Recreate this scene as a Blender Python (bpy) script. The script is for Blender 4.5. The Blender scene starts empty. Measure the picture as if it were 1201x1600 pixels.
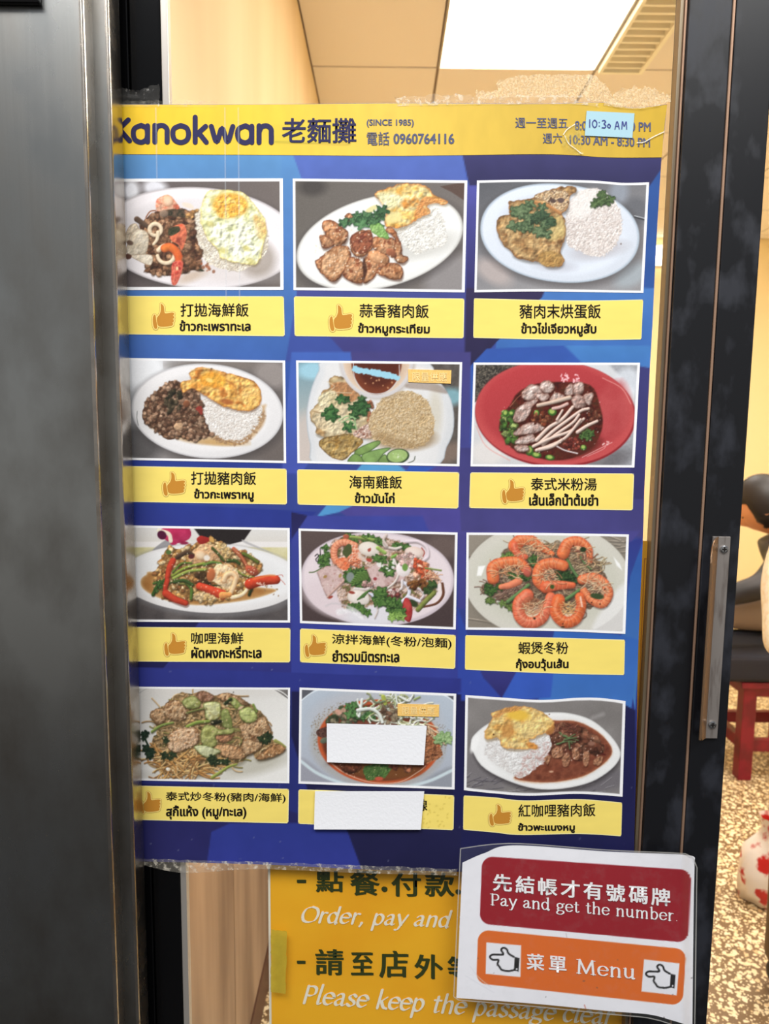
import bpy, bmesh, math, random
import numpy as np
from mathutils import Vector, Matrix
from mathutils.geometry import tessellate_polygon
# ------------------------------------------------------------------ camera
SC = bpy.context.scene
COL = SC.collection
F_PX = 1155.0
PITCH = math.radians(6.8); ROLL = math.radians(0.64)
CAM = np.array([0.0, -0.90, 1.45])
_F = np.array([0, math.cos(PITCH), -math.sin(PITCH)])
_R0 = np.array([1.0, 0, 0]); _U0 = np.cross(_R0, _F)
_R = _R0*math.cos(ROLL) + _U0*math.sin(ROLL)
_U = _U0*math.cos(ROLL) - _R0*math.sin(ROLL)
cd = bpy.data.cameras.new('camera'); cam = bpy.data.objects.new('camera', cd); COL.objects.link(cam)
M4 = Matrix.Identity(4)
for i in range(3):
    M4[i][0] = _R[i]; M4[i][1] = _U[i]; M4[i][2] = -_F[i]; M4[i][3] = CAM[i]
cam.matrix_world = M4
cd.sensor_fit = 'VERTICAL'; cd.sensor_height = 36.0; cd.sensor_width = 27.0
cd.lens = F_PX/1600*36.0
cd.clip_start = 0.02
cd.dof.use_dof = True; cd.dof.focus_distance = 0.90; cd.dof.aperture_fstop = 7.0
SC.camera = cam
# ------------------------------------------------------------------ colour management
vs = SC.view_settings
vs.view_transform = 'Standard'; vs.look = 'None'; vs.gamma = 1.0; vs.use_curve_mapping = False
vs.exposure = 0.19
try: SC.display_settings.display_device = 'sRGB'
except Exception: pass
# ------------------------------------------------------------------ world: overcast street, brighter above, dark towards the ground
W = bpy.data.worlds.new('street_sky'); SC.world = W; W.use_nodes = True
nt = W.node_tree; nt.nodes.clear()
wo = nt.nodes.new('ShaderNodeOutputWorld'); bg = nt.nodes.new('ShaderNodeBackground')
tc = nt.nodes.new('ShaderNodeTexCoord'); sx = nt.nodes.new('ShaderNodeSeparateXYZ'); rp = nt.nodes.new('ShaderNodeValToRGB')
mr = nt.nodes.new('ShaderNodeMapRange'); mr.inputs[1].default_value = -1; mr.inputs[2].default_value = 1
nt.links.new(tc.outputs['Generated'], sx.inputs[0]); nt.links.new(sx.outputs['Z'], mr.inputs[0])
nt.links.new(mr.outputs[0], rp.inputs[0]); nt.links.new(rp.outputs[0], bg.inputs[0]); nt.links.new(bg.outputs[0], wo.inputs[0])
cr = rp.color_ramp
cr.elements[0].position = 0.0; cr.elements[0].color = (.03, .03, .035, 1)
cr.elements[1].position = 1.0; cr.elements[1].color = (1.0, 1.02, 1.08, 1)
for p_, c_ in ((.24, (.03, .028, .032, 1)), (.36, (.17, .16, .15, 1)), (.46, (.27, .262, .25, 1)), (.56, (.29, .29, .29, 1)), (.64, (.13, .135, .14, 1)), (.69, (.17, .178, .19, 1)), (.75, (.27, .28, .30, 1)), (.85, (.70, .72, .77, 1))):
    e = cr.elements.new(p_); e.color = c_
bg.inputs[1].default_value = 1.0
# ------------------------------------------------------------------ added area lights, unseen: poster fill outside, room fill inside
def area(name, loc, target, size, sizey, power, col):
    l = bpy.data.lights.new(name, 'AREA'); l.shape = 'RECTANGLE'; l.size = size; l.size_y = sizey
    l.energy = power; l.color = col
    o = bpy.data.objects.new(name, l); COL.objects.link(o)
    o.location = loc; d = Vector(target) - Vector(loc)
    o.rotation_euler = d.to_track_quat('-Z', 'Y').to_euler(); return o
area('outside_fill_right', (1.3, -1.65, 3.6), (0.2, 0, 1.0), 1.4, .9, 44, (1.0, .985, .96))
area('outside_fill_left', (-0.8, -1.65, 3.6), (0, 0, 0.9), 1.6, .9, 70, (1.0, .985, .97))
for i_, (x_, y_) in enumerate(((1.35, 1.0), (2.3, 2.2), (1.3, 3.3))):
    area('room_fill', (x_, y_, 2.74), (x_, y_, 0), .6, .9, 25 if i_ else 46, (1.0, .96, .90))
# ------------------------------------------------------------------ helpers
def lin(c):
    c = np.asarray(c, float)/255.0
    return np.where(c <= .04045, c/12.92, ((c+.055)/1.055)**2.4)
def dirs(px, py):
    px = np.asarray(px, float); py = np.asarray(py, float)
    return (_F*F_PX + np.multiply.outer(px-600.5, _R) - np.multiply.outer(py-800.0, _U))
def P(px, py, Y=0.0):
    d = dirs(px, py); t = (np.asarray(Y)-CAM[1])/d[..., 1]
    return CAM + d*t[..., None]
def PV(px, py, Y=0.0): return Vector(P(px, py, Y).tolist())
def XatY(px, py, Y): return float(P(px, py, Y)[0])
def PZ(px, py, z):
    d = dirs(px, py); t = (z-CAM[2])/d[..., 2]
    return CAM + d*t[..., None]
def tag(o, label=None, cat=None, group=None, kind=None):
    if label: o['label'] = label
    if cat: o['category'] = cat
    if group: o['group'] = group
    if kind: o['kind'] = kind
    return o
def empty(name, loc):
    o = bpy.data.objects.new(name, None); COL.objects.link(o); o.location = loc; o.empty_display_size = .05; return o
def wloc(o):
    v = Vector((0, 0, 0))
    while o: v += o.location; o = o.parent
    return v
def link(name, me, mat, parent=None, smooth=False):
    if mat and not me.materials: me.materials.append(mat)
    o = bpy.data.objects.new(name, me); COL.objects.link(o)
    if parent: o.parent = parent
    if smooth: me.polygons.foreach_set('use_smooth', [True]*len(me.polygons))
    return o
def mesh_np(name, V, faces, mat, parent=None, smooth=False, origin=None, col=None):
    """V world coords (n,3); faces (m,3|4) array or list"""
    V = np.asarray(V, float)
    if parent is not None: off = np.array(wloc(parent)); 
    else:
        off = np.array(origin) if origin is not None else np.array([(V[:,0].min()+V[:,0].max())/2, (V[:,1].min()+V[:,1].max())/2, V[:,2].min()])
    me = bpy.data.meshes.new(name)
    F = faces
    if isinstance(F, np.ndarray):
        n = len(F); k = F.shape[1]
        me.vertices.add(len(V)); me.vertices.foreach_set('co', (V-off).ravel().astype(np.float32))
        me.loops.add(n*k); me.loops.foreach_set('vertex_index', F.ravel().astype(np.int32))
        me.polygons.add(n); me.polygons.foreach_set('loop_start', (np.arange(n)*k).astype(np.int32))
        me.update(calc_edges=True)
    else:
        me.from_pydata((V-off).tolist(), [], [list(f) for f in F]); me.update()
    if col is not None:
        a = me.color_attributes.new('Col', 'FLOAT_COLOR', 'POINT')
        c4 = np.ones((len(V), 4), np.float32); c4[:, :3] = lin(np.clip(col, 0, 255)); a.data.foreach_set('color', c4.ravel())
    o = link(name, me, mat, parent, smooth)
    if parent is None: o.location = off.tolist()
    return o
def grid_faces(ny, nx):
    i = np.arange(ny*nx).reshape(ny, nx)
    return np.stack([i[1:, :-1].ravel(), i[1:, 1:].ravel(), i[:-1, 1:].ravel(), i[:-1, :-1].ravel()], 1)
def curve_at(pts, t):
    pts = np.asarray(pts, float)
    if len(pts) == 2: return pts[0] + (pts[1]-pts[0])*t[:, None]
    d = np.r_[0, np.cumsum(np.hypot(*(pts[1:]-pts[:-1]).T))]; d /= d[-1]
    # catmull-rom resample for smoothness
    T = np.clip(t, 0, 1); k = np.clip(np.searchsorted(d, T, side='right')-1, 0, len(pts)-2)
    u = (T-d[k])/(d[k+1]-d[k]); u = u[:, None]
    p1 = pts[k]; p2 = pts[k+1]; p0 = pts[np.maximum(k-1, 0)]; p3 = pts[np.minimum(k+2, len(pts)-1)]
    m1 = (p2-p0)/2; m2 = (p3-p1)/2
    return (2*u**3-3*u**2+1)*p1 + (u**3-2*u**2+u)*m1 + (-2*u**3+3*u**2)*p2 + (u**3-u**2)*m2
def coons(top, bot, left, right, nx, ny):
    u = np.linspace(0, 1, nx); v = np.linspace(0, 1, ny)
    T = curve_at(top, u); B = curve_at(bot, u); L = curve_at(left, v); R = curve_at(right, v)
    U, V = np.meshgrid(u, v)
    def f(a): return a
    out = np.zeros((ny, nx, 2))
    for k in range(2):
        out[..., k] = (1-V)*T[None, :, k] + V*B[None, :, k] + (1-U)*L[:, None, k] + U*R[:, None, k] \
            - ((1-U)*(1-V)*T[0, k] + U*(1-V)*T[-1, k] + (1-U)*V*B[0, k] + U*V*B[-1, k])
    return out, U, V
def smooth_closed(pts, n=6):
    p = np.asarray(pts, float); N = len(p); o = []
    for i in range(N):
        p0, p1, p2, p3 = p[i-1], p[i], p[(i+1) % N], p[(i+2) % N]
        for j in range(n):
            u = j/n; o.append(.5*((2*p1)+(-p0+p2)*u+(2*p0-5*p1+4*p2-p3)*u*u+(-p0+3*p1-3*p2+p3)*u**3))
    return np.array(o)
def smooth_open(pts, n=6):
    p = np.asarray(pts, float)
    if len(p) < 3: return p
    p = np.vstack([2*p[0]-p[1], p, 2*p[-1]-p[-2]]); o = []
    for i in range(1, len(p)-2):
        p0, p1, p2, p3 = p[i-1], p[i], p[i+1], p[i+2]
        for j in range(n):
            u = j/n; o.append(.5*((2*p1)+(-p0+p2)*u+(2*p0-5*p1+4*p2-p3)*u*u+(-p0+3*p1-3*p2+p3)*u**3))
    o.append(p[-2]); return np.array(o)
# ---- materials
MATS = {}
def mat(name, base=None, rough=.5, metal=0.0, spec=.5, emit=None, es=0, vcol=False, noise=None, bump=None, alpha=None, coat=0, aniso=0):
    """noise=(scale, col2, [sx,sy,sz], lo, hi): object-space noise mix. bump=(scale,strength,[sx,sy,sz])"""
    if name in MATS: return MATS[name]
    m = bpy.data.materials.new(name); m.use_nodes = True; n = m.node_tree; L = n.links; b = n.nodes['Principled BSDF']
    def col(c): return tuple(lin(c).tolist())+(1,)
    if base is not None: b.inputs['Base Color'].default_value = col(base)
    b.inputs['Roughness'].default_value = rough; b.inputs['Metallic'].default_value = metal
    b.inputs['Specular IOR Level'].default_value = spec
    if coat: b.inputs['Coat Weight'].default_value = coat; b.inputs['Coat Roughness'].default_value = .08
    if aniso: b.inputs['Anisotropic'].default_value = aniso
    if emit is not None: b.inputs['Emission Color'].default_value = col(emit); b.inputs['Emission Strength'].default_value = es
    if vcol:
        a = n.nodes.new('ShaderNodeVertexColor'); a.layer_name = 'Col'; L.new(a.outputs[0], b.inputs['Base Color'])
    def mapped(sc):
        t = n.nodes.new('ShaderNodeTexCoord'); mp = n.nodes.new('ShaderNodeMapping'); L.new(t.outputs['Object'], mp.inputs[0])
        mp.inputs['Scale'].default_value = sc; return mp
    if noise:
        s, c2, sc, lo, hi = noise[:5]
        mp = mapped(sc); t = n.nodes.new('ShaderNodeTexNoise'); t.inputs['Scale'].default_value = s; t.inputs['Detail'].default_value = 6
        L.new(mp.outputs[0], t.inputs['Vector']); r = n.nodes.new('ShaderNodeMapRange')
        r.inputs[1].default_value = lo; r.inputs[2].default_value = hi; L.new(t.outputs[0], r.inputs[0])
        mx = n.nodes.new('ShaderNodeMix'); mx.data_type = 'RGBA'; L.new(r.outputs[0], mx.inputs[0])
        mx.inputs[6].default_value = col(base); mx.inputs[7].default_value = col(c2); L.new(mx.outputs[2], b.inputs['Base Color'])
        if len(noise) > 5:
            rr = n.nodes.new('ShaderNodeMapRange'); L.new(r.outputs[0], rr.inputs[0]); rr.inputs[3].default_value = rough; rr.inputs[4].default_value = noise[5]
            L.new(rr.outputs[0], b.inputs['Roughness'])
    if bump:
        s, st, sc = bump
        mp = mapped(sc); t = n.nodes.new('ShaderNodeTexNoise'); t.inputs['Scale'].default_value = s; t.inputs['Detail'].default_value = 4
        L.new(mp.outputs[0], t.inputs['Vector']); bp = n.nodes.new('ShaderNodeBump'); bp.inputs['Strength'].default_value = st; bp.inputs['Distance'].default_value = .002
        L.new(t.outputs[0], bp.inputs['Height']); L.new(bp.outputs[0], b.inputs['Normal'])
    if alpha is not None: b.inputs['Alpha'].default_value = alpha
    MATS[name] = m; return m
def box(name, lo, hi, m, parent=None, bev=0.0, seg=2):
    bm = bmesh.new(); bmesh.ops.create_cube(bm, size=1.0)
    lo = np.array(lo, float); hi = np.array(hi, float); c = (lo+hi)/2; s = hi-lo
    off = np.array(wloc(parent)) if parent is not None else np.array([c[0], c[1], lo[2]])
    for v in bm.verts:
        v.co = Vector([v.co[i]*s[i]+c[i]-off[i] for i in range(3)])
    if bev: bmesh.ops.bevel(bm, geom=bm.edges[:], offset=bev, segments=seg, affect='EDGES', profile=.6)
    me = bpy.data.meshes.new(name); bm.to_mesh(me); bm.free()
    o = link(name, me, m, parent)
    if parent is None: o.location = off.tolist()
    return o
# ------------------------------------------------------------------ poster surface: pixel of the print -> point on the slightly wavy sheet
def sstep(a, b, x):
    t = np.clip((x-a)/(b-a), 0, 1); return t*t*(3-2*t)
def wave(px, py):
    r = sstep(760, 1040, px)
    w = .0016*np.sin(px/38.0+py/260.0)*r + .0010*np.sin(px/120.0+py/170.0) + .0008*np.sin(py/55.0+1.2)*sstep(900, 1040, px)
    w = w + .004*sstep(965, 1045, px)*(1+.4*np.sin(py/90.0))
    return w
Y_POSTER = -0.0055
def on_poster(px, py, lift=0.0):
    px = np.asarray(px, float); py = np.asarray(py, float)
    return P(px, py, Y_POSTER - wave(px, py) - lift)
# ------------------------------------------------------------------ print painter: colours evaluated at the vertices of a print grid
def _h(ix, iy, s):
    n = (ix.astype(np.int64)*374761393 + iy.astype(np.int64)*668265263 + s*1442695041) & 0xffffffff
    n = ((n ^ (n >> 13))*1274126177) & 0xffffffff
    return ((n ^ (n >> 16)) & 0xffff)/65535.0
def vnoise(x, y, s=0):
    ix = np.floor(x); iy = np.floor(y); fx = x-ix; fy = y-iy
    fx = fx*fx*(3-2*fx); fy = fy*fy*(3-2*fy); ix = ix.astype(int); iy = iy.astype(int)
    a = _h(ix, iy, s); b = _h(ix+1, iy, s); c = _h(ix, iy+1, s); d = _h(ix+1, iy+1, s)
    return (a*(1-fx)+b*fx)*(1-fy)+(c*(1-fx)+d*fx)*fy
def fbm(x, y, s=0, o=3):
    v = 0; a = .5; t = 0
    for k in range(o):
        v = v+a*vnoise(x*2**k+17*k, y*2**k+31*k, s+k); t += a; a *= .55
    return v/t
def cc(*a): return np.array(a, float)
def ramp(pal, t):
    pal = np.asarray(pal, float)
    if pal.ndim == 1: return np.broadcast_to(pal, t.shape+(3,)).copy()
    t = np.clip(t, 0, 1)*(len(pal)-1); k = np.minimum(t.astype(int), len(pal)-2); u = (t-k)[..., None]
    return pal[k]*(1-u)+pal[k+1]*u
class Paint:
    def __init__(s, X, Y, seed=1):
        s.X = X.ravel(); s.Y = Y.ravel(); s.C = np.zeros((s.X.size, 3)); s.rng = random.Random(seed); s.sd = seed*100
        s.px = 4.3
    def box(s, x0, y0, x1, y1): return np.nonzero((s.X > x0) & (s.X < x1) & (s.Y > y0) & (s.Y < y1))[0]
    def put(s, i, a, c): s.C[i] = s.C[i]*(1-a[:, None])+c*a[:, None]
    def fill(s, pal, f=300, amp=0, seed=5):
        n = fbm(s.X/f, s.Y/f, s.sd+seed); s.C[:] = ramp(pal, (n-.2)/.6)
    def grad(s, c0, c1, x0, y0, x1, y1):
        d = (x1-x0)**2+(y1-y0)**2; t = np.clip(((s.X-x0)*(x1-x0)+(s.Y-y0)*(y1-y0))/d, 0, 1)[:, None]; s.C[:] = cc(*c0)*(1-t)+cc(*c1)*t
    def ell(s, cx, cy, rx, ry, ang=0, c=(255, 255, 255), soft=4, c2=None, lit=0, op=1, tex=0, f=12, e=2, wob=0, halo=None):
        R = max(rx, ry)*(1.05+wob)+soft
        i = s.box(cx-R, cy-R, cx+R, cy+R)
        if not len(i): return
        a = math.radians(ang); x = s.X[i]-cx; y = s.Y[i]-cy
        u = (x*math.cos(a)+y*math.sin(a))/rx; v = (-x*math.sin(a)+y*math.cos(a))/ry
        r = (np.abs(u)**e+np.abs(v)**e)**(1/e)
        if wob: r = r*(1+wob*2*(fbm(s.X[i]/(min(rx, ry)*.8), s.Y[i]/(min(rx, ry)*.8), s.sd+int(cx) % 97)-.5))
        al = np.clip((1-r)*min(rx, ry)/soft+.5, 0, 1)*op
        col = np.broadcast_to(cc(*c), (len(i), 3)).copy()
        if c2 is not None: t = np.clip(r, 0, 1)[:, None]**2.5; col = col*(1-t)+cc(*c2)*t
        if lit:
            xx = x/rx; yy = y/ry; col = col*(1-lit*(.45*xx+.75*yy)*np.clip(r, 0, 1))[:, None]
        if tex: col = col*(1+tex*2*(fbm(s.X[i]/f, s.Y[i]/f, s.sd+3)-.5))[:, None]
        s.put(i, al, col)
    def sdf(s, pts, i):
        x = s.X[i]; y = s.Y[i]; d = np.full(len(i), 1e9); ins = np.zeros(len(i), bool); n = len(pts)
        for k in range(n):
            ax, ay = pts[k]; bx, by = pts[(k+1) % n]; ex = bx-ax; ey = by-ay; L = ex*ex+ey*ey+1e-9
            t = np.clip(((x-ax)*ex+(y-ay)*ey)/L, 0, 1); d = np.minimum(d, (x-ax-t*ex)**2+(y-ay-t*ey)**2)
            c = ((ay > y) != (by > y)); ins ^= c & (x < ex*(y-ay)/(ey+1e-12 if ey == 0 else ey)+ax)
        d = np.sqrt(d); return np.where(ins, d, -d)
    def poly(s, pts, pal, f=40, soft=4, wob=0, wf=30, edge=None, ew=20, sm=True, emb=0, ef=None, op=1, seed=0, lit=0, hi=None):
        """pal: palette picked by noise; emb: embossed relief of the noise; edge: colour towards the rim"""
        p = smooth_closed(pts, 4) if sm else np.asarray(pts, float)
        m = wob+soft+3; i = s.box(p[:, 0].min()-m, p[:, 1].min()-m, p[:, 0].max()+m, p[:, 1].max()+m)
        if not len(i): return
        d = s.sdf(p, i); x = s.X[i]; y = s.Y[i]
        if wob: d = d+wob*2*(fbm(x/wf, y/wf, s.sd+seed+11, 2)-.5)
        al = np.clip(d/soft+.5, 0, 1)*op
        n = fbm(x/f, y/f, s.sd+seed); col = ramp(pal, (n-.25)/.5)
        if edge is not None: t = np.clip(1-d/ew, 0, 1)[:, None]**1.5; col = col*(1-t)+cc(*edge)*t
        if lit:
            cy = (y-p[:, 1].min())/(np.ptp(p[:, 1])+1)-.5; cx = (x-p[:, 0].min())/(np.ptp(p[:, 0])+1)-.5; col = col*(1-lit*(cy*.8+cx*.4))[:, None]
        if emb:
            g = ef or f*.6; q = g*.22; a = fbm(x/g, y/g, s.sd+seed+7); b = fbm((x-q)/g, (y-q)/g, s.sd+seed+7)
            col = col*(1+emb*(a-b)*2.7)[:, None]
        s.put(i, al, np.clip(col, 0, 255))
    def stroke(s, pts, w, c, w2=None, soft=4, lit=.0, c2=None, op=1, sm=True, band=0, bp=20, edge=None, tex=0):
        p = smooth_open(pts, 5) if sm else np.asarray(pts, float); W = max(w, w2 or w)
        m = W+soft; i = s.box(p[:, 0].min()-m, p[:, 1].min()-m, p[:, 0].max()+m, p[:, 1].max()+m)
        if not len(i): return
        x = s.X[i]; y = s.Y[i]; best = np.full(len(i), 1e9); T = np.zeros(len(i)); S = np.zeros(len(i)); n = len(p)-1; acc = 0
        seg = np.hypot(*(p[1:]-p[:-1]).T); tot = seg.sum()+1e-6
        for k in range(n):
            ax, ay = p[k]; ex, ey = p[k+1]-p[k]; L = ex*ex+ey*ey+1e-9
            t = np.clip(((x-ax)*ex+(y-ay)*ey)/L, 0, 1); dx = x-ax-t*ex; dy = y-ay-t*ey; d = dx*dx+dy*dy; b = d < best
            best = np.where(b, d, best); T = np.where(b, (acc+t*seg[k])/tot, T); S = np.where(b, dy+.5*dx, S); acc += seg[k]
        d = np.sqrt(best); ww = (w+(w2-w)*T if w2 is not None else np.full(len(i), float(w)))/2
        al = np.clip((ww-d)/soft+.5, 0, 1)*op
        col = cc(*c)[None]*np.ones((len(i), 1))
        if c2 is not None: col = col*(1-T[:, None])+cc(*c2)*T[:, None]
        if edge is not None: t = np.clip(d/ww, 0, 1)[:, None]**3; col = col*(1-t)+cc(*edge)*t
        if lit: col = col*(1-lit*np.clip(S/np.maximum(ww, 1), -1, 1))[:, None]
        if tex or w > 30: col = col*(1+(tex or .10)*2*(fbm(x/16, y/16, s.sd+5)-.5))[:, None]
        if band: col = col*(1-band*(np.sin(T*tot/bp*6.283) > .35))[:, None]
        s.put(i, al, np.clip(col, 0, 255))
    def _pts(s, pts, n, sm=True):
        p = smooth_closed(pts, 4) if sm else np.asarray(pts, float); out = []
        x0, y0 = p.min(0); x1, y1 = p.max(0); k = 0
        while len(out) < n and k < n*20:
            k += 1; x = s.rng.uniform(x0, x1); y = s.rng.uniform(y0, y1); c = False
            for j in range(len(p)):
                ax, ay = p[j]; bx, by = p[j-1]
                if (ay > y) != (by > y) and x < (bx-ax)*(y-ay)/(by-ay)+ax: c = not c
            if c: out.append((x, y))
        return out
    def clump(s, pts, n, r0, r1, pal, lit=.45, asp=1.8, soft=4, base=None, dark=.45, srt=True, wob=.5, tex=.45):
        if base is not None: s.poly(pts, base, f=25, wob=10, emb=.3)
        q = s._pts(pts, n)
        if srt: q.sort(key=lambda t: t[1]+s.rng.uniform(-20, 20))
        for x, y in q:
            r = s.rng.uniform(r0, r1); a = s.rng.uniform(0, 180); k = s.rng.uniform(1, asp); c = cc(*s.rng.choice(pal))*s.rng.uniform(.88, 1.1)
            s.ell(x+r*.12, y+r*.3, r*k*1.08, r*1.08, a, c*dark, soft*2, op=.5)
            s.ell(x, y, r*k, r, a, c, soft*1.4, c2=c*.74, lit=lit*.8, tex=tex, wob=wob, f=r*.8)
    def grains(s, pts, n, L, w, pal, shadow=(120, 105, 90), so=.45, bias=None, bv=40):
        for x, y in s._pts(pts, n):
            a = s.rng.uniform(0, 180) if bias is None else bias+s.rng.uniform(-bv, bv); l = L*s.rng.uniform(.7, 1.2); c = s.rng.choice(pal)
            s.ell(x+1.5, y+w*.9, l, w*1.1, a, shadow, 4, op=so); s.ell(x, y, l, w, a, c, 3, c2=cc(*c)*.93, op=.95)
    def noodles(s, pts, n, L, w, pal, lit=.35, curl=.8, bias=None):
        for x, y in s._pts(pts, n):
            a = s.rng.uniform(0, 6.28) if bias is None else bias+s.rng.uniform(-.5, .5); l = L*s.rng.uniform(.5, 1.2); k = s.rng.uniform(-curl, curl)
            pp = [(x, y)]
            for j in range(4): x += math.cos(a)*l/4; y += math.sin(a)*l/4*.7; a += k; pp.append((x, y))
            c = cc(*s.rng.choice(pal)); s.stroke([(u+1, v+w*.6) for u, v in pp], w*1.1, c*.45, op=.5, soft=5); s.stroke(pp, w, c, lit=lit)
    def spots(s, pts, n, r0, r1, pal, op=.8, soft=4):
        for x, y in s._pts(pts, n):
            r = s.rng.uniform(r0, r1); s.ell(x, y, r*s.rng.uniform(1, 1.8), r, s.rng.uniform(0, 180), s.rng.choice(pal), soft, op=op)
    def leaf(s, x, y, r, ang=0, pal=((45, 95, 45), (80, 130, 65), (30, 70, 38)), lobes=5):
        a0 = math.radians(ang); pp = []; N = lobes*4
        for k in range(N):
            t = a0+2*math.pi*k/N; rr = r*(1+.28*math.cos(lobes*(t-a0))+.12*math.cos(2.3*lobes*t)); pp.append((x+rr*math.cos(t), y+rr*math.sin(t)*.85))
        s.poly([(u+2, v+6) for u, v in pp], (25, 35, 20), op=.45, soft=8)
        s.poly(pp, pal, f=r*.6, emb=.25, edge=cc(*pal[-1])*1.05, ew=r*.18, seed=int(x) % 50, wob=r*.12, wf=r*.3)
        for k in range(lobes):
            t = a0+2*math.pi*k/lobes; s.stroke([(x, y), (x+r*.85*math.cos(t), y+r*.75*math.sin(t))], 2.2, cc(*pal[1])*1.15, op=.45, soft=3)
    def herb(s, pts, n, r0, r1, pal=((45, 95, 45), (80, 130, 65), (30, 70, 38)), stems=2):
        q = s._pts(pts, n)
        for k in range(stems*2):
            a = s.rng.choice(q); b = s.rng.choice(q); s.stroke([a, ((a[0]+b[0])/2+s.rng.uniform(-12, 12), (a[1]+b[1])/2+s.rng.uniform(-12, 12)), b], 5, cc(*pal[1])*1.2, lit=.3)
        for x, y in q: s.leaf(x, y, s.rng.uniform(r0, r1), s.rng.uniform(0, 90), pal, s.rng.choice((4, 5)))
    def shrimp(s, pts, w, w2, col=(235, 110, 60), rim=(200, 70, 40), band=.12, bp=34, legs=True, tail=True):
        p = smooth_open(pts, 6); c = p.mean(0)
        s.stroke([(x+3, y+8) for x, y in p], w*1.05, (60, 35, 25), w2*1.1, op=.45, soft=12, sm=False)
        if legs:
            for k in range(3, len(p)-3, 1):
                d = c-p[k]; d = d/(np.hypot(*d)+1e-6); s.stroke([p[k]+d*w*.3, p[k]+d*w*.75+np.array([s.rng.uniform(-5, 5), s.rng.uniform(-5, 5)])], 4, (250, 190, 140), op=.9)
        s.stroke(p, w, col, w2, lit=.22, sm=False, edge=rim, band=0, bp=bp, soft=7, tex=.16)
        for k in range(3, len(p)-2, 2):
            ww = w+(w2-w)*k/len(p); t = p[k+1]-p[k-1]; t = t/(np.hypot(*t)+1e-6); nn = np.array([-t[1], t[0]])*ww*.44
            s.stroke([p[k]-nn, p[k]+t*ww*.10, p[k]+nn], 5, (188, 66, 40), soft=5, op=.55); s.stroke([p[k]-nn*.9+t*7, p[k]+t*(ww*.10+7), p[k]+nn*.9+t*7], 4, (250, 170, 120), soft=5, op=.45)
        s.stroke(p*.985+np.array(c)*.015+np.array([-w*.1, -w*.18]), w*.22, (255, 190, 150), w2*.1, op=.35, soft=8, sm=False)
    def soften(s, ny, nx, k=.55):
        C = s.C.reshape(ny, nx, 3); B = C.copy(); B[1:-1, 1:-1] = (C[:-2, 1:-1]+C[2:, 1:-1]+C[1:-1, :-2]+C[1:-1, 2:]+C[1:-1, 1:-1]*2)/6; s.C = (C*(1-k)+B*k).reshape(-1, 3)
        g = s.C.mean(1, keepdims=True); s.C = (s.C*.88+g*.12)*.965+7  # muted and lifted: a glare haze put into the print colours
    def frame(s, inner, white=(247, 247, 248)):
        i = np.arange(s.X.size); d = s.sdf(np.asarray(inner, float), i); a = np.clip(d/4+.5, 0, 1)[:, None]
        s.C = cc(*white)*(1-a)+s.C*a
    def grain(s, amp=5, f=4): s.C = s.C+amp*2*(vnoise(s.X/f, s.Y/f, s.sd+61)-.5)[:, None]
def plate(s, cx, cy, rx, ry, ang=0, c=(238, 238, 238), rim=(215, 215, 215), e=2.0, inner=.8, innerc=None, shadow=(60, 55, 55)):
    s.ell(cx+8, cy+22, rx*1.02, ry*1.02, ang, shadow, 60, op=.6, e=e)
    s.ell(cx, cy, rx, ry, ang, cc(*c)*.93, 5, c2=rim, e=e)
    s.ell(cx, cy, rx*.975, ry*.97, ang, c, 9, e=e, lit=.03)
    s.ell(cx, cy+ry*.02, rx*inner, ry*inner, ang, innerc or cc(*c)*.955, 40, e=e, lit=-.05, c2=c)
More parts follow.
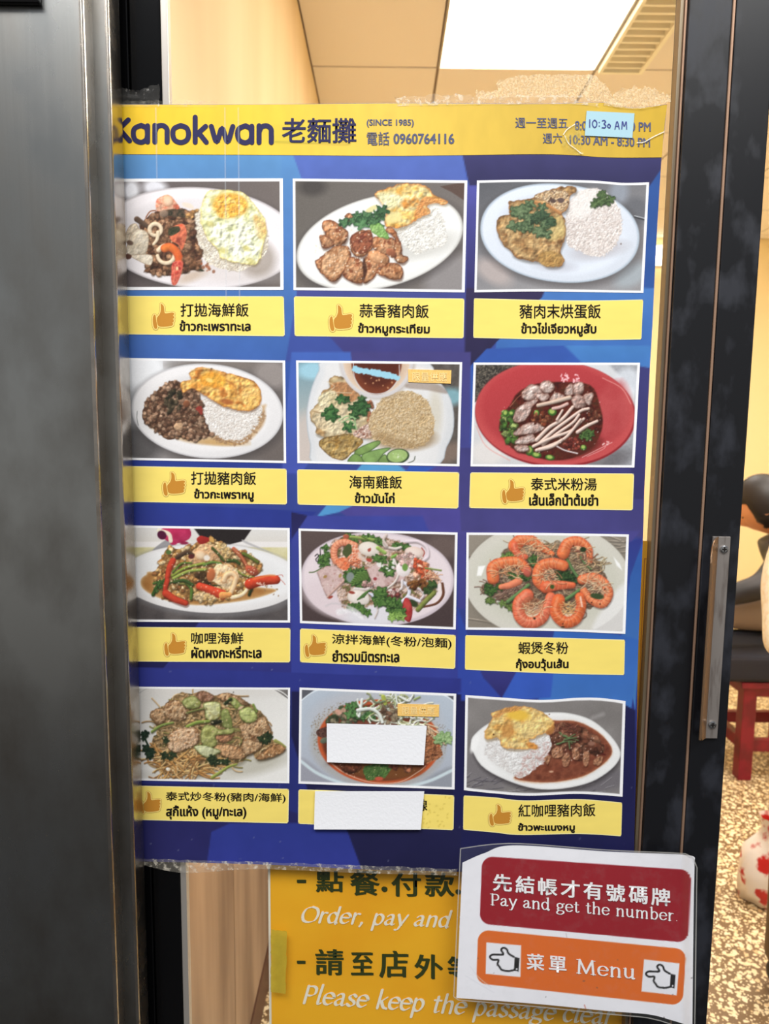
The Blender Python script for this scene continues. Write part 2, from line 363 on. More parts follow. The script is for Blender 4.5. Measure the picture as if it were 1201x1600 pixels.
def dish1(s):
    s.grad((95, 85, 85), (110, 100, 95), 0, 0, 1200, 200); s.ell(70, 130, 60, 80, 0, (235, 235, 240), 50); s.ell(240, 110, 90, 60, 10, (225, 225, 232), 45)
    plate(s, 560, 470, 720, 365, 4, (236, 230, 232), (195, 188, 190))
    s.ell(720, 720, 400, 70, 3, (210, 200, 195), 60, op=.6); s.ell(980, 620, 130, 130, 0, (150, 135, 120), 70, op=.7); s.ell(500, 750, 110, 35, -20, (190, 160, 130), 40, op=.6)
    R = [(520, 290), (560, 260), (800, 240), (1000, 330), (1060, 500), (1010, 620), (850, 710), (640, 660), (560, 560), (510, 400)]
    s.poly(R, [(205, 190, 165), (238, 228, 210)], f=20, wob=12, emb=.5, ef=10); s.grains(R, 420, 12, 3.6, [(240, 232, 215), (225, 212, 190), (250, 245, 232)])
    M = [(250, 280), (330, 240), (430, 260), (520, 290), (520, 400), (555, 520), (580, 600), (540, 690), (440, 720), (330, 740), (190, 720), (180, 560), (130, 400), (180, 330)]
    s.clump(M, 260, 9, 20, [(110, 72, 48), (140, 95, 65), (165, 118, 82), (90, 55, 38), (175, 130, 95)], base=[(60, 35, 25), (105, 65, 42)])
    s.clump([(510, 270), (550, 260), (520, 320), (470, 310)], 8, 8, 13, [(205, 150, 85), (185, 130, 70)])
    s.poly([(250, 200), (290, 170), (340, 160), (400, 220), (415, 260), (330, 265), (255, 275)], [(225, 120, 85), (240, 185, 150), (215, 100, 70)], f=40, emb=.3, lit=.3)
    s.ell(335, 205, 38, 42, 30, (240, 205, 170), 8, lit=.3, c2=(225, 150, 110)); s.stroke([(175, 322), (205, 280), (245, 272)], 9, (150, 90, 60)); s.poly([(440, 215), (500, 225), (520, 260), (450, 245)], (240, 215, 195), soft=10)
    s.poly([(330, 265), (440, 270), (450, 320), (300, 300)], [(40, 42, 30), (110, 80, 60)], f=20, wob=8, emb=.3); s.ell(305, 295, 32, 26, 0, (135, 110, 90), 6, lit=.4)
    s.stroke([(110, 335), (160, 370), (205, 400)], 42, (92, 70, 55), 30, lit=.4)
    # squid pieces
    s.poly([(60, 380), (110, 370), (130, 450), (90, 500), (30, 500), (25, 450)], [(220, 205, 180), (195, 175, 148)], f=30, emb=.35, lit=.3, edge=(150, 125, 100), ew=12)
    s.poly([(85, 420), (150, 410), (195, 450), (185, 560), (140, 605), (30, 575)], [(225, 212, 190), (205, 188, 160)], f=35, emb=.25, lit=.3, edge=(170, 145, 115), ew=12)
    s.poly([(65, 595), (215, 592), (210, 668), (130, 640)], [(235, 222, 200), (215, 200, 175)], f=30, emb=.2, edge=(150, 120, 90), ew=9)
    s.ell(60, 505, 24, 17, 20, (105, 80, 65), 6); s.ell(45, 605, 26, 20, 0, (95, 60, 48), 6)
    for (x, y, r, c) in ((243, 410, 42, 0), (320, 590, 62, 1)):
        a = [(x+r*math.cos(t), y+r*math.sin(t)) for t in np.linspace(-2.6 if c else -3.6, 3.0 if c else 2.3, 14)]
        s.stroke([(u+4, v+8) for u, v in a], 38, (60, 40, 30), op=.5, soft=12)
        s.stroke(a, 36 if c else 32, (238, 215, 180), 26, lit=.22, edge=(200, 165, 125))
    s.stroke([(262, 430), (255, 480), (230, 515)], 30, (235, 215, 180), 20, lit=.2, edge=(190, 160, 120))
    # shrimp
    s.poly([(350, 400), (420, 370), (455, 380), (470, 450), (435, 560), (410, 520), (360, 490), (340, 440)], [(225, 85, 50), (235, 120, 80), (150, 60, 45)], f=45, emb=.2, lit=.2)
    s.poly([(345, 400), (410, 385), (420, 420), (360, 455), (335, 440)], [(45, 50, 30), (75, 70, 45)], f=15, emb=.3)
    s.stroke([(310, 545), (345, 535), (385, 560), (410, 605), (415, 650)], 60, (235, 120, 45), 58, lit=.2, edge=(190, 75, 40), c2=(225, 85, 35))
    s.poly([(372, 645), (440, 640), (432, 720), (395, 805), (362, 800), (358, 720)], [(200, 65, 50), (225, 105, 80), (170, 45, 40)], f=30, emb=.2, lit=.2)
    s.ell(400, 690, 8, 14, 0, (250, 210, 150), 4); s.stroke([(385, 660), (375, 790)], 6, (245, 150, 110), op=.6)
    s.clump([(470, 600), (550, 640), (560, 700), (480, 700)], 14, 14, 22, [(120, 78, 50), (145, 100, 70)]); s.spots([(600, 640), (720, 690), (700, 730), (560, 700)], 9, 5, 12, [(170, 90, 55), (140, 80, 50)]); s.ell(575, 703, 20, 7, 15, (40, 45, 30), 4)
    # egg
    E = [(575, 230), (620, 140), (700, 122), (860, 140), (935, 200), (985, 260), (1030, 340), (1045, 430), (1010, 560), (990, 640), (930, 665), (800, 640), (710, 610), (700, 560), (640, 500), (590, 420), (565, 320)]
    s.poly([(x+6, y+14) for x, y in E], (120, 100, 60), op=.5, soft=16, wob=8)
    s.poly(E, [(205, 205, 130), (232, 232, 178), (240, 240, 205), (222, 222, 150)], f=60, wob=8, emb=.35, ef=40, edge=(225, 205, 110), ew=16)
    s.poly([(960, 300), (1030, 350), (1045, 440), (1000, 480), (960, 420)], [(235, 205, 110), (215, 150, 70)], f=25, wob=6, emb=.4, soft=20, op=.7)
    s.ell(780, 230, 130, 92, 5, (240, 200, 80), 40, op=.9); s.poly([(660, 240), (700, 170), (800, 150), (890, 190), (900, 270), (830, 315), (730, 330), (680, 290)], [(245, 190, 70), (240, 160, 50), (250, 215, 110)], f=26, emb=.5, ef=22, soft=22)
    s.poly([(610, 380), (700, 350), (950, 360), (980, 560), (880, 630), (740, 560), (660, 460)], [(235, 238, 205), (246, 247, 225), (220, 224, 165)], f=45, emb=.6, ef=40, soft=50, op=.8)
    for x, y in ((640, 370), (900, 545), (930, 635), (735, 560)): s.ell(x, y, 30, 20, 20, (205, 190, 90), 16, op=.6)
def dish2(s):
    s.grad((98, 92, 85), (120, 112, 108), 0, 0, 1200, 800); s.ell(1080, 680, 200, 120, -30, (150, 145, 145), 60, op=.8); s.ell(160, 90, 90, 60, 0, (55, 50, 48), 50, op=.7)
    s.poly([(1000, 90), (1160, 60), (1170, 190), (1080, 130)], (85, 60, 50), sm=False, op=.8)
    plate(s, 603, 455, 560, 300, -14, (240, 240, 236), (200, 198, 192))
    R = [(700, 370), (800, 330), (920, 230), (990, 240), (1040, 380), (1030, 470), (900, 510), (840, 530), (760, 480)]
    s.ell(900, 480, 210, 80, -15, (200, 198, 190), 50, op=.7); s.poly(R, [(220, 216, 205), (243, 241, 232)], f=24, wob=12, emb=.5, ef=13); s.grains(R, 260, 13, 4, [(245, 243, 236), (232, 228, 218), (250, 250, 245)], (150, 142, 130), .35)
    E = [(565, 140), (600, 120), (680, 90), (760, 68), (880, 80), (930, 110), (960, 140), (1045, 185), (1030, 210), (960, 200), (915, 220), (930, 265), (860, 300), (780, 350), (720, 370), (650, 355), (630, 310), (650, 250), (600, 190)]
    s.poly([(x+5, y+14) for x, y in E], (110, 90, 60), op=.5, soft=18)
    s.poly(E, [(225, 160, 60), (235, 195, 105), (225, 210, 150), (215, 140, 55)], f=70, wob=10, emb=.4, ef=35, edge=(190, 110, 50), ew=18)
    s.poly([(600, 150), (680, 130), (760, 170), (700, 230), (640, 230)], [(228, 226, 170), (240, 235, 195)], f=30, emb=.35, soft=25, op=.9); s.poly([(640, 290), (720, 260), (750, 300), (700, 330), (650, 330)], [(235, 220, 140)], soft=20, op=.85)
    s.poly([(880, 170), (950, 160), (1035, 190), (960, 200), (890, 220), (920, 265), (830, 290)], [(200, 120, 55), (225, 150, 80)], f=20, emb=.5, soft=12, op=.9)
    s.ell(550, 240, 50, 18, -30, (225, 215, 150), 8)
    for pts in ([(225, 330), (290, 310), (340, 340), (395, 400), (370, 470), (290, 480), (250, 430)], [(205, 410), (260, 420), (300, 470), (230, 500)],
        [(235, 540), (320, 480), (400, 490), (405, 590), (340, 690), (290, 720), (210, 650), (175, 580), (200, 570)],
        [(405, 440), (450, 390), (540, 380), (560, 480), (500, 550), (430, 540)], [(550, 440), (600, 420), (690, 430), (710, 500), (650, 540), (570, 510)],
        [(400, 560), (460, 560), (500, 620), (490, 720), (440, 725), (360, 680), (370, 640)], [(500, 560), (600, 525), (660, 560), (650, 620), (600, 630), (560, 690), (500, 725), (500, 650)],
        [(580, 650), (680, 590), (750, 620), (745, 700), (660, 695)], [(640, 380), (690, 360), (745, 470), (750, 540), (790, 560), (750, 600), (690, 550), (700, 430)], [(370, 290), (410, 265), (435, 300), (400, 320)]):
        s.poly([(x+4, y+12) for x, y in pts], (70, 35, 20), op=.6, soft=14)
        s.poly(pts, [(150, 88, 50), (190, 128, 82), (205, 150, 105), (135, 72, 42)], f=38, wob=8, emb=.45, ef=26, edge=(105, 55, 32), ew=18, lit=.35, seed=int(pts[0][0]) % 40)
    s.poly([(235, 540), (320, 485), (395, 500), (395, 590), (330, 680), (290, 700), (215, 640)], [(200, 145, 98), (215, 165, 120), (175, 115, 70)], f=40, wob=6, emb=.4, ef=22, edge=(150, 90, 50), ew=18)
    s.poly([(410, 430), (455, 395), (540, 390), (555, 470), (500, 530), (435, 520)], [(140, 70, 45), (165, 95, 62), (120, 55, 38)], f=30, emb=.4, ef=20, edge=(95, 45, 30), ew=14)
    s.ell(590, 560, 70, 38, 15, (225, 165, 115), 8, lit=.3, c2=(180, 115, 70), wob=.3, tex=.2); s.ell(680, 530, 40, 25, 40, (150, 85, 55), 6, lit=.4)
    s.spots([(220, 340), (560, 380), (740, 560), (500, 700), (200, 600)], 110, 2, 4.5, [(255, 235, 205), (245, 215, 180)], .85, 3); s.poly([(500, 560), (520, 640), (500, 700), (490, 600)], (60, 30, 20), soft=8, op=.8)
    s.herb([(335, 330), (400, 290), (560, 260), (640, 290), (600, 350), (480, 370), (360, 370)], 15, 26, 40, ((52, 95, 55), (85, 130, 80), (30, 62, 38)), 3)
    s.leaf(620, 250, 42, 10, ((35, 75, 45), (60, 100, 60), (25, 55, 32))); s.leaf(480, 335, 44, 30, ((70, 120, 70), (95, 145, 90), (40, 80, 45)))
    s.poly([(530, 350), (600, 335), (640, 380), (670, 435), (620, 430), (560, 395)], [(120, 170, 80), (150, 190, 110)], f=20, wob=8, emb=.4, edge=(80, 130, 50), ew=8)
def dish3(s):
    s.grad((80, 82, 88), (150, 148, 150), 0, 0, 300, 800); s.ell(980, 130, 60, 90, 10, (150, 160, 175), 50, op=.7); s.ell(170, 640, 130, 70, 30, (190, 175, 170), 50, op=.8); s.ell(1060, 660, 120, 70, -30, (165, 175, 182), 50, op=.9); s.ell(1090, 250, 90, 90, 0, (85, 88, 95), 50, op=.6)
    plate(s, 598, 390, 516, 318, 6, (216, 224, 236), (175, 190, 205), e=2.1)
    s.stroke([(1080, 285), (1150, 305)], 9, (45, 45, 50)); s.stroke([(1080, 278), (1150, 296)], 4, (230, 235, 240))
    s.ell(560, 600, 120, 35, 5, (180, 180, 190), 40, op=.7)
    R = [(680, 160), (760, 105), (860, 110), (950, 180), (995, 280), (990, 400), (930, 500), (830, 545), (720, 505), (640, 450), (635, 260)]
    s.ell(850, 500, 180, 60, -10, (180, 175, 180), 40, op=.6); s.poly(R, [(212, 200, 192), (234, 224, 218)], f=24, wob=10, emb=.45, ef=12); s.grains(R, 560, 12, 3.4, [(240, 232, 226), (225, 212, 205), (246, 240, 236)], (150, 130, 120), .4)
    s.poly([(690, 140), (760, 110), (840, 120), (800, 250), (720, 300), (660, 260)], [(236, 232, 226), (246, 244, 240)], f=40, soft=40, op=.6)
    O = [(270, 190), (330, 180), (450, 150), (560, 100), (650, 85), (705, 100), (700, 130), (660, 150), (650, 240), (610, 265), (630, 300), (635, 420), (600, 510), (625, 560), (600, 605), (520, 610), (470, 580), (380, 570), (300, 540), (280, 505), (220, 450), (190, 370), (200, 290), (270, 265)]
    s.poly([(x+4, y+14) for x, y in O], (90, 85, 80), op=.6, soft=18)
    s.poly(O, [(150, 108, 62), (178, 138, 84), (195, 160, 105), (140, 95, 52)], f=50, wob=9, emb=.45, ef=30, edge=(125, 80, 42), ew=22)
    s.poly([(540, 300), (610, 290), (630, 400), (560, 440), (520, 430)], [(215, 195, 125), (190, 160, 90)], f=40, soft=22, op=.8, emb=.3)
    s.poly([(430, 150), (540, 110), (640, 120), (660, 200), (620, 250), (560, 240), (510, 190)], [(205, 175, 130), (170, 130, 90), (225, 200, 160), (95, 65, 45)], f=16, wob=8, emb=.6, ef=12, edge=(150, 105, 65), ew=10)
    s.ell(605, 178, 22, 17, 0, (95, 75, 70), 6); s.ell(553, 182, 18, 14, 0, (85, 65, 58), 6); s.stroke([(440, 190), (520, 215), (600, 262)], 22, (185, 125, 70), lit=.3)
    s.poly([(470, 520), (540, 505), (615, 540), (600, 600), (510, 606), (460, 570)], [(165, 120, 60), (185, 145, 80)], f=30, emb=.4, soft=14)
    s.herb([(330, 220), (400, 190), (530, 250), (540, 330), (500, 420), (380, 350), (270, 370), (290, 300)], 22, 28, 46, ((82, 108, 68), (110, 132, 90), (50, 72, 45)), 4)
    s.herb([(430, 280), (530, 280), (530, 350), (440, 370)], 4, 30, 44, ((48, 75, 52), (70, 95, 62), (35, 55, 38)), 2)
    s.herb([(810, 140), (860, 130), (940, 165), (920, 190), (830, 220)], 8, 22, 33, ((60, 85, 45), (85, 112, 62), (35, 55, 28)), 3)
    s.stroke([(800, 230), (850, 185), (900, 160)], 5, (110, 135, 80)); s.ell(993, 460, 5, 5, 0, (110, 90, 80), 3)
def dish4(s):
    s.grad((205, 208, 212), (110, 102, 98), 100, 100, 700, 500); s.ell(150, 130, 170, 130, 0, (238, 240, 243), 80); s.ell(700, 90, 350, 40, 0, (125, 115, 108), 40); s.ell(120, 650, 160, 120, 20, (75, 72, 72), 70, op=.8); s.ell(1060, 160, 120, 100, 0, (165, 155, 150), 60, op=.7); s.ell(1080, 660, 160, 120, 0, (105, 95, 90), 60, op=.8)
    plate(s, 606, 418, 538, 335, 4, (232, 230, 230), (200, 198, 200))
    s.poly([(190, 520), (400, 620), (600, 655), (860, 650), (1000, 520), (1015, 410), (980, 380), (560, 560)], [(190, 145, 95), (215, 180, 130)], f=60, soft=22, op=.85)
    s.ell(720, 640, 170, 24, 2, (205, 160, 95), 20, op=.8)
    R = [(570, 350), (640, 330), (900, 410), (980, 380), (1000, 450), (940, 540), (860, 640), (760, 630), (640, 580), (590, 480)]
    s.poly(R, [(225, 215, 205), (242, 236, 228)], f=24, wob=10, emb=.5, ef=10); s.grains(R, 520, 11, 3.3, [(248, 243, 236), (236, 228, 218), (250, 248, 244)], (150, 130, 115), .45)
    s.grains([(640, 590), (860, 620), (1000, 420), (1005, 480), (880, 645), (700, 640)], 100, 11, 3.5, [(200, 160, 115), (180, 138, 95)], (110, 75, 50), .5)
    M = [(340, 215), (420, 215), (520, 260), (560, 330), (580, 440), (610, 540), (640, 590), (560, 610), (510, 632), (420, 610), (330, 615), (260, 580), (200, 520), (155, 480), (155, 410), (190, 330), (260, 270)]
    s.clump(M, 430, 8, 16, [(135, 98, 72), (160, 120, 92), (110, 75, 55), (180, 142, 112), (95, 62, 45)], base=[(70, 42, 30), (105, 70, 48)], asp=1.3)
    s.clump([(330, 290), (410, 270), (430, 360), (380, 430), (310, 400)], 40, 7, 13, [(60, 52, 36), (90, 76, 55), (45, 42, 30)], asp=2)
    s.ell(460, 368, 25, 25, 0, (125, 72, 45), 6, lit=.5); s.poly([(520, 400), (560, 380), (575, 420), (560, 440)], (150, 50, 40), wob=6); s.ell(402, 528, 32, 30, 0, (190, 150, 112), 6, lit=.3, wob=.3, tex=.3)
    s.stroke([(110, 420), (108, 470), (118, 520)], 3, (60, 60, 60))
    E = [(480, 150), (540, 108), (620, 115), (760, 150), (870, 180), (950, 220), (985, 290), (975, 370), (930, 410), (860, 418), (760, 395), (690, 370), (610, 320), (540, 280), (500, 255), (440, 290), (415, 240), (430, 205), (490, 195)]
    s.poly([(x+4, y+14) for x, y in E], (95, 60, 35), op=.5, soft=16)
    s.poly(E, [(215, 140, 50), (232, 170, 75), (240, 190, 100), (200, 120, 45)], f=60, wob=7, emb=.45, ef=38, edge=(195, 120, 50), ew=16)
    s.poly([(560, 170), (650, 140), (740, 190), (720, 245), (640, 250), (570, 230)], [(245, 180, 60), (235, 150, 40)], f=40, soft=18, emb=.3); s.poly([(850, 270), (960, 250), (970, 340), (900, 390), (850, 340)], [(238, 175, 80), (248, 200, 115)], f=30, soft=16, emb=.4)
    s.stroke([(740, 200), (800, 240), (820, 300), (870, 250)], 10, (185, 105, 45), op=.6, soft=8); s.ell(745, 352, 48, 20, 12, (170, 85, 40), 12, op=.75); s.ell(635, 120, 8, 7, 0, (60, 30, 15), 4); s.stroke([(820, 172), (900, 195), (940, 215)], 5, (140, 75, 30), op=.8)
    s.stroke([(490, 130), (600, 115), (700, 140)], 9, (250, 215, 140), op=.5, soft=8); s.ell(620, 200, 25, 14, 20, (255, 225, 120), 8, op=.8)
def dish5(s):
    s.grad((110, 150, 165), (205, 195, 185), 0, 80, 60, 700); s.ell(150, 130, 110, 60, 0, (160, 215, 235), 40, op=.8); s.ell(120, 620, 120, 200, 0, (205, 190, 180), 60, op=.8)
    s.poly([(830, 60), (1180, 60), (1180, 800), (960, 800), (1000, 500), (930, 150)], [(80, 72, 66), (100, 92, 86)], sm=False, soft=20); s.ell(1110, 310, 90, 60, 0, (130, 190, 205), 45, op=.8); s.ell(1100, 700, 110, 60, -30, (135, 112, 98), 45, op=.8)
    s.poly([(255, 60), (900, 60), (1010, 180), (1110, 330), (1130, 520), (1080, 660), (960, 800), (210, 800), (130, 640), (105, 450), (130, 280), (190, 130)], [(212, 214, 216), (222, 224, 226)], f=200, soft=6, edge=(170, 180, 190), ew=14)
    s.poly([(290, 80), (860, 80), (960, 200), (1060, 350), (1080, 510), (1030, 650), (930, 800), (250, 800), (170, 630), (150, 450), (170, 300), (230, 160)], [(224, 223, 222), (234, 232, 230)], f=200, soft=30, op=.8)
    s.ell(1000, 420, 45, 170, 0, (205, 195, 170), 40, op=.6); s.poly([(820, 215), (1000, 220), (1070, 260), (1075, 290), (940, 265), (800, 250)], (110, 80, 60), op=.45, soft=14)
    C = [(260, 190), (320, 170), (400, 210), (470, 290), (520, 380), (550, 520), (560, 590), (480, 600), (350, 600), (250, 600), (170, 570), (180, 520), (135, 470), (140, 400), (200, 350), (220, 270), (260, 250)]
    s.poly([(x+4, y+12) for x, y in C], (95, 85, 60), op=.5, soft=16)
    s.poly(C, [(176, 142, 92), (200, 176, 130), (212, 194, 154), (165, 128, 80)], f=110, wob=12, emb=.4, ef=55, edge=(140, 105, 62), ew=16)
    s.poly([(280, 220), (400, 215), (470, 300), (400, 350), (300, 290)], [(188, 128, 78), (170, 110, 65)], f=40, emb=.35, soft=14, op=.9)
    s.poly([(200, 300), (300, 270), (330, 360), (250, 400), (190, 370)], [(218, 205, 165), (200, 180, 130)], f=40, emb=.45, ef=20, soft=12); s.poly([(180, 390), (300, 380), (450, 500), (400, 570), (250, 560), (170, 500)], [(222, 205, 165), (205, 182, 140)], f=45, emb=.5, ef=26, soft=16, op=.9)
    s.poly([(190, 620), (250, 590), (400, 570), (490, 600), (480, 650), (380, 740), (340, 755), (260, 720), (200, 660)], [(165, 130, 65), (188, 158, 98), (150, 112, 50)], f=35, wob=6, emb=.5, ef=30, edge=(110, 78, 40), ew=14)
    for k in range(4): s.stroke([(215+k*20, 640-k*10), (300+k*10, 600+k*12), (400+k*12, 620+k*14)], 5, (120, 88, 45), op=.6)
    s.stroke([(250, 205), (300, 240), (270, 275), (420, 285)], 6, (225, 205, 170), op=.7); s.stroke([(150, 410), (220, 425), (260, 400)], 6, (140, 100, 60), op=.7)
    s.poly([(430, 560), (560, 490), (560, 590), (470, 598)], [(175, 125, 100), (225, 200, 185), (140, 90, 72)], f=22, emb=.5); s.clump([(510, 340), (560, 370), (560, 470), (525, 470)], 14, 10, 18, [(175, 105, 70), (150, 90, 60)])
    R = [(590, 380), (650, 310), (760, 275), (860, 285), (940, 340), (985, 450), (990, 560), (930, 640), (820, 670), (680, 650), (580, 610), (540, 520), (555, 440)]
    s.ell(780, 600, 230, 90, 0, (160, 130, 90), 30, op=.6); s.poly(R, [(188, 155, 105), (212, 182, 135)], f=24, wob=10, emb=.5, ef=12); s.grains(R, 640, 13, 3.8, [(225, 200, 155), (212, 184, 138), (235, 212, 172)], (135, 98, 55), .5)
    s.poly([(600, 560), (900, 640), (980, 560), (960, 640), (820, 672), (640, 640)], (130, 95, 50), soft=40, op=.35)
    # cucumber
    for pts, c in (([(440, 690), (500, 650), (600, 615), (615, 640), (530, 700), (455, 722)], (125, 160, 80)), ([(390, 765), (440, 705), (500, 740), (500, 770)], (120, 155, 75)), ([(490, 715), (580, 680), (690, 665), (640, 710), (590, 770), (510, 770)], (130, 168, 88)), ([(600, 765), (650, 710), (680, 770)], (125, 160, 80))):
        s.poly(pts, [cc(*c)*.92, cc(*c)*1.08], f=50, edge=(50, 75, 35), ew=10, lit=.2)
    s.ell(740, 725, 80, 52, -8, (45, 65, 35), 4); s.ell(738, 722, 70, 44, -8, (148, 182, 95), 6, c2=(165, 195, 115)); s.ell(738, 722, 38, 24, -8, (165, 195, 115), 14, tex=.15); s.stroke([(860, 725), (850, 755), (810, 772)], 5, (50, 60, 40)); s.spots([(700, 700), (780, 700), (770, 745), (700, 745)], 8, 2, 4, [(235, 245, 210)])
    s.herb([(330, 320), (480, 310), (520, 400), (500, 460), (420, 450), (370, 400)], 12, 26, 40, ((42, 85, 42), (70, 115, 60), (25, 55, 28)), 2)
    s.herb([(230, 470), (290, 450), (300, 390), (260, 410)], 3, 34, 46, ((50, 100, 48), (75, 125, 62), (30, 65, 32)), 1); s.leaf(400, 518, 42, 10); s.leaf(345, 330, 34, 40)
    for q in (([(330, 480), (390, 445), (450, 465)]), ([(350, 490), (430, 455), (450, 530)]), ([(400, 470), (440, 500), (455, 540)])): s.stroke(q, 8, (150, 185, 125), lit=.3)
    # sauce bowl
    s.ell(600, 60, 262, 268, 0, (150, 130, 110), 30, op=.5); s.ell(592, 55, 256, 265, 0, (232, 228, 226), 5, c2=(205, 200, 200)); s.ell(592, 55, 232, 240, 0, (190, 150, 115), 8, c2=(225, 200, 175)); s.ell(592, 60, 176, 235, 0, (98, 40, 22), 8, c2=(125, 55, 30)); s.ell(600, 40, 155, 200, 0, (88, 34, 20), 30)
    s.stroke([(430, 70), (440, 180), (500, 265), (590, 292), (680, 265), (745, 180), (750, 90)], 5, (215, 220, 225))
    s.poly([(430, 95), (510, 115), (620, 130), (745, 165), (740, 195), (640, 178), (520, 155), (435, 140)], (150, 210, 232), wob=8, wf=14); s.spots([(470, 170), (700, 200), (660, 270), (520, 250)], 8, 4, 6, [(220, 160, 110)])
def dish6(s):
    s.grad((215, 218, 222), (205, 205, 205), 0, 0, 100, 800); s.poly([(60, 60), (470, 60), (200, 180), (60, 330)], [(40, 36, 34), (75, 70, 62), (110, 100, 85)], f=9, sm=False, emb=.6, ef=9); s.poly([(900, 60), (1130, 60), (1110, 740), (850, 740), (1080, 500), (1090, 250)], [(150, 152, 158), (170, 172, 178)], f=14, sm=False, soft=20); s.ell(1040, 190, 80, 90, 0, (225, 232, 240), 40, op=.7)
    s.ell(900, 700, 180, 60, -20, (90, 85, 88), 50, op=.7); s.ell(150, 640, 110, 80, 0, (225, 220, 216), 50)
    s.ell(580, 395, 512, 338, 3, (150, 28, 35), 6); s.ell(576, 388, 504, 330, 3, (196, 58, 62), 6, c2=(205, 72, 72), e=2.05); s.ell(570, 360, 470, 290, 3, (184, 52, 56), 40, lit=.08)
    s.poly([(860, 260), (1000, 180), (1060, 320), (1040, 480), (900, 560), (850, 420)], [(200, 78, 78), (190, 62, 64)], f=80, soft=50, op=.7)
    s.stroke([(75, 470), (140, 600), (290, 690)], 5, (235, 150, 140), op=.8); s.stroke([(880, 165), (1000, 230), (1060, 330)], 4, (250, 180, 170), op=.8)
    s.poly([(340, 260), (450, 205), (600, 190), (800, 210), (860, 330), (880, 470), (820, 600), (700, 670), (560, 690), (420, 660), (300, 610), (225, 500), (240, 400), (290, 340)], [(60, 18, 14), (95, 30, 20), (75, 40, 22)], f=35, soft=10, emb=.3)
    s.ell(720, 610, 150, 60, -15, (85, 30, 20), 30, op=.8); s.stroke([(290, 350), (340, 290), (380, 260)], 4, (230, 150, 110), op=.6)
    for a in range(3): pass
    for x, y, w in ((640, 162, 40), (712, 172, 30)):
        s.spots([(x-w/2, y-25), (x+w/2, y-25), (x+w/2, y+25), (x-w/2, y+25)], 24, 3, 6, [(250, 190, 195)], .9, 3)
    s.herb([(250, 380), (300, 370), (340, 450), (330, 560), (260, 540), (240, 450)], 10, 16, 26, ((90, 130, 45), (130, 160, 65), (50, 80, 30)), 1)
    s.clump([(240, 390), (320, 380), (330, 560), (270, 560), (230, 470)], 36, 9, 17, [(70, 110, 40), (110, 150, 60), (150, 170, 90), (60, 80, 35)], asp=1.8)
    for x, y, rx, ry in ((263, 390, 18, 22), (300, 392, 18, 15), (415, 628, 26, 32), (460, 655, 32, 20), (545, 672, 30, 18), (560, 382, 28, 24), (460, 390, 18, 22), (758, 608, 20, 18)):
        s.ell(x, y, rx, ry, 10, (70, 120, 40), 4, c2=(50, 95, 30), lit=.3); s.ell(x-2, y-4, rx*.6, ry*.6, 10, (165, 190, 85), 5)
    MB = [(200, 175, 165), (180, 150, 138), (165, 130, 118)]
    def meat(pts, sd=0): 
        s.poly([(x+3, y+10) for x, y in pts], (50, 20, 15), op=.6, soft=12); s.poly(pts, MB[::-1]+[(215, 195, 185)], f=30, wob=6, emb=.5, ef=18, edge=(125, 85, 72), ew=16, lit=.35, seed=sd)
    meat([(370, 250), (430, 205), (490, 225), (495, 270), (430, 310), (375, 300)], 1); meat([(480, 210), (510, 182), (560, 195), (572, 235), (530, 265), (490, 245)], 2); meat([(450, 270), (520, 260), (540, 290), (490, 315)], 3)
    meat([(640, 235), (670, 200), (700, 215), (690, 270), (640, 275)], 4); meat([(690, 215), (750, 190), (760, 250), (700, 270)], 5); meat([(545, 290), (580, 258), (640, 280), (620, 320), (550, 320)], 6); meat([(680, 300), (720, 270), (770, 300), (765, 350), (700, 355)], 7); meat([(760, 270), (820, 265), (800, 340), (765, 320)], 8)
    meat([(310, 420), (340, 350), (440, 300), (470, 310), (430, 350), (415, 400), (360, 450), (320, 445)], 9); meat([(320, 510), (400, 450), (500, 460), (510, 490), (430, 520), (330, 530)], 10); meat([(330, 560), (430, 520), (450, 570), (340, 590)], 11); meat([(320, 600), (400, 590), (410, 630), (340, 635)], 12)
    s.clump([(430, 390), (540, 400), (560, 460), (440, 450)], 26, 7, 13, [(130, 55, 30), (95, 40, 25), (160, 90, 55)]); s.clump([(780, 360), (850, 370), (850, 430), (780, 420)], 16, 7, 12, [(110, 50, 32), (140, 80, 55)]); s.clump([(620, 570), (700, 540), (740, 600), (660, 630)], 36, 7, 12, [(135, 50, 38), (160, 75, 55), (100, 35, 28)])
    s.herb([(740, 500), (850, 490), (860, 530), (760, 550)], 6, 18, 26, ((60, 95, 40), (85, 120, 55), (40, 60, 28)), 1)
    s.stroke([(470, 340), (560, 320), (670, 290)], 26, (205, 180, 160), 30, lit=.4, edge=(140, 105, 85)); s.stroke([(565, 360), (610, 350), (655, 330)], 22, (215, 175, 165), lit=.3, edge=(150, 105, 90))
    for q, w in (([(460, 560), (540, 480), (620, 430), (690, 350)], 26), ([(480, 580), (570, 500), (650, 440), (740, 375), (790, 360)], 24), ([(500, 590), (590, 520), (690, 450), (730, 400)], 22), ([(440, 600), (560, 545), (680, 500), (760, 425)], 22), ([(460, 625), (560, 590), (650, 540), (740, 430)], 22), ([(720, 510), (780, 470), (845, 440)], 24), ([(590, 430), (625, 370)], 18), ([(480, 620), (560, 600), (620, 560)], 26)):
        s.stroke([(x+3, y+9) for x, y in q], w, (60, 30, 22), op=.5, soft=8); s.stroke(q, w, (222, 195, 180), w*.8, lit=.4, edge=(165, 130, 112))
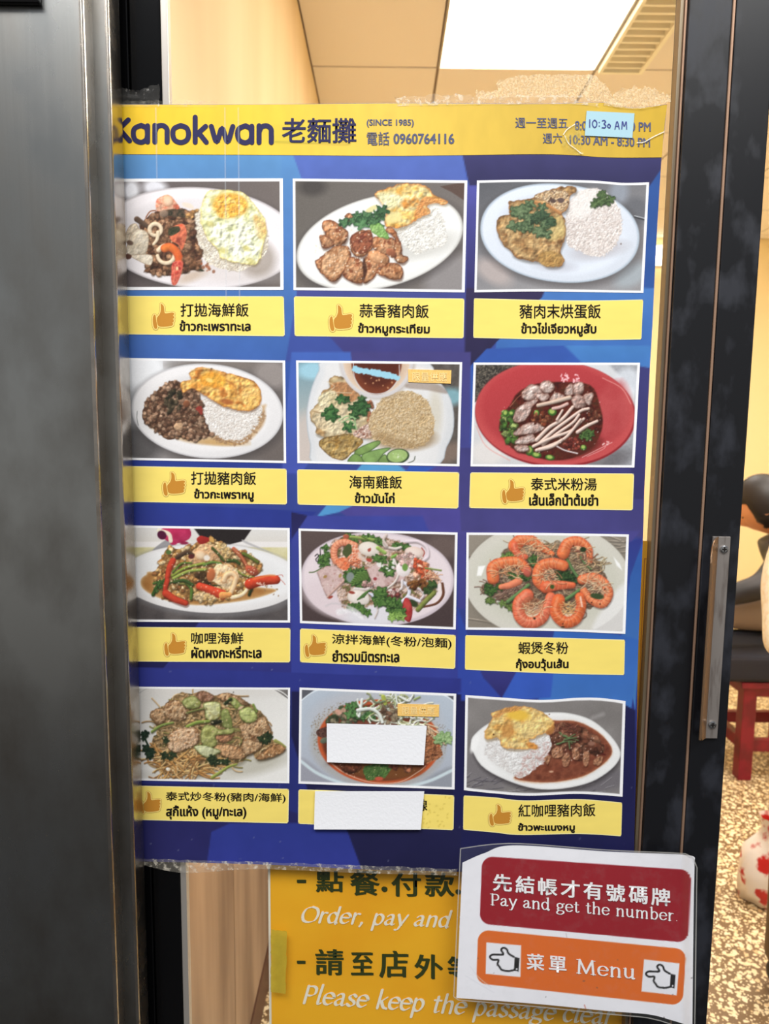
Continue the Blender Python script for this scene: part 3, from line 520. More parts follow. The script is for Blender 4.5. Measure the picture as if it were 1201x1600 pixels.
    s.stroke([(590, 600), (640, 625), (720, 645)], 8, (225, 215, 215)); s.stroke([(750, 670), (850, 620), (940, 575)], 4, (250, 200, 195), op=.8); s.stroke([(780, 665), (880, 620), (900, 600)], 3, (250, 200, 195), op=.8); s.spots([(860, 590), (930, 565), (920, 590)], 10, 2, 5, [(250, 210, 205)])
    s.spots([(250, 340), (800, 250), (860, 600), (300, 640)], 50, 1.5, 3, [(255, 235, 220)], .8, 3)
def dish7(s):
    s.grad((222, 220, 216), (215, 205, 190), 0, 60, 0, 300); s.poly([(60, 190), (1180, 190), (1180, 330), (60, 330)], [(205, 195, 130), (220, 212, 165)], f=100, sm=False, soft=6); s.poly([(60, 165), (1180, 165), (1180, 205), (60, 205)], (235, 230, 226), sm=False, soft=8)
    s.poly([(-60, 560), (1190, 575), (1190, 760), (-60, 760)], [(72, 66, 66), (95, 88, 86)], f=120, sm=False, soft=10); s.stroke([(640, 720), (900, 620), (1180, 600)], 20, (110, 102, 98), op=.5, soft=30)
    s.poly([(480, 60), (910, 60), (840, 160), (740, 185), (560, 165)], (38, 32, 32), sm=False, soft=6); s.poly([(200, 220), (330, 130), (360, 180), (240, 230)], (150, 148, 150), soft=8); s.poly([(830, 150), (900, 180), (1050, 250), (860, 180)], (185, 182, 182), soft=8)
    s.poly([(240, 100), (280, 68), (430, 60), (468, 95), (455, 145), (380, 175), (300, 160)], [(175, 25, 70), (205, 45, 95)], f=60, lit=.3); s.ell(345, 175, 25, 14, 0, (185, 30, 80), 5); s.ell(420, 175, 30, 12, 0, (150, 20, 60), 5); s.stroke([(240, 85), (310, 110), (325, 160)], 28, (232, 222, 195), lit=.1); s.ell(262, 118, 34, 30, 40, (80, 18, 50), 5)
    s.ell(620, 440, 660, 262, 2, (120, 118, 120), 30, op=.6); s.ell(612, 425, 640, 245, 1.5, (245, 245, 245), 5, c2=(225, 222, 220)); s.ell(612, 405, 600, 205, 1, (222, 222, 220), 40, c2=(240, 240, 240)); s.poly([(100, 300), (250, 250), (240, 360), (110, 400)], (232, 232, 230), soft=40, op=.7)
    s.poly([(112, 440), (150, 400), (240, 380), (900, 480), (1060, 500), (1040, 530), (860, 580), (560, 615), (380, 600), (230, 560), (130, 500)], [(170, 110, 50), (195, 140, 75)], f=80, soft=10, edge=(215, 175, 120), ew=22); s.spots([(1000, 470), (1140, 510), (1120, 550), (1000, 540)], 10, 2, 6, [(150, 110, 70)])
    B = [(240, 320), (300, 210), (400, 215), (470, 190), (560, 150), (640, 150), (740, 215), (860, 240), (950, 300), (960, 370), (900, 440), (880, 520), (740, 560), (620, 600), (470, 580), (350, 590), (250, 540), (205, 470)]
    s.clump(B, 420, 8, 17, [(205, 150, 80), (220, 175, 110), (180, 120, 60), (150, 95, 50), (228, 195, 140)], base=[(110, 75, 35), (170, 120, 65)], wob=.35, tex=.4)
    s.clump([(500, 400), (580, 380), (600, 470), (520, 480)], 14, 10, 16, [(70, 50, 30), (95, 60, 40)]); s.clump([(590, 160), (680, 175), (740, 230), (720, 280), (620, 210)], 40, 8, 15, [(222, 180, 110), (235, 200, 140)], tex=.4)
    s.poly([(450, 300), (490, 220), (560, 180), (640, 200), (690, 270), (600, 300), (520, 320)], [(225, 180, 130), (205, 150, 100)], f=30, emb=.5, wob=8, lit=.3); s.ell(535, 260, 45, 38, 20, (240, 210, 170), 10, lit=.3, c2=(205, 150, 100)); s.ell(580, 280, 22, 20, 0, (235, 225, 210), 8)
    s.poly([(505, 150), (530, 125), (590, 135), (600, 160), (540, 180)], (165, 35, 30), lit=.3, wob=5); s.poly([(600, 160), (600, 130), (625, 135), (630, 170)], (215, 160, 80))
    s.stroke([(370, 275), (440, 240), (480, 260)], 30, (75, 55, 40), lit=.4); s.ell(470, 270, 22, 17, 0, (90, 35, 35), 6); s.ell(310, 240, 20, 16, 0, (80, 110, 50), 6)
    for q, w, c in (([(335, 405), (430, 350), (560, 318)], 22, (140, 155, 55)), ([(345, 425), (450, 375), (570, 362)], 24, (150, 165, 70)), ([(340, 380), (400, 320), (470, 315)], 16, (95, 120, 45)), ([(560, 330), (620, 310), (680, 320)], 20, (100, 130, 55)), ([(620, 210), (660, 250), (700, 300)], 20, (70, 85, 35)), ([(200, 540), (230, 480), (290, 430)], 26, (55, 90, 35)), ([(205, 460), (260, 450), (300, 480)], 18, (80, 110, 45)), ([(380, 460), (450, 470), (485, 520)], 16, (150, 145, 70)), ([(430, 450), (470, 500), (468, 570)], 24, (85, 120, 45)), ([(730, 300), (780, 300), (810, 320)], 26, (60, 80, 35)), ([(840, 250), (880, 270), (940, 310)], 26, (95, 110, 40)), ([(780, 360), (840, 400), (920, 420)], 12, (140, 150, 60)), ([(620, 475), (680, 470), (720, 460)], 9, (50, 60, 25)), ([(880, 540), (900, 490)], 22, (45, 55, 28)), ([(350, 450), (420, 440), (480, 470)], 26, (60, 85, 38)), ([(300, 560), (270, 500)], 14, (80, 100, 40))):
        s.stroke([(x+2, y+7) for x, y in q], w, (50, 35, 18), op=.5, soft=8); s.stroke(q, w, c, w*.8, lit=.4, edge=cc(*c)*.7)
    s.herb([(200, 530), (230, 450), (300, 430), (300, 470)], 5, 16, 24, ((50, 85, 35), (75, 110, 50), (35, 60, 25)), 0)
    for q, w in (([(340, 300), (315, 350), (300, 420)], 44), ([(300, 440), (285, 500), (290, 550)], 36), ([(290, 530), (350, 570), (430, 600)], 52), ([(770, 215), (830, 280), (870, 350)], 26)):
        s.stroke([(x+2, y+8) for x, y in q], w, (80, 30, 15), op=.5, soft=8); s.stroke(q, w, (205, 60, 35) if w > 30 else (195, 110, 70), w*.75, lit=.25, edge=(160, 35, 25))
    s.ell(900, 370, 50, 30, 30, (175, 75, 50), 8, lit=.3, tex=.3)
    s.poly([(620, 370), (660, 325), (740, 325), (800, 380), (800, 440), (740, 500), (680, 480), (630, 450), (590, 440)], [(232, 190, 135), (240, 210, 165), (215, 155, 95)], f=40, emb=.4, wob=6, lit=.25); s.ell(610, 400, 30, 48, 10, (190, 100, 55), 8, lit=.3)
    s.stroke([(700, 440), (720, 400), (760, 390), (785, 420), (770, 480), (740, 545)], 42, (242, 205, 155), 34, lit=.3, edge=(215, 140, 80)); s.stroke([(760, 560), (830, 540), (868, 490), (850, 455)], 32, (245, 222, 180), 22, lit=.25, edge=(220, 165, 105))
    s.stroke([(530, 480), (600, 505), (690, 540)], 52, (222, 70, 40), 70, lit=.3, edge=(185, 45, 25)); s.stroke([(690, 545), (740, 540)], 50, (235, 150, 75), 36, lit=.3)
    s.stroke([(885, 465), (970, 440), (1070, 435)], 76, (210, 60, 32), 62, lit=.35, edge=(165, 45, 22)); s.stroke([(900, 480), (1000, 470), (1080, 455)], 5, (150, 35, 20)); s.stroke([(910, 430), (1010, 405), (1060, 405)], 14, (235, 130, 60), op=.7, soft=8); s.spots([(920, 455), (1000, 460), (990, 475)], 10, 3, 5, [(255, 225, 200)]); s.stroke([(1080, 420), (1110, 440), (1135, 468)], 3, (190, 60, 40)); s.stroke([(1075, 405), (1110, 400), (1120, 412)], 3, (190, 60, 40))
    s.clump([(520, 530), (640, 560), (630, 600), (520, 580)], 40, 7, 13, [(225, 180, 110), (240, 205, 150)], tex=.4); s.spots([(230, 300), (560, 180), (900, 300), (860, 520), (400, 590)], 110, 2, 4, [(255, 240, 205), (250, 225, 170)], .8, 3)
def dish8(s):
    s.grad((95, 78, 74), (70, 55, 55), 0, 0, 100, 800); s.ell(1050, 200, 120, 80, 0, (110, 92, 85), 50, op=.7)
    s.ell(598, 420, 532, 326, 2, (222, 205, 210), 6, c2=(205, 190, 198), e=2.08); s.ell(598, 415, 516, 308, 2, (232, 216, 220), 14, e=2.08); s.ell(300, 560, 220, 120, 20, (226, 208, 212), 50); s.ell(560, 680, 200, 70, 0, (222, 222, 228), 40, op=.8); s.poly([(850, 500), (900, 550), (860, 640), (800, 600)], (215, 180, 170), soft=14)
    G = ((62, 105, 42), (95, 135, 60), (38, 68, 30))
    s.stroke([(165, 262), (180, 248), (188, 262), (170, 285), (185, 300), (200, 250)], 6, (25, 20, 25)); s.stroke([(200, 210), (205, 290)], 5, (25, 20, 25))
    s.herb([(210, 240), (260, 190), (290, 230), (280, 310), (220, 320)], 9, 22, 34, G, 2); s.stroke([(125, 375), (160, 372), (210, 345)], 7, (70, 95, 40))
    s.poly([(280, 170), (500, 120), (800, 180), (1000, 380), (1000, 520), (880, 620), (760, 640), (600, 600), (400, 640), (330, 560), (300, 380)], [(185, 150, 130), (215, 190, 175), (150, 110, 85), (110, 110, 60)], f=28, emb=.5, soft=12, wob=12)
    s.herb([(380, 130), (560, 130), (640, 170), (560, 190), (400, 200)], 12, 22, 34, G, 3); s.stroke([(415, 130), (500, 140), (570, 150)], 20, (135, 155, 75), lit=.4); s.stroke([(490, 125), (560, 160)], 12, (90, 120, 50), lit=.4); s.ell(380, 128, 22, 18, 0, (175, 85, 60), 6, lit=.3)
    s.herb([(690, 170), (790, 175), (800, 200), (700, 200)], 6, 18, 28, G, 2)
    # shrimp left
    s.shrimp([(440, 190), (370, 165), (310, 190), (295, 250), (310, 300)], 50, 44, (240, 150, 110), (225, 120, 85), .25, 22, False)
    s.poly([(310, 290), (370, 270), (400, 300), (400, 350), (360, 360), (320, 330)], [(232, 95, 50), (245, 150, 105)], f=22, emb=.3); s.poly([(400, 210), (440, 180), (485, 250), (490, 300), (420, 330), (390, 270)], [(235, 120, 80), (245, 190, 160), (225, 100, 60)], f=18, emb=.4, wob=6)
    s.poly([(370, 200), (410, 180), (420, 230), (385, 270), (360, 240)], (75, 85, 45), wob=6); s.noodles([(400, 290), (490, 290), (500, 350), (420, 370)], 26, 60, 5, [(240, 150, 110), (225, 110, 70)])
    s.ell(540, 212, 75, 50, 8, (238, 228, 215), 6, lit=.12, c2=(215, 200, 185)); s.poly([(465, 230), (530, 290), (600, 260), (590, 200), (560, 300), (480, 290)], (225, 212, 200), soft=8, op=.7); s.poly([(530, 215), (552, 205), (552, 225), (535, 232)], (180, 75, 60)); s.ell(540, 290, 20, 12, 20, (190, 65, 50), 5)
    # ham slices
    def ham(p, sd): 
        s.poly([(x+3, y+10) for x, y in p], (70, 45, 40), op=.55, soft=12, sm=False); s.poly(p, [(205, 170, 165), (218, 188, 182), (195, 158, 152)], f=30, sm=False, wob=5, edge=(175, 135, 125), ew=9, seed=sd); s.spots(p, 34, 2, 6, [(185, 120, 115), (235, 215, 205), (160, 120, 90)], .6, 4)
    ham([(175, 368), (240, 332), (310, 328), (385, 400), (385, 420), (250, 545), (235, 520)], 1); s.stroke([(385, 415), (310, 490), (250, 548)], 12, (190, 150, 135), lit=.3); s.ell(235, 405, 14, 10, -30, (170, 130, 70), 4); s.ell(340, 398, 10, 16, 20, (180, 145, 85), 4); s.ell(272, 548, 18, 9, -25, (165, 65, 50), 4)
    s.herb([(400, 380), (520, 370), (550, 440), (440, 480), (340, 520), (360, 590), (330, 560)], 16, 24, 40, G, 3); s.ell(410, 410, 28, 36, 0, (130, 140, 135), 8)
    for k in range(6): s.stroke([(410+k*10, 450-k*14), (530+k*4, 420-k*10)], 11, (85, 120, 52), lit=.4)
    ham([(520, 350), (610, 300), (700, 290), (790, 400), (785, 425), (600, 490), (570, 470)], 2); s.ell(582, 420, 13, 11, 0, (165, 55, 60), 4)
    s.herb([(590, 270), (700, 250), (700, 370), (640, 360)], 10, 22, 36, G, 2); s.stroke([(600, 205), (650, 240)], 26, (150, 180, 85), lit=.4); s.stroke([(700, 270), (730, 255)], 20, (120, 170, 70), lit=.3); s.spots([(600, 290), (720, 290), (700, 360), (620, 350)], 9, 5, 12, [(240, 235, 230)], .9)
    s.stroke([(440, 490), (530, 490), (580, 455)], 22, (222, 208, 205), 12, lit=.2); s.clump([(480, 450), (560, 450), (550, 480), (480, 475)], 8, 8, 13, [(205, 160, 150), (190, 140, 130)])
    s.poly([(390, 560), (400, 510), (450, 495), (520, 510), (545, 560), (520, 600), (440, 595)], [(225, 212, 200), (235, 225, 215)], f=40, lit=.2, edge=(190, 175, 160), ew=14); s.ell(420, 515, 22, 10, 10, (160, 60, 45), 4)
    for k in range(4): s.stroke([(460+k*14, 565-k*6), (510+k*10, 520-k*6), (560, 500)], 10, (65, 100, 45), lit=.4)
    # onion rings / squid
    for q, w, c in (([(560, 530), (600, 570), (680, 590), (760, 580), (815, 530), (810, 470), (770, 440)], 24, (222, 222, 235)), ([(720, 300), (745, 370), (720, 440), (660, 490)], 14, (228, 215, 205)), ([(640, 170), (655, 195), (720, 210), (760, 200)], 18, (225, 210, 200)), ([(800, 160), (880, 160), (940, 200), (950, 260), (920, 290)], 22, (230, 212, 218)), ([(680, 500), (760, 490), (770, 430)], 16, (230, 220, 220)), ([(820, 480), (890, 490), (920, 530), (900, 560)], 16, (220, 205, 205)), ([(820, 545), (890, 575)], 22, (225, 222, 232)), ([(660, 115), (640, 150), (665, 190)], 18, (215, 195, 185)), ([(540, 520), (600, 560), (690, 600)], 12, (210, 215, 235)), ([(590, 600), (600, 640), (580, 690)], 8, (215, 200, 190))):
        s.stroke([(x+2, y+8) for x, y in q], w, (80, 60, 55), op=.45, soft=9); s.stroke(q, w, c, lit=.2, edge=cc(*c)*.85)
    s.ell(855, 235, 68, 38, 8, (240, 220, 208), 6, lit=.1, c2=(220, 190, 175)); s.stroke([(905, 205), (925, 235), (915, 265)], 7, (170, 60, 45)); s.ell(780, 350, 52, 55, 20, (240, 228, 225), 8, lit=.15); s.clump([(740, 250), (850, 260), (870, 330), (780, 340)], 34, 8, 15, [(235, 195, 185), (220, 170, 160), (245, 220, 210)], dark=.7); s.ell(790, 340, 20, 26, 0, (110, 155, 65), 6)
    s.clump([(860, 290), (930, 300), (960, 370), (1020, 420), (930, 420), (860, 400)], 34, 9, 18, [(228, 95, 55), (240, 140, 95), (215, 80, 45), (245, 185, 150)], dark=.7); s.noodles([(930, 370), (1020, 400), (1030, 440), (950, 430)], 22, 60, 5, [(235, 150, 110), (240, 180, 140)]); s.stroke([(930, 345), (1040, 362)], 12, (125, 140, 70), lit=.3)
    s.clump([(810, 440), (930, 440), (930, 500), (820, 480)], 34, 8, 14, [(130, 75, 35), (160, 100, 50), (100, 55, 30)]); s.herb([(930, 450), (990, 450), (990, 500), (940, 520)], 5, 22, 32, ((45, 75, 35), (70, 100, 45), (30, 50, 25)), 1)
    s.stroke([(1048, 455), (1055, 530), (1010, 590), (920, 615)], 22, (105, 60, 40), 14, lit=.2); s.stroke([(1030, 460), (1030, 530), (990, 575)], 24, (238, 222, 218)); s.stroke([(990, 520), (930, 580), (880, 635)], 34, (125, 135, 60), lit=.4, edge=(90, 95, 40)); s.ell(845, 590, 36, 22, 30, (50, 65, 35), 6)
    s.poly([(785, 560), (820, 565), (842, 640), (825, 718), (790, 705), (765, 660)], [(170, 40, 40), (195, 65, 60)], f=30, lit=.3, edge=(140, 25, 30), ew=10); s.clump([(660, 500), (740, 500), (730, 550), (680, 550)], 12, 9, 16, [(130, 60, 55), (205, 170, 160), (105, 45, 45)])
    s.herb([(570, 510), (650, 520), (780, 620), (760, 660), (680, 640), (600, 580)], 16, 28, 46, G, 3); s.herb([(690, 660), (770, 660), (760, 690), (700, 700)], 4, 24, 32, ((130, 170, 70), (150, 190, 90), (90, 130, 50)), 1); s.herb([(370, 610), (470, 610), (540, 660), (540, 690), (460, 640)], 9, 20, 32, G, 2)
    s.stroke([(240, 610), (290, 590), (350, 600), (440, 630), (510, 690)], 14, (205, 195, 198), op=.7, soft=9); s.stroke([(330, 650), (420, 640), (490, 690)], 40, (240, 238, 240), 20, op=.8, soft=20)
def dish9(s):
    s.grad((150, 140, 125), (135, 125, 110), 0, 0, 100, 800); s.noodles([(60, 90), (1080, 90), (1080, 730), (60, 730)], 60, 300, 8, [(165, 152, 135), (125, 112, 98)], curl=.05, bias=.05)
    s.ell(585, 410, 545, 400, 2, (120, 112, 98), 30, op=.5); s.ell(570, 395, 530, 370, 2, (225, 222, 208), 6, c2=(210, 206, 192)); s.ell(570, 400, 470, 300, 2, (205, 203, 186), 60); s.poly([(960, 520), (1080, 420), (1080, 735), (850, 735)], (235, 234, 232), soft=30, op=.8)
    s.poly([(130, 305), (175, 300), (150, 365), (120, 365)], (250, 250, 245), sm=False, soft=8); s.poly([(990, 245), (1030, 290), (1045, 330), (1010, 300)], (248, 248, 245), sm=False, soft=8)
    G = ((50, 85, 35), (75, 110, 50), (30, 55, 28)); B = [(300, 200), (400, 130), (600, 160), (700, 150), (860, 240), (930, 340), (950, 500), (880, 560), (700, 600), (560, 560), (380, 570), (250, 520), (150, 460), (190, 390), (250, 280)]
    s.poly(B, [(130, 105, 80), (95, 75, 60), (160, 135, 105)], f=30, emb=.4, soft=10, wob=14); s.noodles(B, 260, 110, 5, [(165, 140, 105), (135, 105, 80), (190, 165, 130), (110, 80, 65)]); s.noodles([(150, 430), (330, 440), (420, 400), (400, 490), (220, 500)], 70, 90, 5, [(160, 125, 105), (125, 90, 75)]); s.noodles([(560, 160), (640, 160), (900, 280), (920, 350), (840, 350), (620, 230)], 70, 90, 5, [(190, 165, 120), (150, 120, 85)])
    s.herb([(295, 230), (370, 220), (360, 250), (300, 250)], 5, 16, 26, ((90, 125, 50), (120, 150, 70), (60, 90, 40)), 1); s.herb([(190, 410), (280, 400), (260, 460), (190, 480)], 7, 20, 32, G, 1); s.herb([(190, 520), (340, 540), (370, 590), (300, 560)], 8, 16, 26, ((85, 110, 50), (110, 135, 65), (60, 80, 35)), 1)
    s.herb([(640, 330), (760, 330), (790, 420), (740, 430), (660, 380)], 10, 26, 38, ((35, 62, 32), (55, 85, 42), (22, 42, 22)), 2); s.herb([(340, 350), (480, 370), (480, 400), (360, 380)], 6, 18, 28, G, 1); s.herb([(430, 240), (490, 230), (480, 300)], 4, 18, 26, G, 1)
    for q, w in (([(320, 530), (390, 475), (450, 425)], 28), ([(680, 230), (720, 310), (760, 370)], 22), ([(670, 525), (720, 495), (775, 455)], 26), ([(770, 235), (810, 290), (850, 325)], 10), ([(440, 250), (480, 300)], 16)):
        s.stroke([(x+2, y+8) for x, y in q], w, (40, 30, 20), op=.5, soft=8); s.stroke(q, w, (95, 130, 75), w*.8, lit=.4, edge=(60, 90, 45))
    def S(q, w, w2, c=(236, 118, 62), sd=0): s.shrimp(q, w, w2, c, (212, 82, 45), .07, 36)
    S([(365, 175), (400, 140), (470, 140), (540, 190), (600, 225)], 88, 30); S([(360, 170), (375, 220), (430, 245)], 50, 34, (235, 105, 70))
    S([(670, 220), (700, 160), (770, 145), (830, 190), (840, 270)], 80, 34); S([(225, 380), (225, 310), (300, 280), (390, 280), (440, 330)], 78, 60); s.stroke([(275, 435), (330, 425), (385, 400)], 34, (240, 130, 90), 50, lit=.25, edge=(215, 95, 60)); s.ell(440, 340, 36, 24, 70, (200, 90, 70), 10, lit=.3)
    S([(670, 300), (600, 285), (525, 310), (510, 390), (560, 440)], 68, 74); S([(560, 435), (640, 425), (730, 425)], 78, 40, (228, 100, 58))
    S([(790, 390), (860, 375), (930, 410), (960, 480), (920, 545), (850, 520), (800, 460)], 62, 46, (238, 128, 75))
    S([(440, 490), (390, 540), (395, 620), (450, 665), (530, 640), (570, 560), (590, 500)], 84, 62, (234, 112, 78)); S([(640, 520), (625, 600), (680, 660), (750, 640), (785, 560), (775, 500)], 82, 60, (232, 104, 48))
    s.stroke([(780, 500), (790, 560)], 10, (255, 235, 220), op=.8, soft=6)
    s.poly([(400, 560), (440, 500), (520, 520), (520, 590), (450, 610)], [(130, 70, 45), (190, 110, 70)], f=15, soft=10, op=.55); s.noodles([(420, 540), (540, 540), (530, 600), (430, 600)], 34, 50, 4, [(250, 200, 150), (235, 150, 105)], curl=.3)
    s.noodles([(650, 560), (720, 540), (730, 600), (660, 600)], 28, 50, 4, [(250, 180, 110), (235, 150, 90)], curl=.3); s.noodles([(240, 330), (370, 300), (430, 300), (330, 370)], 40, 80, 4, [(250, 190, 140), (230, 150, 100)], curl=.4); s.noodles([(430, 130), (540, 170), (600, 240), (420, 220)], 34, 90, 4, [(250, 190, 140), (240, 160, 110)], curl=.4); s.noodles([(740, 200), (860, 200), (850, 300), (760, 250)], 24, 70, 4, [(240, 180, 130), (150, 80, 60)], curl=.5); s.noodles([(780, 370), (900, 390), (960, 460), (860, 440)], 44, 80, 4, [(250, 195, 150), (235, 150, 105)], curl=.4); s.noodles([(520, 330), (640, 330), (640, 420), (540, 400)], 30, 70, 4, [(250, 190, 140), (205, 120, 80)], curl=.6)
    s.ell(885, 495, 44, 18, 8, (55, 75, 40), 6); s.ell(600, 435, 14, 14, 0, (60, 85, 35), 4); s.ell(797, 198, 20, 16, 0, (35, 55, 28), 5); s.ell(488, 636, 8, 8, 0, (60, 40, 25), 3); s.ell(668, 690, 12, 6, 0, (80, 50, 30), 3)
    for x, y in ((735, 175), (850, 535), (668, 672), (905, 545), (935, 450)): s.ell(x, y, 5, 5, 0, (80, 40, 25), 3)
def dish10(s):
    s.grad((205, 202, 196), (236, 234, 228), 0, 60, 300, 700); s.poly([(1000, 60), (1150, 60), (1150, 160)], (85, 80, 78), sm=False); s.stroke([(980, 62), (1080, 95), (1150, 150)], 8, (235, 235, 230)); s.ell(560, 90, 500, 60, 0, (215, 210, 202), 50, op=.6); s.stroke([(50, 110), (110, 75), (160, 64)], 7, (170, 168, 165), op=.8); s.ell(900, 620, 260, 70, -15, (180, 175, 155), 60, op=.7); s.ell(400, 720, 300, 30, 5, (190, 186, 172), 40, op=.6)
    B = [(140, 250), (230, 200), (340, 110), (440, 110), (530, 95), (620, 120), (700, 105), (800, 150), (900, 220), (970, 280), (1010, 370), (1020, 440), (1110, 490), (1070, 540), (920, 590), (870, 540), (800, 600), (700, 640), (600, 660), (470, 700), (300, 690), (175, 620), (170, 540), (140, 480), (190, 370), (150, 310)]
    s.poly([(x+6, y+20) for x, y in B], (120, 112, 90), op=.6, soft=24); s.poly(B, [(95, 75, 45), (150, 115, 70), (175, 140, 95), (80, 70, 35)], f=30, wob=12, emb=.5, ef=22)
    s.noodles(B, 130, 120, 9, [(190, 150, 95), (170, 130, 80), (140, 130, 70), (205, 170, 120)]); s.noodles([(180, 560), (300, 540), (560, 580), (560, 650), (400, 705), (260, 690), (180, 640)], 120, 170, 9, [(205, 150, 80), (190, 130, 65), (220, 175, 110), (160, 110, 60)], curl=.5)
    def pork(p, sd, pal=((150, 110, 72), (180, 140, 98), (198, 162, 120), (128, 88, 55))): 
        s.poly([(x+4, y+12) for x, y in p], (55, 40, 22), op=.6, soft=12); s.poly(p, pal, f=26, wob=9, emb=.55, ef=18, edge=(110, 75, 45), ew=14, lit=.3, seed=sd)
    def veg(p, sd, pal=((150, 160, 85), (180, 190, 115), (130, 140, 65))):
        s.poly([(x+3, y+10) for x, y in p], (50, 45, 20), op=.6, soft=10); s.poly(p, pal, f=45, wob=4, emb=.3, edge=(95, 105, 45), ew=12, lit=.25, seed=sd)
    pork([(140, 245), (230, 215), (240, 310), (190, 330), (150, 290)], 1); pork([(240, 190), (330, 150), (400, 220), (390, 290), (310, 300), (240, 260)], 2); pork([(470, 110), (540, 92), (600, 130), (560, 165), (490, 155)], 3, ((140, 95, 70), (170, 125, 98), (120, 80, 55))); pork([(620, 125), (700, 105), (800, 150), (830, 190), (700, 180), (650, 160)], 4); pork([(790, 330), (900, 300), (960, 280), (1010, 370), (980, 430), (900, 470), (820, 440), (790, 380)], 5); pork([(810, 440), (900, 450), (950, 480), (870, 545), (800, 540)], 6)
    veg([(370, 160), (440, 125), (500, 170), (480, 210), (400, 215)], 7, ((150, 150, 75), (175, 180, 110), (120, 125, 55))); veg([(520, 180), (600, 165), (645, 190), (640, 270), (600, 300), (540, 290), (530, 240)], 8, ((190, 190, 120), (205, 205, 150), (165, 155, 85))); veg([(700, 150), (740, 140), (800, 190), (820, 200), (760, 220)], 9); veg([(780, 230), (850, 205), (905, 250), (900, 300), (840, 320), (790, 290)], 10, ((160, 170, 85), (190, 198, 120))); veg([(650, 235), (700, 230), (730, 350), (660, 345)], 11, ((115, 125, 60), (140, 148, 80))); s.ell(790, 212, 22, 9, -30, (215, 180, 140), 5)
    for q, w, c in (([(405, 350), (470, 320), (560, 310)], 26, (125, 145, 60)), ([(150, 385), (220, 340), (300, 320)], 20, (120, 140, 65)), ([(400, 250), (470, 230), (540, 215)], 14, (105, 110, 55)), ([(590, 320), (640, 310)], 34, (35, 38, 25)), ([(680, 180), (720, 150)], 26, (40, 50, 28)), ([(880, 190), (905, 240)], 18, (120, 140, 60))): s.stroke([(x+2, y+8) for x, y in q], w, (40, 32, 15), op=.5, soft=8); s.stroke(q, w, c, w*.8, lit=.4)
    pork([(255, 470), (290, 390), (370, 350), (470, 360), (490, 420), (470, 470), (350, 530), (290, 525)], 12, ((185, 140, 98), (205, 165, 125), (218, 182, 145), (165, 118, 75)))
    pork([(590, 490), (700, 470), (800, 510), (820, 570), (750, 585), (660, 560)], 13, ((180, 130, 85), (200, 155, 108), (160, 110, 68))); pork([(600, 410), (680, 390), (740, 380), (720, 440), (640, 460)], 14, ((165, 105, 70), (185, 130, 90), (140, 85, 58)))
    veg([(500, 400), (530, 340), (600, 345), (640, 370), (740, 360), (720, 400), (610, 410), (620, 470), (560, 500), (510, 470)], 15, ((150, 150, 80), (170, 172, 100), (130, 130, 62))); veg([(455, 490), (520, 480), (640, 520), (620, 545), (550, 570), (490, 540)], 16, ((190, 192, 140), (205, 208, 165)))
    pork([(905, 580), (960, 520), (1050, 470), (1115, 500), (1070, 545), (980, 580)], 17, ((165, 115, 70), (185, 135, 88), (145, 98, 55))); s.stroke([(1040, 450), (1080, 470), (1115, 495)], 26, (150, 150, 75), 10, lit=.3)
    D = ((32, 48, 30), (52, 68, 38), (20, 32, 20)); s.herb([(75, 400), (120, 390), (110, 440), (80, 430)], 5, 16, 26, ((25, 48, 35), (40, 62, 42), (15, 30, 22)), 0); s.herb([(95, 480), (150, 500), (160, 560), (110, 560)], 8, 18, 30, ((25, 48, 35), (40, 62, 42), (15, 30, 22)), 1); s.stroke([(100, 440), (125, 490)], 14, (30, 50, 35))
    s.herb([(920, 410), (1020, 410), (1010, 450), (950, 460)], 8, 20, 30, D, 1); s.herb([(230, 430), (260, 430), (250, 470)], 3, 16, 22, D, 0); s.herb([(200, 530), (300, 540), (300, 580), (220, 570)], 7, 16, 26, D, 0); s.herb([(570, 570), (640, 570), (700, 610), (620, 630)], 8, 20, 30, D, 1)
    s.stroke([(585, 715), (640, 680), (700, 640), (760, 620)], 26, (140, 150, 65), 14, lit=.4); s.ell(265, 655, 16, 12, 20, (245, 240, 225), 4); s.spots(B, 170, 2, 5, [(235, 210, 160), (225, 195, 140), (245, 225, 185)], .75, 3); s.ell(738, 100, 4, 4, 0, (60, 50, 40), 2)
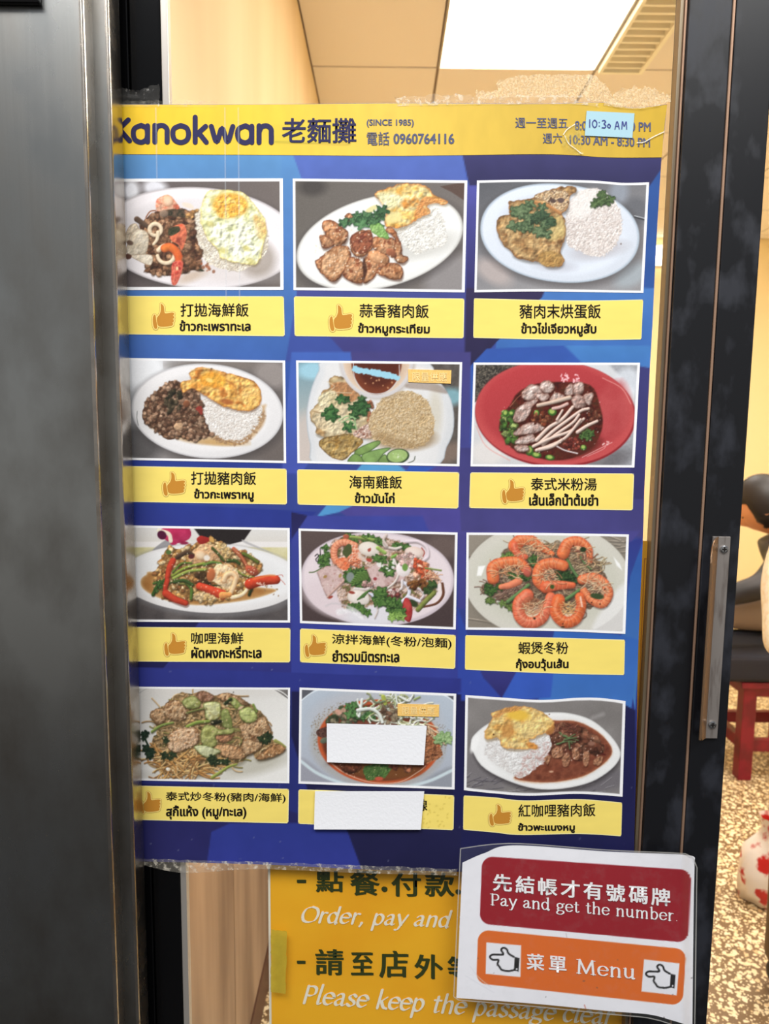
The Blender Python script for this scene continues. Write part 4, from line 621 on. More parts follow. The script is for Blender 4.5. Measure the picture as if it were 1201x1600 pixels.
def dish11(s):
    s.grad((185, 198, 212), (175, 182, 195), 0, 60, 0, 700); s.poly([(55, 60), (190, 60), (60, 160)], (90, 92, 100), sm=False); s.poly([(1060, 90), (1170, 100), (1170, 170)], (80, 80, 88), sm=False); s.stroke([(60, 165), (130, 110), (200, 78)], 8, (225, 235, 242)); s.stroke([(1060, 110), (1120, 140), (1160, 175)], 8, (225, 235, 242))
    s.ell(600, 330, 520, 330, 3, (180, 192, 206), 60); s.ell(600, 300, 460, 220, 2, (186, 190, 198), 50); s.poly([(60, 560), (300, 720), (600, 790), (60, 790)], (150, 150, 162), soft=30, op=.8); s.poly([(1160, 620), (900, 760), (1160, 800)], (140, 145, 155), soft=30, op=.8)
    s.stroke([(60, 580), (200, 680), (420, 755), (700, 775), (950, 735), (1160, 640)], 22, (205, 222, 228), soft=10)
    s.ell(610, 470, 480, 310, 4, (175, 165, 150), 30, op=.5); s.spots([(150, 300), (260, 200), (400, 150), (300, 220), (200, 330), (220, 540), (150, 470)], 140, 1.5, 3.5, [(120, 95, 60), (140, 110, 70)], .7, 3); s.spots([(1000, 300), (1120, 360), (1110, 480), (1030, 620), (1080, 400)], 60, 1.5, 3, [(130, 105, 75)], .6, 3)
    s.ell(620, 450, 435, 300, 4, (185, 70, 35), 8, c2=(205, 85, 40)); s.ell(620, 455, 405, 270, 4, (110, 50, 30), 14); s.ell(650, 640, 260, 75, 2, (120, 68, 32), 30)
    s.stroke([(270, 590), (380, 670), (560, 735), (760, 735), (900, 660), (950, 620)], 5, (235, 205, 180), op=.85)
    G = ((70, 115, 55), (95, 145, 75), (45, 80, 40))
    s.clump([(250, 280), (340, 210), (420, 190), (500, 280), (400, 320), (260, 310)], 50, 10, 20, [(80, 90, 60), (120, 110, 85), (60, 75, 45), (150, 125, 95)]); s.herb([(390, 200), (480, 170), (560, 240), (560, 300), (440, 290)], 14, 26, 40, G, 2); s.spots([(330, 220), (380, 210), (370, 240), (330, 245)], 5, 10, 16, [(215, 160, 135)])
    s.noodles([(500, 160), (640, 120), (860, 120), (900, 180), (960, 320), (640, 320), (520, 240)], 90, 130, 11, [(215, 220, 195), (190, 200, 150), (160, 165, 110), (230, 232, 215)]); s.clump([(640, 190), (760, 200), (740, 310), (640, 300)], 20, 10, 17, [(110, 80, 60), (150, 130, 100)])
    for q, w, c in (([(500, 150), (480, 270)], 20, (225, 235, 225)), ([(470, 225), (560, 215), (620, 250), (645, 310)], 24, (222, 228, 218)), ([(740, 120), (760, 180), (860, 130)], 12, (225, 232, 225)), ([(650, 130), (665, 180)], 30, (170, 180, 70)), ([(770, 130), (830, 160), (860, 120)], 14, (230, 235, 228)), ([(560, 130), (600, 170), (660, 160)], 16, (120, 130, 100)), ([(870, 150), (910, 130)], 12, (150, 170, 90))): s.stroke([(x+2, y+7) for x, y in q], w, (60, 55, 40), op=.5, soft=8); s.stroke(q, w, c, w*.8, lit=.25)
    s.poly([(180, 370), (260, 345), (260, 420), (190, 410)], [(70, 40, 35), (110, 75, 62)], f=14, emb=.5); s.ell(232, 440, 30, 20, -20, (95, 105, 85), 6, lit=.3)
    s.noodles([(950, 320), (1040, 400), (1040, 450), (960, 420)], 20, 110, 9, [(225, 190, 150), (205, 160, 115)], curl=.4, bias=.8); s.poly([(950, 410), (1020, 440), (1070, 540), (1000, 585), (945, 590)], [(140, 80, 45), (175, 110, 70), (110, 60, 35)], f=18, wob=8, emb=.6, ef=16)
    s.herb([(1040, 420), (1120, 400), (1110, 450), (1060, 480)], 6, 26, 38, ((140, 175, 110), (165, 195, 135), (105, 145, 80)), 1); s.poly([(520, 620), (600, 600), (700, 620), (680, 690), (570, 725), (520, 690)], [(60, 95, 42), (85, 120, 55)], f=22, wob=12, emb=.4)
    s.clump([(700, 620), (880, 615), (800, 660)], 14, 9, 16, [(130, 65, 45), (155, 90, 60)]); s.ell(620, 710, 30, 14, 0, (205, 80, 55), 6); s.clump([(340, 610), (480, 610), (440, 680), (360, 640)], 12, 10, 18, [(110, 55, 35), (140, 75, 45)]); s.spots([(300, 600), (900, 620), (700, 720), (450, 700)], 26, 1.5, 3, [(245, 200, 160)], .8, 3)
def dish12(s):
    s.fill([(120, 115, 112), (140, 135, 132)], 200); s.ell(200, 560, 220, 120, 0, (120, 115, 122), 60, op=.5); s.ell(950, 620, 220, 80, -10, (105, 100, 108), 60, op=.7); s.stroke([(890, 215), (960, 190)], 26, (165, 160, 158), op=.6, soft=20); s.noodles([(120, 600), (1050, 600), (1060, 710), (100, 680)], 40, 120, 4, [(150, 145, 150), (105, 100, 108)], curl=.05, bias=-.5)
    O = [(105, 380), (150, 300), (260, 230), (420, 190), (600, 178), (740, 183), (880, 225), (990, 310), (1060, 400), (1070, 470), (1010, 550), (880, 630), (700, 672), (520, 672), (330, 615), (170, 520)]
    s.poly([(x+4, y+24) for x, y in O], (60, 55, 58), op=.7, soft=30); s.poly(O, [(240, 240, 238), (246, 246, 244)], f=200, edge=(205, 205, 203), ew=12); s.poly([(250, 300), (500, 230), (740, 215), (900, 290), (1020, 420), (980, 500), (860, 590), (600, 640), (400, 590), (220, 480)], [(226, 225, 222), (234, 233, 230)], f=200, soft=30)
    s.ell(130, 380, 22, 60, 20, (252, 252, 250), 12)
    C = [(600, 250), (680, 232), (800, 240), (920, 300), (1000, 380), (1015, 450), (940, 530), (820, 595), (640, 630), (480, 625), (385, 600), (480, 540), (590, 440)]
    s.poly([(x, y+3) for x, y in C], (225, 175, 130), soft=20, wob=6); s.poly(C, [(122, 58, 38), (140, 72, 48), (110, 50, 34)], f=60, soft=7, emb=.12, edge=(165, 88, 55), ew=22)
    s.clump([(610, 270), (700, 250), (820, 270), (920, 350), (940, 420), (850, 440), (760, 470), (600, 440), (600, 330)], 90, 11, 24, [(110, 60, 42), (130, 78, 55), (88, 45, 32), (145, 92, 66)], base=[(90, 42, 30), (115, 60, 42)], dark=.6, tex=.4)
    R = [(250, 340), (320, 320), (440, 380), (560, 330), (610, 320), (620, 400), (580, 490), (500, 560), (430, 600), (380, 580), (300, 530), (200, 450), (210, 380)]
    s.poly(R, [(232, 230, 226), (246, 245, 242)], f=30, wob=10, emb=.35, ef=12); s.grains(R, 420, 11, 3.6, [(250, 250, 248), (240, 238, 235), (232, 226, 222)], (170, 158, 152), .4); s.grains([(450, 470), (610, 360), (600, 470), (520, 550), (400, 590)], 90, 11, 3.8, [(238, 215, 210), (225, 190, 185)], (140, 90, 75), .5)
    for p_ in ([(630, 420), (690, 400), (700, 460), (640, 470)], [(760, 420), (800, 410), (800, 480), (765, 480)], [(835, 440), (870, 440), (860, 520), (835, 515)], [(700, 465), (750, 460), (735, 520), (700, 525)], [(900, 480), (955, 465), (940, 515), (900, 515)], [(580, 470), (620, 460), (600, 520)]): s.poly([(x+3, y+8) for x, y in p_], (60, 25, 15), op=.6, soft=10); s.poly(p_, [(155, 100, 70), (180, 125, 90), (130, 80, 55)], f=20, emb=.5, wob=5)
    s.ell(885, 380, 22, 14, 0, (150, 100, 80), 6); s.spots([(620, 280), (900, 320), (940, 450), (700, 500)], 40, 2, 4.5, [(235, 195, 170)], .8, 3); s.ell(625, 562, 14, 6, 0, (215, 165, 130), 4); s.ell(962, 450, 18, 6, 10, (90, 30, 25), 3)
    for q in ([(680, 310), (730, 340), (800, 360)], [(700, 370), (760, 330), (780, 320)], [(660, 385), (730, 365), (780, 370)], [(720, 330), (760, 380)], [(690, 325), (750, 350)], [(740, 370), (745, 415)], [(710, 355), (790, 340)]): s.stroke([(x+2, y+6) for x, y in q], 11, (50, 25, 15), op=.5); s.stroke(q, 11, (90, 115, 70), 6, lit=.4)
    s.noodles([(650, 270), (780, 270), (780, 310), (660, 310)], 16, 80, 5, [(150, 95, 70), (120, 65, 50)], curl=.4)
    E = [(190, 320), (215, 265), (245, 215), (240, 185), (330, 150), (420, 136), (520, 155), (600, 195), (640, 240), (635, 280), (590, 310), (520, 340), (480, 360), (520, 395), (470, 410), (380, 418), (310, 400), (290, 350), (245, 350), (205, 355)]
    s.poly([(x+4, y+14) for x, y in E], (120, 90, 50), op=.5, soft=14); s.poly(E, [(228, 180, 95), (240, 205, 130), (236, 195, 110), (218, 158, 75)], f=55, wob=8, emb=.45, ef=34, edge=(215, 150, 75), ew=16)
    s.ell(410, 195, 75, 36, 5, (245, 195, 60), 22); s.poly([(250, 200), (330, 150), (430, 140), (420, 165), (330, 185), (270, 215)], [(215, 145, 70), (200, 125, 60)], f=18, emb=.5, soft=10, op=.75); s.ell(345, 300, 40, 55, 30, (205, 130, 55), 24, op=.7); s.ell(500, 395, 40, 20, 20, (215, 140, 60), 8, wob=.3, tex=.3); s.poly([(590, 300), (640, 260), (640, 300), (600, 330)], (190, 120, 55), wob=8, op=.8); s.poly([(390, 260), (500, 240), (560, 270), (480, 310), (400, 300)], [(248, 215, 135), (240, 200, 115)], f=30, soft=24, emb=.35); s.ell(252, 322, 6, 6, 0, (90, 50, 20), 3); s.ell(612, 190, 5, 4, 0, (110, 60, 30), 2)
# ------------------------------------------------------------------ materials
m_print = mat('printed_paper', vcol=True, rough=.42, spec=.25)
m_paper = mat('white_paper', (244, 245, 248), .6, bump=(300, .15, (1, 1, 1)))
m_ink = mat('black_ink', (24, 20, 18), .5, spec=.2)
m_navy = mat('navy_ink', (42, 40, 82), .5, spec=.2)
m_slate = mat('slate_blue_ink', (88, 92, 120), .5, spec=.2)
m_black_al = mat('black_anodised_aluminium', (18, 19, 23), .34, .0, .45, noise=(26, (38, 40, 47), (1, 1, .6), .50, .64, .5), bump=(60, .12, (1, 1, .1)))
m_black_pl = mat('black_aluminium_smooth', (8, 8, 9), .14, spec=.3)
m_bronze = mat('bronze_bead', (176, 142, 118), .42, .55)
m_gasket = mat('olive_glazing_bead', (140, 126, 104), .38, .6, noise=(8, (96, 84, 68), (1, 1, .2), .4, .7))
m_silver = mat('silver_glazing_bead', (178, 172, 164), .35, .5)
m_steel = mat('brushed_stainless', (180, 182, 180), .24, 1.0, noise=(9, (132, 128, 122), (1, 1, .6), .40, .66, .36), bump=(90, .10, (1, 1, .02)))
m_steel_edge = mat('polished_steel_edge', (190, 183, 174), .22, 1.0, noise=(24, (164, 155, 144), (1, 1, 1), .45, .6, .30), bump=(50, .12, (1, 1, .3)))
m_handle = mat('satin_aluminium', (176, 168, 162), .42, .75, noise=(160, (120, 108, 100), (1, 1, .15), .5, .8))
m_handle_grip = mat('bronze_grip', (150, 120, 92), .38, .7)
m_chrome = mat('chrome_screw', (190, 190, 190), .2, 1.0)
m_cream = mat('cream_wall_paint', (244, 220, 178), .75, noise=(3.2, (232, 202, 156), (1, 1, .12), .40, .75), bump=(30, .1, (1, 1, 1)))
m_yellow_wall = mat('pale_yellow_wall_paint', (250, 232, 184), .8)
m_ceil = mat('ceiling_tile', (246, 240, 236), .85, bump=(160, .2, (1, 1, 1)))
m_grid = mat('ceiling_grid', (170, 150, 128), .6)
m_lamp = mat('lit_diffuser', (255, 250, 240), .5, emit=(255, 238, 214), es=3.2)
m_red = mat('red_stool_paint', (128, 16, 40), .45, noise=(12, (104, 12, 32), (1, 1, 1), .45, .6))
m_pave = mat('street_paving', (44, 43, 43), .8, noise=(8, (34, 33, 33), (1, 1, 1), .4, .6))
def glass_mat():
    m = bpy.data.materials.new('clear_glass'); m.use_nodes = True; n = m.node_tree; n.nodes.clear(); L = n.links
    o = n.nodes.new('ShaderNodeOutputMaterial'); t = n.nodes.new('ShaderNodeBsdfTransparent'); g = n.nodes.new('ShaderNodeBsdfGlossy'); f = n.nodes.new('ShaderNodeFresnel'); x = n.nodes.new('ShaderNodeMixShader')
    f.inputs[0].default_value = 1.45; g.inputs['Roughness'].default_value = .02; t.inputs[0].default_value = (.98, .985, .98, 1)
    ge = n.nodes.new('ShaderNodeNewGeometry'); iv = n.nodes.new('ShaderNodeMath'); iv.operation = 'SUBTRACT'; iv.inputs[0].default_value = 1; L.new(ge.outputs['Backfacing'], iv.inputs[1]); mu = n.nodes.new('ShaderNodeMath'); mu.operation = 'MULTIPLY'; L.new(f.outputs[0], mu.inputs[0]); L.new(iv.outputs[0], mu.inputs[1]); L.new(mu.outputs[0], x.inputs[0]); L.new(t.outputs[0], x.inputs[1]); L.new(g.outputs[0], x.inputs[2]); L.new(x.outputs[0], o.inputs[0]); return m
m_glass = glass_mat()
def film_mat(name, tint, base_op, scale, lo, hi, rough=.2, hiop=.75):
    """thin clear film: mostly see-through, whitish where it is creased"""
    m = bpy.data.materials.new(name); m.use_nodes = True; n = m.node_tree; n.nodes.clear(); L = n.links
    o = n.nodes.new('ShaderNodeOutputMaterial'); t = n.nodes.new('ShaderNodeBsdfTransparent'); p = n.nodes.new('ShaderNodeBsdfPrincipled'); x = n.nodes.new('ShaderNodeMixShader')
    p.inputs['Base Color'].default_value = tuple(lin(tint).tolist())+(1,); p.inputs['Roughness'].default_value = rough
    c = n.nodes.new('ShaderNodeTexCoord'); z = n.nodes.new('ShaderNodeTexNoise'); z.inputs['Scale'].default_value = scale; z.inputs['Detail'].default_value = 8; z.inputs['Roughness'].default_value = .7
    r = n.nodes.new('ShaderNodeMapRange'); r.inputs[1].default_value = lo; r.inputs[2].default_value = hi; r.inputs[3].default_value = base_op; r.inputs[4].default_value = hiop
    L.new(c.outputs['Object'], z.inputs[0]); L.new(z.outputs[0], r.inputs[0]); L.new(r.outputs[0], x.inputs[0]); L.new(t.outputs[0], x.inputs[1]); L.new(p.outputs[0], x.inputs[2]); L.new(x.outputs[0], o.inputs[0]); return m
m_tape = film_mat('clear_sticky_tape', (240, 232, 214), .10, 130, .50, .66, hiop=.7)
m_tape_res = film_mat('dried_tape_residue', (250, 232, 196), .12, 420, .42, .64, hiop=.58)
m_tape_olive = film_mat('yellowed_tape', (196, 176, 60), .62, 60, .3, .7, hiop=.8)
m_lamin = film_mat('laminating_film', (215, 215, 212), .035, 60, .5, .8, rough=.35, hiop=.09)
# ------------------------------------------------------------------ terrazzo
def terrazzo():
    m = bpy.data.materials.new('terrazzo'); m.use_nodes = True; n = m.node_tree; L = n.links; b = n.nodes['Principled BSDF']; b.inputs['Roughness'].default_value = .35
    c = n.nodes.new('ShaderNodeTexCoord')
    def layer(sc, th, seedoff):
        mp = n.nodes.new('ShaderNodeMapping'); mp.inputs['Location'].default_value = (seedoff, seedoff, 0); L.new(c.outputs['Object'], mp.inputs[0])
        v = n.nodes.new('ShaderNodeTexVoronoi'); v.inputs['Scale'].default_value = sc; v.inputs['Randomness'].default_value = 1; L.new(mp.outputs[0], v.inputs['Vector'])
        nz = n.nodes.new('ShaderNodeTexNoise'); nz.inputs['Scale'].default_value = sc*1.7; L.new(mp.outputs[0], nz.inputs[0])
        ad = n.nodes.new('ShaderNodeMath'); ad.operation = 'MULTIPLY_ADD'; ad.inputs[1].default_value = .5; L.new(nz.outputs[0], ad.inputs[0]); L.new(v.outputs['Distance'], ad.inputs[2])
        r = n.nodes.new('ShaderNodeMapRange'); r.inputs[1].default_value = th+.25; r.inputs[2].default_value = th+.20; L.new(ad.outputs[0], r.inputs[0]); return r.outputs[0], v.outputs['Color']
    a, ca = layer(60, .43, 0); d, cdd = layer(112, .36, 3.1)
    mx = n.nodes.new('ShaderNodeMath'); mx.operation = 'MAXIMUM'; L.new(a, mx.inputs[0]); L.new(d, mx.inputs[1])
    s = n.nodes.new('ShaderNodeSeparateColor'); L.new(ca, s.inputs[0])
    chip = n.nodes.new('ShaderNodeValToRGB'); L.new(s.outputs[0], chip.inputs[0]); e = chip.color_ramp.elements
    e[0].color = tuple(lin((250, 234, 196)))+(1,); e[1].color = tuple(lin((222, 190, 140)))+(1,); q = e.new(.85); q.color = tuple(lin((240, 218, 172)))+(1,); 
    mi = n.nodes.new('ShaderNodeMix'); mi.data_type = 'RGBA'; L.new(mx.outputs[0], mi.inputs[0]); mi.inputs[6].default_value = tuple(lin((128, 102, 70)))+(1,); L.new(chip.outputs[0], mi.inputs[7]); L.new(mi.outputs[2], b.inputs['Base Color']); return m
m_floor = terrazzo()
# ------------------------------------------------------------------ setting
X_LW = XatY(256, 1400, .05); X_LW = min(X_LW, XatY(262, 80, .0))
RX = 3.3; RY = 4.6; CZ = 2.8
box('floor', (-1.6, .0, -.05), (RX, RY, 0), m_floor)['kind'] = 'structure'
box('floor_outside', (-3.5, -2.7, -.06), (RX+1, -.0, -.01), m_pave)['kind'] = 'structure'
box('wall_left', (X_LW-.15, .045, 0), (X_LW, RY, CZ), m_cream)['kind'] = 'structure'
box('wall_back', (X_LW-.15, RY, 0), (RX+.15, RY+.12, CZ), m_yellow_wall)['kind'] = 'structure'
box('wall_right', (RX, 0, 0), (RX+.15, RY, CZ), m_yellow_wall)['kind'] = 'structure'
box('wall_front', (1.75, -.06, 0), (RX+.15, .04, CZ), m_cream)['kind'] = 'structure'
box('trim_1', (-1.6, -.09, 2.30), (1.75, .06, 2.95), m_black_pl)['kind'] = 'structure'
box('baseboard_left', (X_LW, .05, 0), (X_LW+.012, RY, .1), mat('brown_skirting', (92, 62, 44), .5))['kind'] = 'structure'
# ceiling: a deck with recessed joints between the lay-in tiles, snapped to the joint seen beside the lamp
c0 = PZ(684, 104, CZ); gx, gy = float(c0[0]), float(c0[1])
ceil = box('ceiling', (X_LW-.15, .04, CZ+.012), (RX+.15, RY+.12, CZ+.08), m_grid); ceil['kind'] = 'structure'
T = .60; tile_me = None; lamps = []; k = 0
lampcells = {(0, -1): 'glaring white square ceiling panel whose near edge shows above the menu and blue note', (0, -2): 'second white ceiling panel, closer to the door, cut off by the top of the photo', (0, 3): 'white ceiling panel at the back left of the shop', (3, -1): 'white ceiling panel by the door on the right side of the shop', (3, 4): 'white ceiling panel at the back right of the shop'}
for ix in range(-2, 6):
    for iy in range(-4, 6):
        x0 = max(gx+ix*T, X_LW); x1 = min(gx+(ix+1)*T, RX); y0 = max(gy+iy*T, .05); y1 = min(gy+(iy+1)*T, RY)
        if x1-x0 < .06 or y1-y0 < .06: continue
        if (ix, iy) in lampcells: lamps.append((x0, y0, x1, y1, lampcells[(ix, iy)])); continue
        if ix == 1 and iy <= -1: x0 += .17
        o = box('ceiling_tile', (x0+.006, y0+.006, CZ-.004), (x1-.006, y1-.006, CZ+.0115), m_ceil, ceil)
for j, (x0, y0, x1, y1, lb0) in enumerate(lamps):
    r = empty('ceiling_light', ((x0+x1)/2, (y0+y1)/2, CZ-.008))
    tag(r, lb0, 'ceiling light', 'ceiling lights of the shop')
    box('diffuser', (x0+.008, y0+.003, CZ-.006), (x1-.008, y1-.003, CZ+.008), m_lamp, r)
    for a, b in (((x0+.001, y0, CZ-.008), (x0+.008, y1, CZ+.01)), ((x1-.008, y0, CZ-.008), (x1-.001, y1, CZ+.01))): box('frame', a, b, m_silver, r)
# louvred slot beside the lamp
gxx = gx+T+.004; yf = gy-.02; 
g = empty('ceiling_grille', (gxx+.085, yf-.6, CZ-.03)); tag(g, 'pale yellow slatted air grille running beside the bright ceiling lamp', 'air vent')
m_gr = mat('grille_paint', (255, 253, 238), .5); m_gr2 = mat('grille_dark', (226, 196, 146), .7)
for a, b in (((gxx, yf-1.6, CZ-.03), (gxx+.012, yf, CZ+.01)), ((gxx+.150, yf-1.6, CZ-.03), (gxx+.165, yf, CZ+.01)), ((gxx+.012, yf-.014, CZ-.03), (gxx+.150, yf, CZ+.01))): box('grille_frame', a, b, m_gr, g)
box('backing', (gxx+.012, yf-1.6, CZ+.002), (gxx+.150, yf-.014, CZ+.01), m_gr2, g)
for j in range(34):
    yy = yf-.03-j*.046
    box('slat', (gxx+.012, yy-.012, CZ-.024), (gxx+.150, yy, CZ-.002), m_gr, g)
# ------------------------------------------------------------------ sliding glass door
Zb, Zt = 0.0, 2.30
door = empty('door_1', (.1, 0, 0)); door['kind'] = 'structure'
xs1 = XatY(251, 80, .0); xs2 = XatY(263, 80, .002)
box('stile', (xs1-.075, .000, Zb), (xs1-.037, .036, Zt), m_black_pl, door, .0015); box('stile', (xs1-.0355, .000, Zb), (xs1, .036, Zt), m_black_pl, door, .0015)
box('glazing_bead', (xs1+.0004, .0005, Zb+.08), (xs2, .014, Zt), m_silver, door, .001)
yA = -.009
xg0 = XatY(1041.5, 400, -.002); xg1 = XatY(1055.5, 400, -.009); xa1 = XatY(1119.5, 400, yA); xb0 = XatY(1126, 400, yA); xb1 = XatY(1186, 400, yA)
box('glazing_bead', (xg0, -.002, Zb+.08), (xg0+.58*(xg1-xg0), .012, Zt), m_gasket, door, .0012); box('glazing_bead', (xg0+.60*(xg1-xg0), -.0045, Zb+.08), (xg1-.0006, .012, Zt), m_bronze, door, .0008)
box('stile', (xg1, yA, Zb), (xa1, .036, Zt), m_black_al, door, .0012)
box('glazing_bead', (xa1+.0008, yA-.0006, Zb), (xb0-.0008, .03, Zt), m_bronze, door, .0018, 3)
box('stile', (xb0, yA, Zb), (xb1, .036, Zt), m_black_al, door, .0015)
box('bottom_rail', (xs1, .004, Zb), (xg0, .034, Zb+.08), m_black_pl, door)
box('glass_pane', (xs1+.002, .004, Zb+.08), (xg0+.002, .0075, Zt), m_glass, door)
# handle: back plate with two screws and a curved finger grip standing off the plate
hd_top = P(1128, 838, yA); hd_bot = P(1108, 1152, yA)
hx0 = XatY(1104, 990, yA-.003); hx1 = XatY(1131, 990, yA-.003); hz0 = float(hd_bot[2]); hz1 = float(hd_top[2])
h = box('handle', (hx0, yA-.0035, hz0), (hx1, yA-.0002, hz1), m_handle, door, .0006)
# grip profile (plan view), extruded in z: rises from the plate and curls to the left
n = 9; prof = []
for t in np.linspace(0, 1, n): prof.append((hx0+.006-.016*math.sin(t*1.5), yA-.003-.020*t))
prof2 = [(x+.0022, y+.0008) for x, y in prof[::-1]]
pr = prof+prof2; V = [(x, y, hz0+(.006 if (yA-y) > .012 else 0)) for x, y in pr]+[(x, y, hz1-(.030*((yA-y-.003)/.020)**2 if y < yA-.003 else 0)) for x, y in pr]
N = len(pr); Fc = [[i, (i+1) % N, N+(i+1) % N, N+i] for i in range(N)]+[list(range(N))[::-1], list(range(N, 2*N))]
mesh_np('grip', V, Fc, m_handle_grip, h)
def disc(name, c, r, t, m, parent, n=20, ax=1):
    V = []; 
    for s_, rr in ((0, r), (t*.7, r), (t, r*.7)):
        for a in range(n): V.append((c[0]+rr*math.cos(a*2*math.pi/n), c[1]-s_, c[2]+rr*math.sin(a*2*math.pi/n)))
    F = [[k*n+i, k*n+(i+1) % n, (k+1)*n+(i+1) % n, (k+1)*n+i] for k in range(2) for i in range(n)]+[list(range(2*n, 3*n))]
    return mesh_np(name, V, F, m, parent)
for (px, py) in ((1125.5, 858), (1107.5, 1132)):
    c = P(px, py, yA-.0036); c[0] = (hx0+hx1)/2+.003
    s = disc('screw', c, .0048, .0022, m_chrome, h)
    box('screw_slot', (c[0]-.0028, c[1]-.0026, c[2]-.0006), (c[0]+.0028, c[1]-.0021, c[2]+.0006), m_ink, h); box('screw_slot', (c[0]-.0006, c[1]-.0027, c[2]-.0028), (c[0]+.0006, c[1]-.0021, c[2]+.0028), m_ink, h)
# ------------------------------------------------------------------ stainless steel cladding, stepped in two returns down to the glass
xr2 = -.3175; 
def xpx(px, py, Y): return XatY(px, py, Y)
yB = -.047; yC = -.072; x2 = xpx(206, 700, -.0125); x1_ = xpx(166, 700, yB)
st = empty('steel_cladding', (-.9, -.05, 0)); tag(st, 'scratched brushed stainless steel cladding with two polished stepped edges left of the menu', 'cladding')
def strip(name, pts, m, z0=0.0, z1=2.29, th=.0):
    V = [(x, y, z0) for x, y in pts]+[(x, y, z1) for x, y in pts]; N = len(pts)
    return mesh_np(name, V, [[i, i+1, N+i+1, N+i] for i in range(N-1)], m, st, smooth=False)
def rnd(xc, yc, r, a0, a1, n=6): return [(xc+r*math.cos(math.radians(a)), yc+r*math.sin(math.radians(a))) for a in np.linspace(a0, a1, n)]
r_ = .0042
strip('front_panel', [(-1.6, yC), (x1_-r_, yC)], m_steel); o = strip('rounded_edge', [(x1_-r_, yC)]+rnd(x1_-r_, yC+r_, r_, -90, 0)[1:], m_steel_edge); 
for p_ in o.data.polygons: p_.use_smooth = True
strip('polished_return', [(x1_, yC+r_), (x1_, yB), ], m_steel_edge)
strip('recessed_face', [(x1_, yB), (x2-.004, yB)], m_steel)
strip('rounded_edge', [(x2-.004, yB)]+rnd(x2-.004, yB+.004, .004, -90, 0)[1:], m_steel_edge); strip('polished_return', [(x2, yB+.004), (x2, -.0125)], m_steel_edge)
strip('back_flange', [(x2, -.0125), (x2-.05, -.0125)], m_steel_edge)
strip('side_flange', [(-1.6, yC), (-1.6, -.0125)], m_steel)
# black soffit bracket at the top left corner
o = box('hinge_cover', (float(P(-40, 0, -.08)[0]), yC-.008, float(P(30, 3, -.08)[2])), (float(P(60, 0, -.08)[0]), yC-.0005, float(P(30, 3, -.08)[2])+.05), m_black_pl, None, .002); tag(o, 'small black hinge cover at the upper left corner of the steel cladding', 'hinge cover')

# lower part of the left wall: added beige panels, darkened to imitate its dimness
m_dim_panel = mat('dimmed_beige_panel', (176, 152, 128), .6, noise=(7, (128, 106, 88), (1, 1, .15), .38, .66))
for j in range(5): 
    o = box('trim_%d' % (j+2), (X_LW+.0002, .05+j*.42, .101), (X_LW+.008, .05+j*.42+.417, 1.02), m_dim_panel, None, .0015); o['kind'] = 'structure'
# glowing white box on the far wall, seen in the gap beside the poster
a_ = P(1012, 382, RY-.06); b_ = P(1044, 414, RY-.06)
wl = empty('glowing_box', (float(a_[0]+b_[0])/2, RY-.03, float(b_[2]))); tag(wl, 'small glowing white rectangle in the gap between menu edge and door bead', 'lamp')
box('diffuser', (float(a_[0])+.006, RY-.06, float(b_[2])+.006), (float(b_[0])-.006, RY-.02, float(a_[2])-.006), m_lamp, wl); box('back_plate', (float(a_[0]), RY-.019, float(b_[2])), (float(b_[0]), RY-.001, float(a_[2])), m_silver, wl)
# ------------------------------------------------------------------ lettering
_TC = {}
def text_raw(s):
    if s in _TC: return _TC[s]
    c = bpy.data.curves.new('lettering', 'FONT'); c.body = s; c.size = 1; c.resolution_u = 3
    o = bpy.data.objects.new('lettering', c); COL.objects.link(o)
    dg = bpy.context.evaluated_depsgraph_get(); me = bpy.data.meshes.new_from_object(o.evaluated_get(dg)); bpy.data.objects.remove(o)
    V = np.zeros(len(me.vertices)*3); me.vertices.foreach_get('co', V); V = V.reshape(-1, 3)[:, :2]
    F = [list(p.vertices) for p in me.polygons]; F3 = []
    for f in F:
        for k in range(1, len(f)-1): F3.append((f[0], f[k], f[k+1]))
    bpy.data.meshes.remove(me); _TC[s] = (V, np.array(F3)); return _TC[s]
def quad_map(uv, q):
    q = np.asarray(q, float); u = uv[:, :1]; v = uv[:, 1:]
    return (1-v)*((1-u)*q[0]+u*q[1])+v*((1-u)*q[3]+u*q[2])
def lay(name, UV, F, q, surf, lift, m, parent, bold=0, shape=None, xf=None):
    XY = quad_map(UV, q)
    if xf is not None: XY = xf(XY)
    offs = [(0, 0)]
    if bold:
        offs = [(0, 0), (bold, 0), (-bold, 0), (0, bold*.8), (0, -bold*.8), (bold*.7, bold*.6), (-bold*.7, -bold*.6), (bold*.7, -bold*.6), (-bold*.7, bold*.6)]
        if shape == 'brush': offs = [(0, 0), (bold, bold*.5), (-bold, -bold*.5), (bold*.5, bold*.25), (-bold*.5, -bold*.25), (0, bold*.6), (bold, -bold*.2)]
    VV = []; FF = []; n = 0
    for k, (dx, dy) in enumerate(offs):
        VV.append(surf(XY[:, 0]+dx, XY[:, 1]+dy, lift+k*1.5e-5)); FF.append(F+n); n += len(XY)
    V = np.vstack(VV); F2 = np.vstack(FF)
    return mesh_np(name, V, np.ascontiguousarray(F2[:, ::-1]), m, parent)
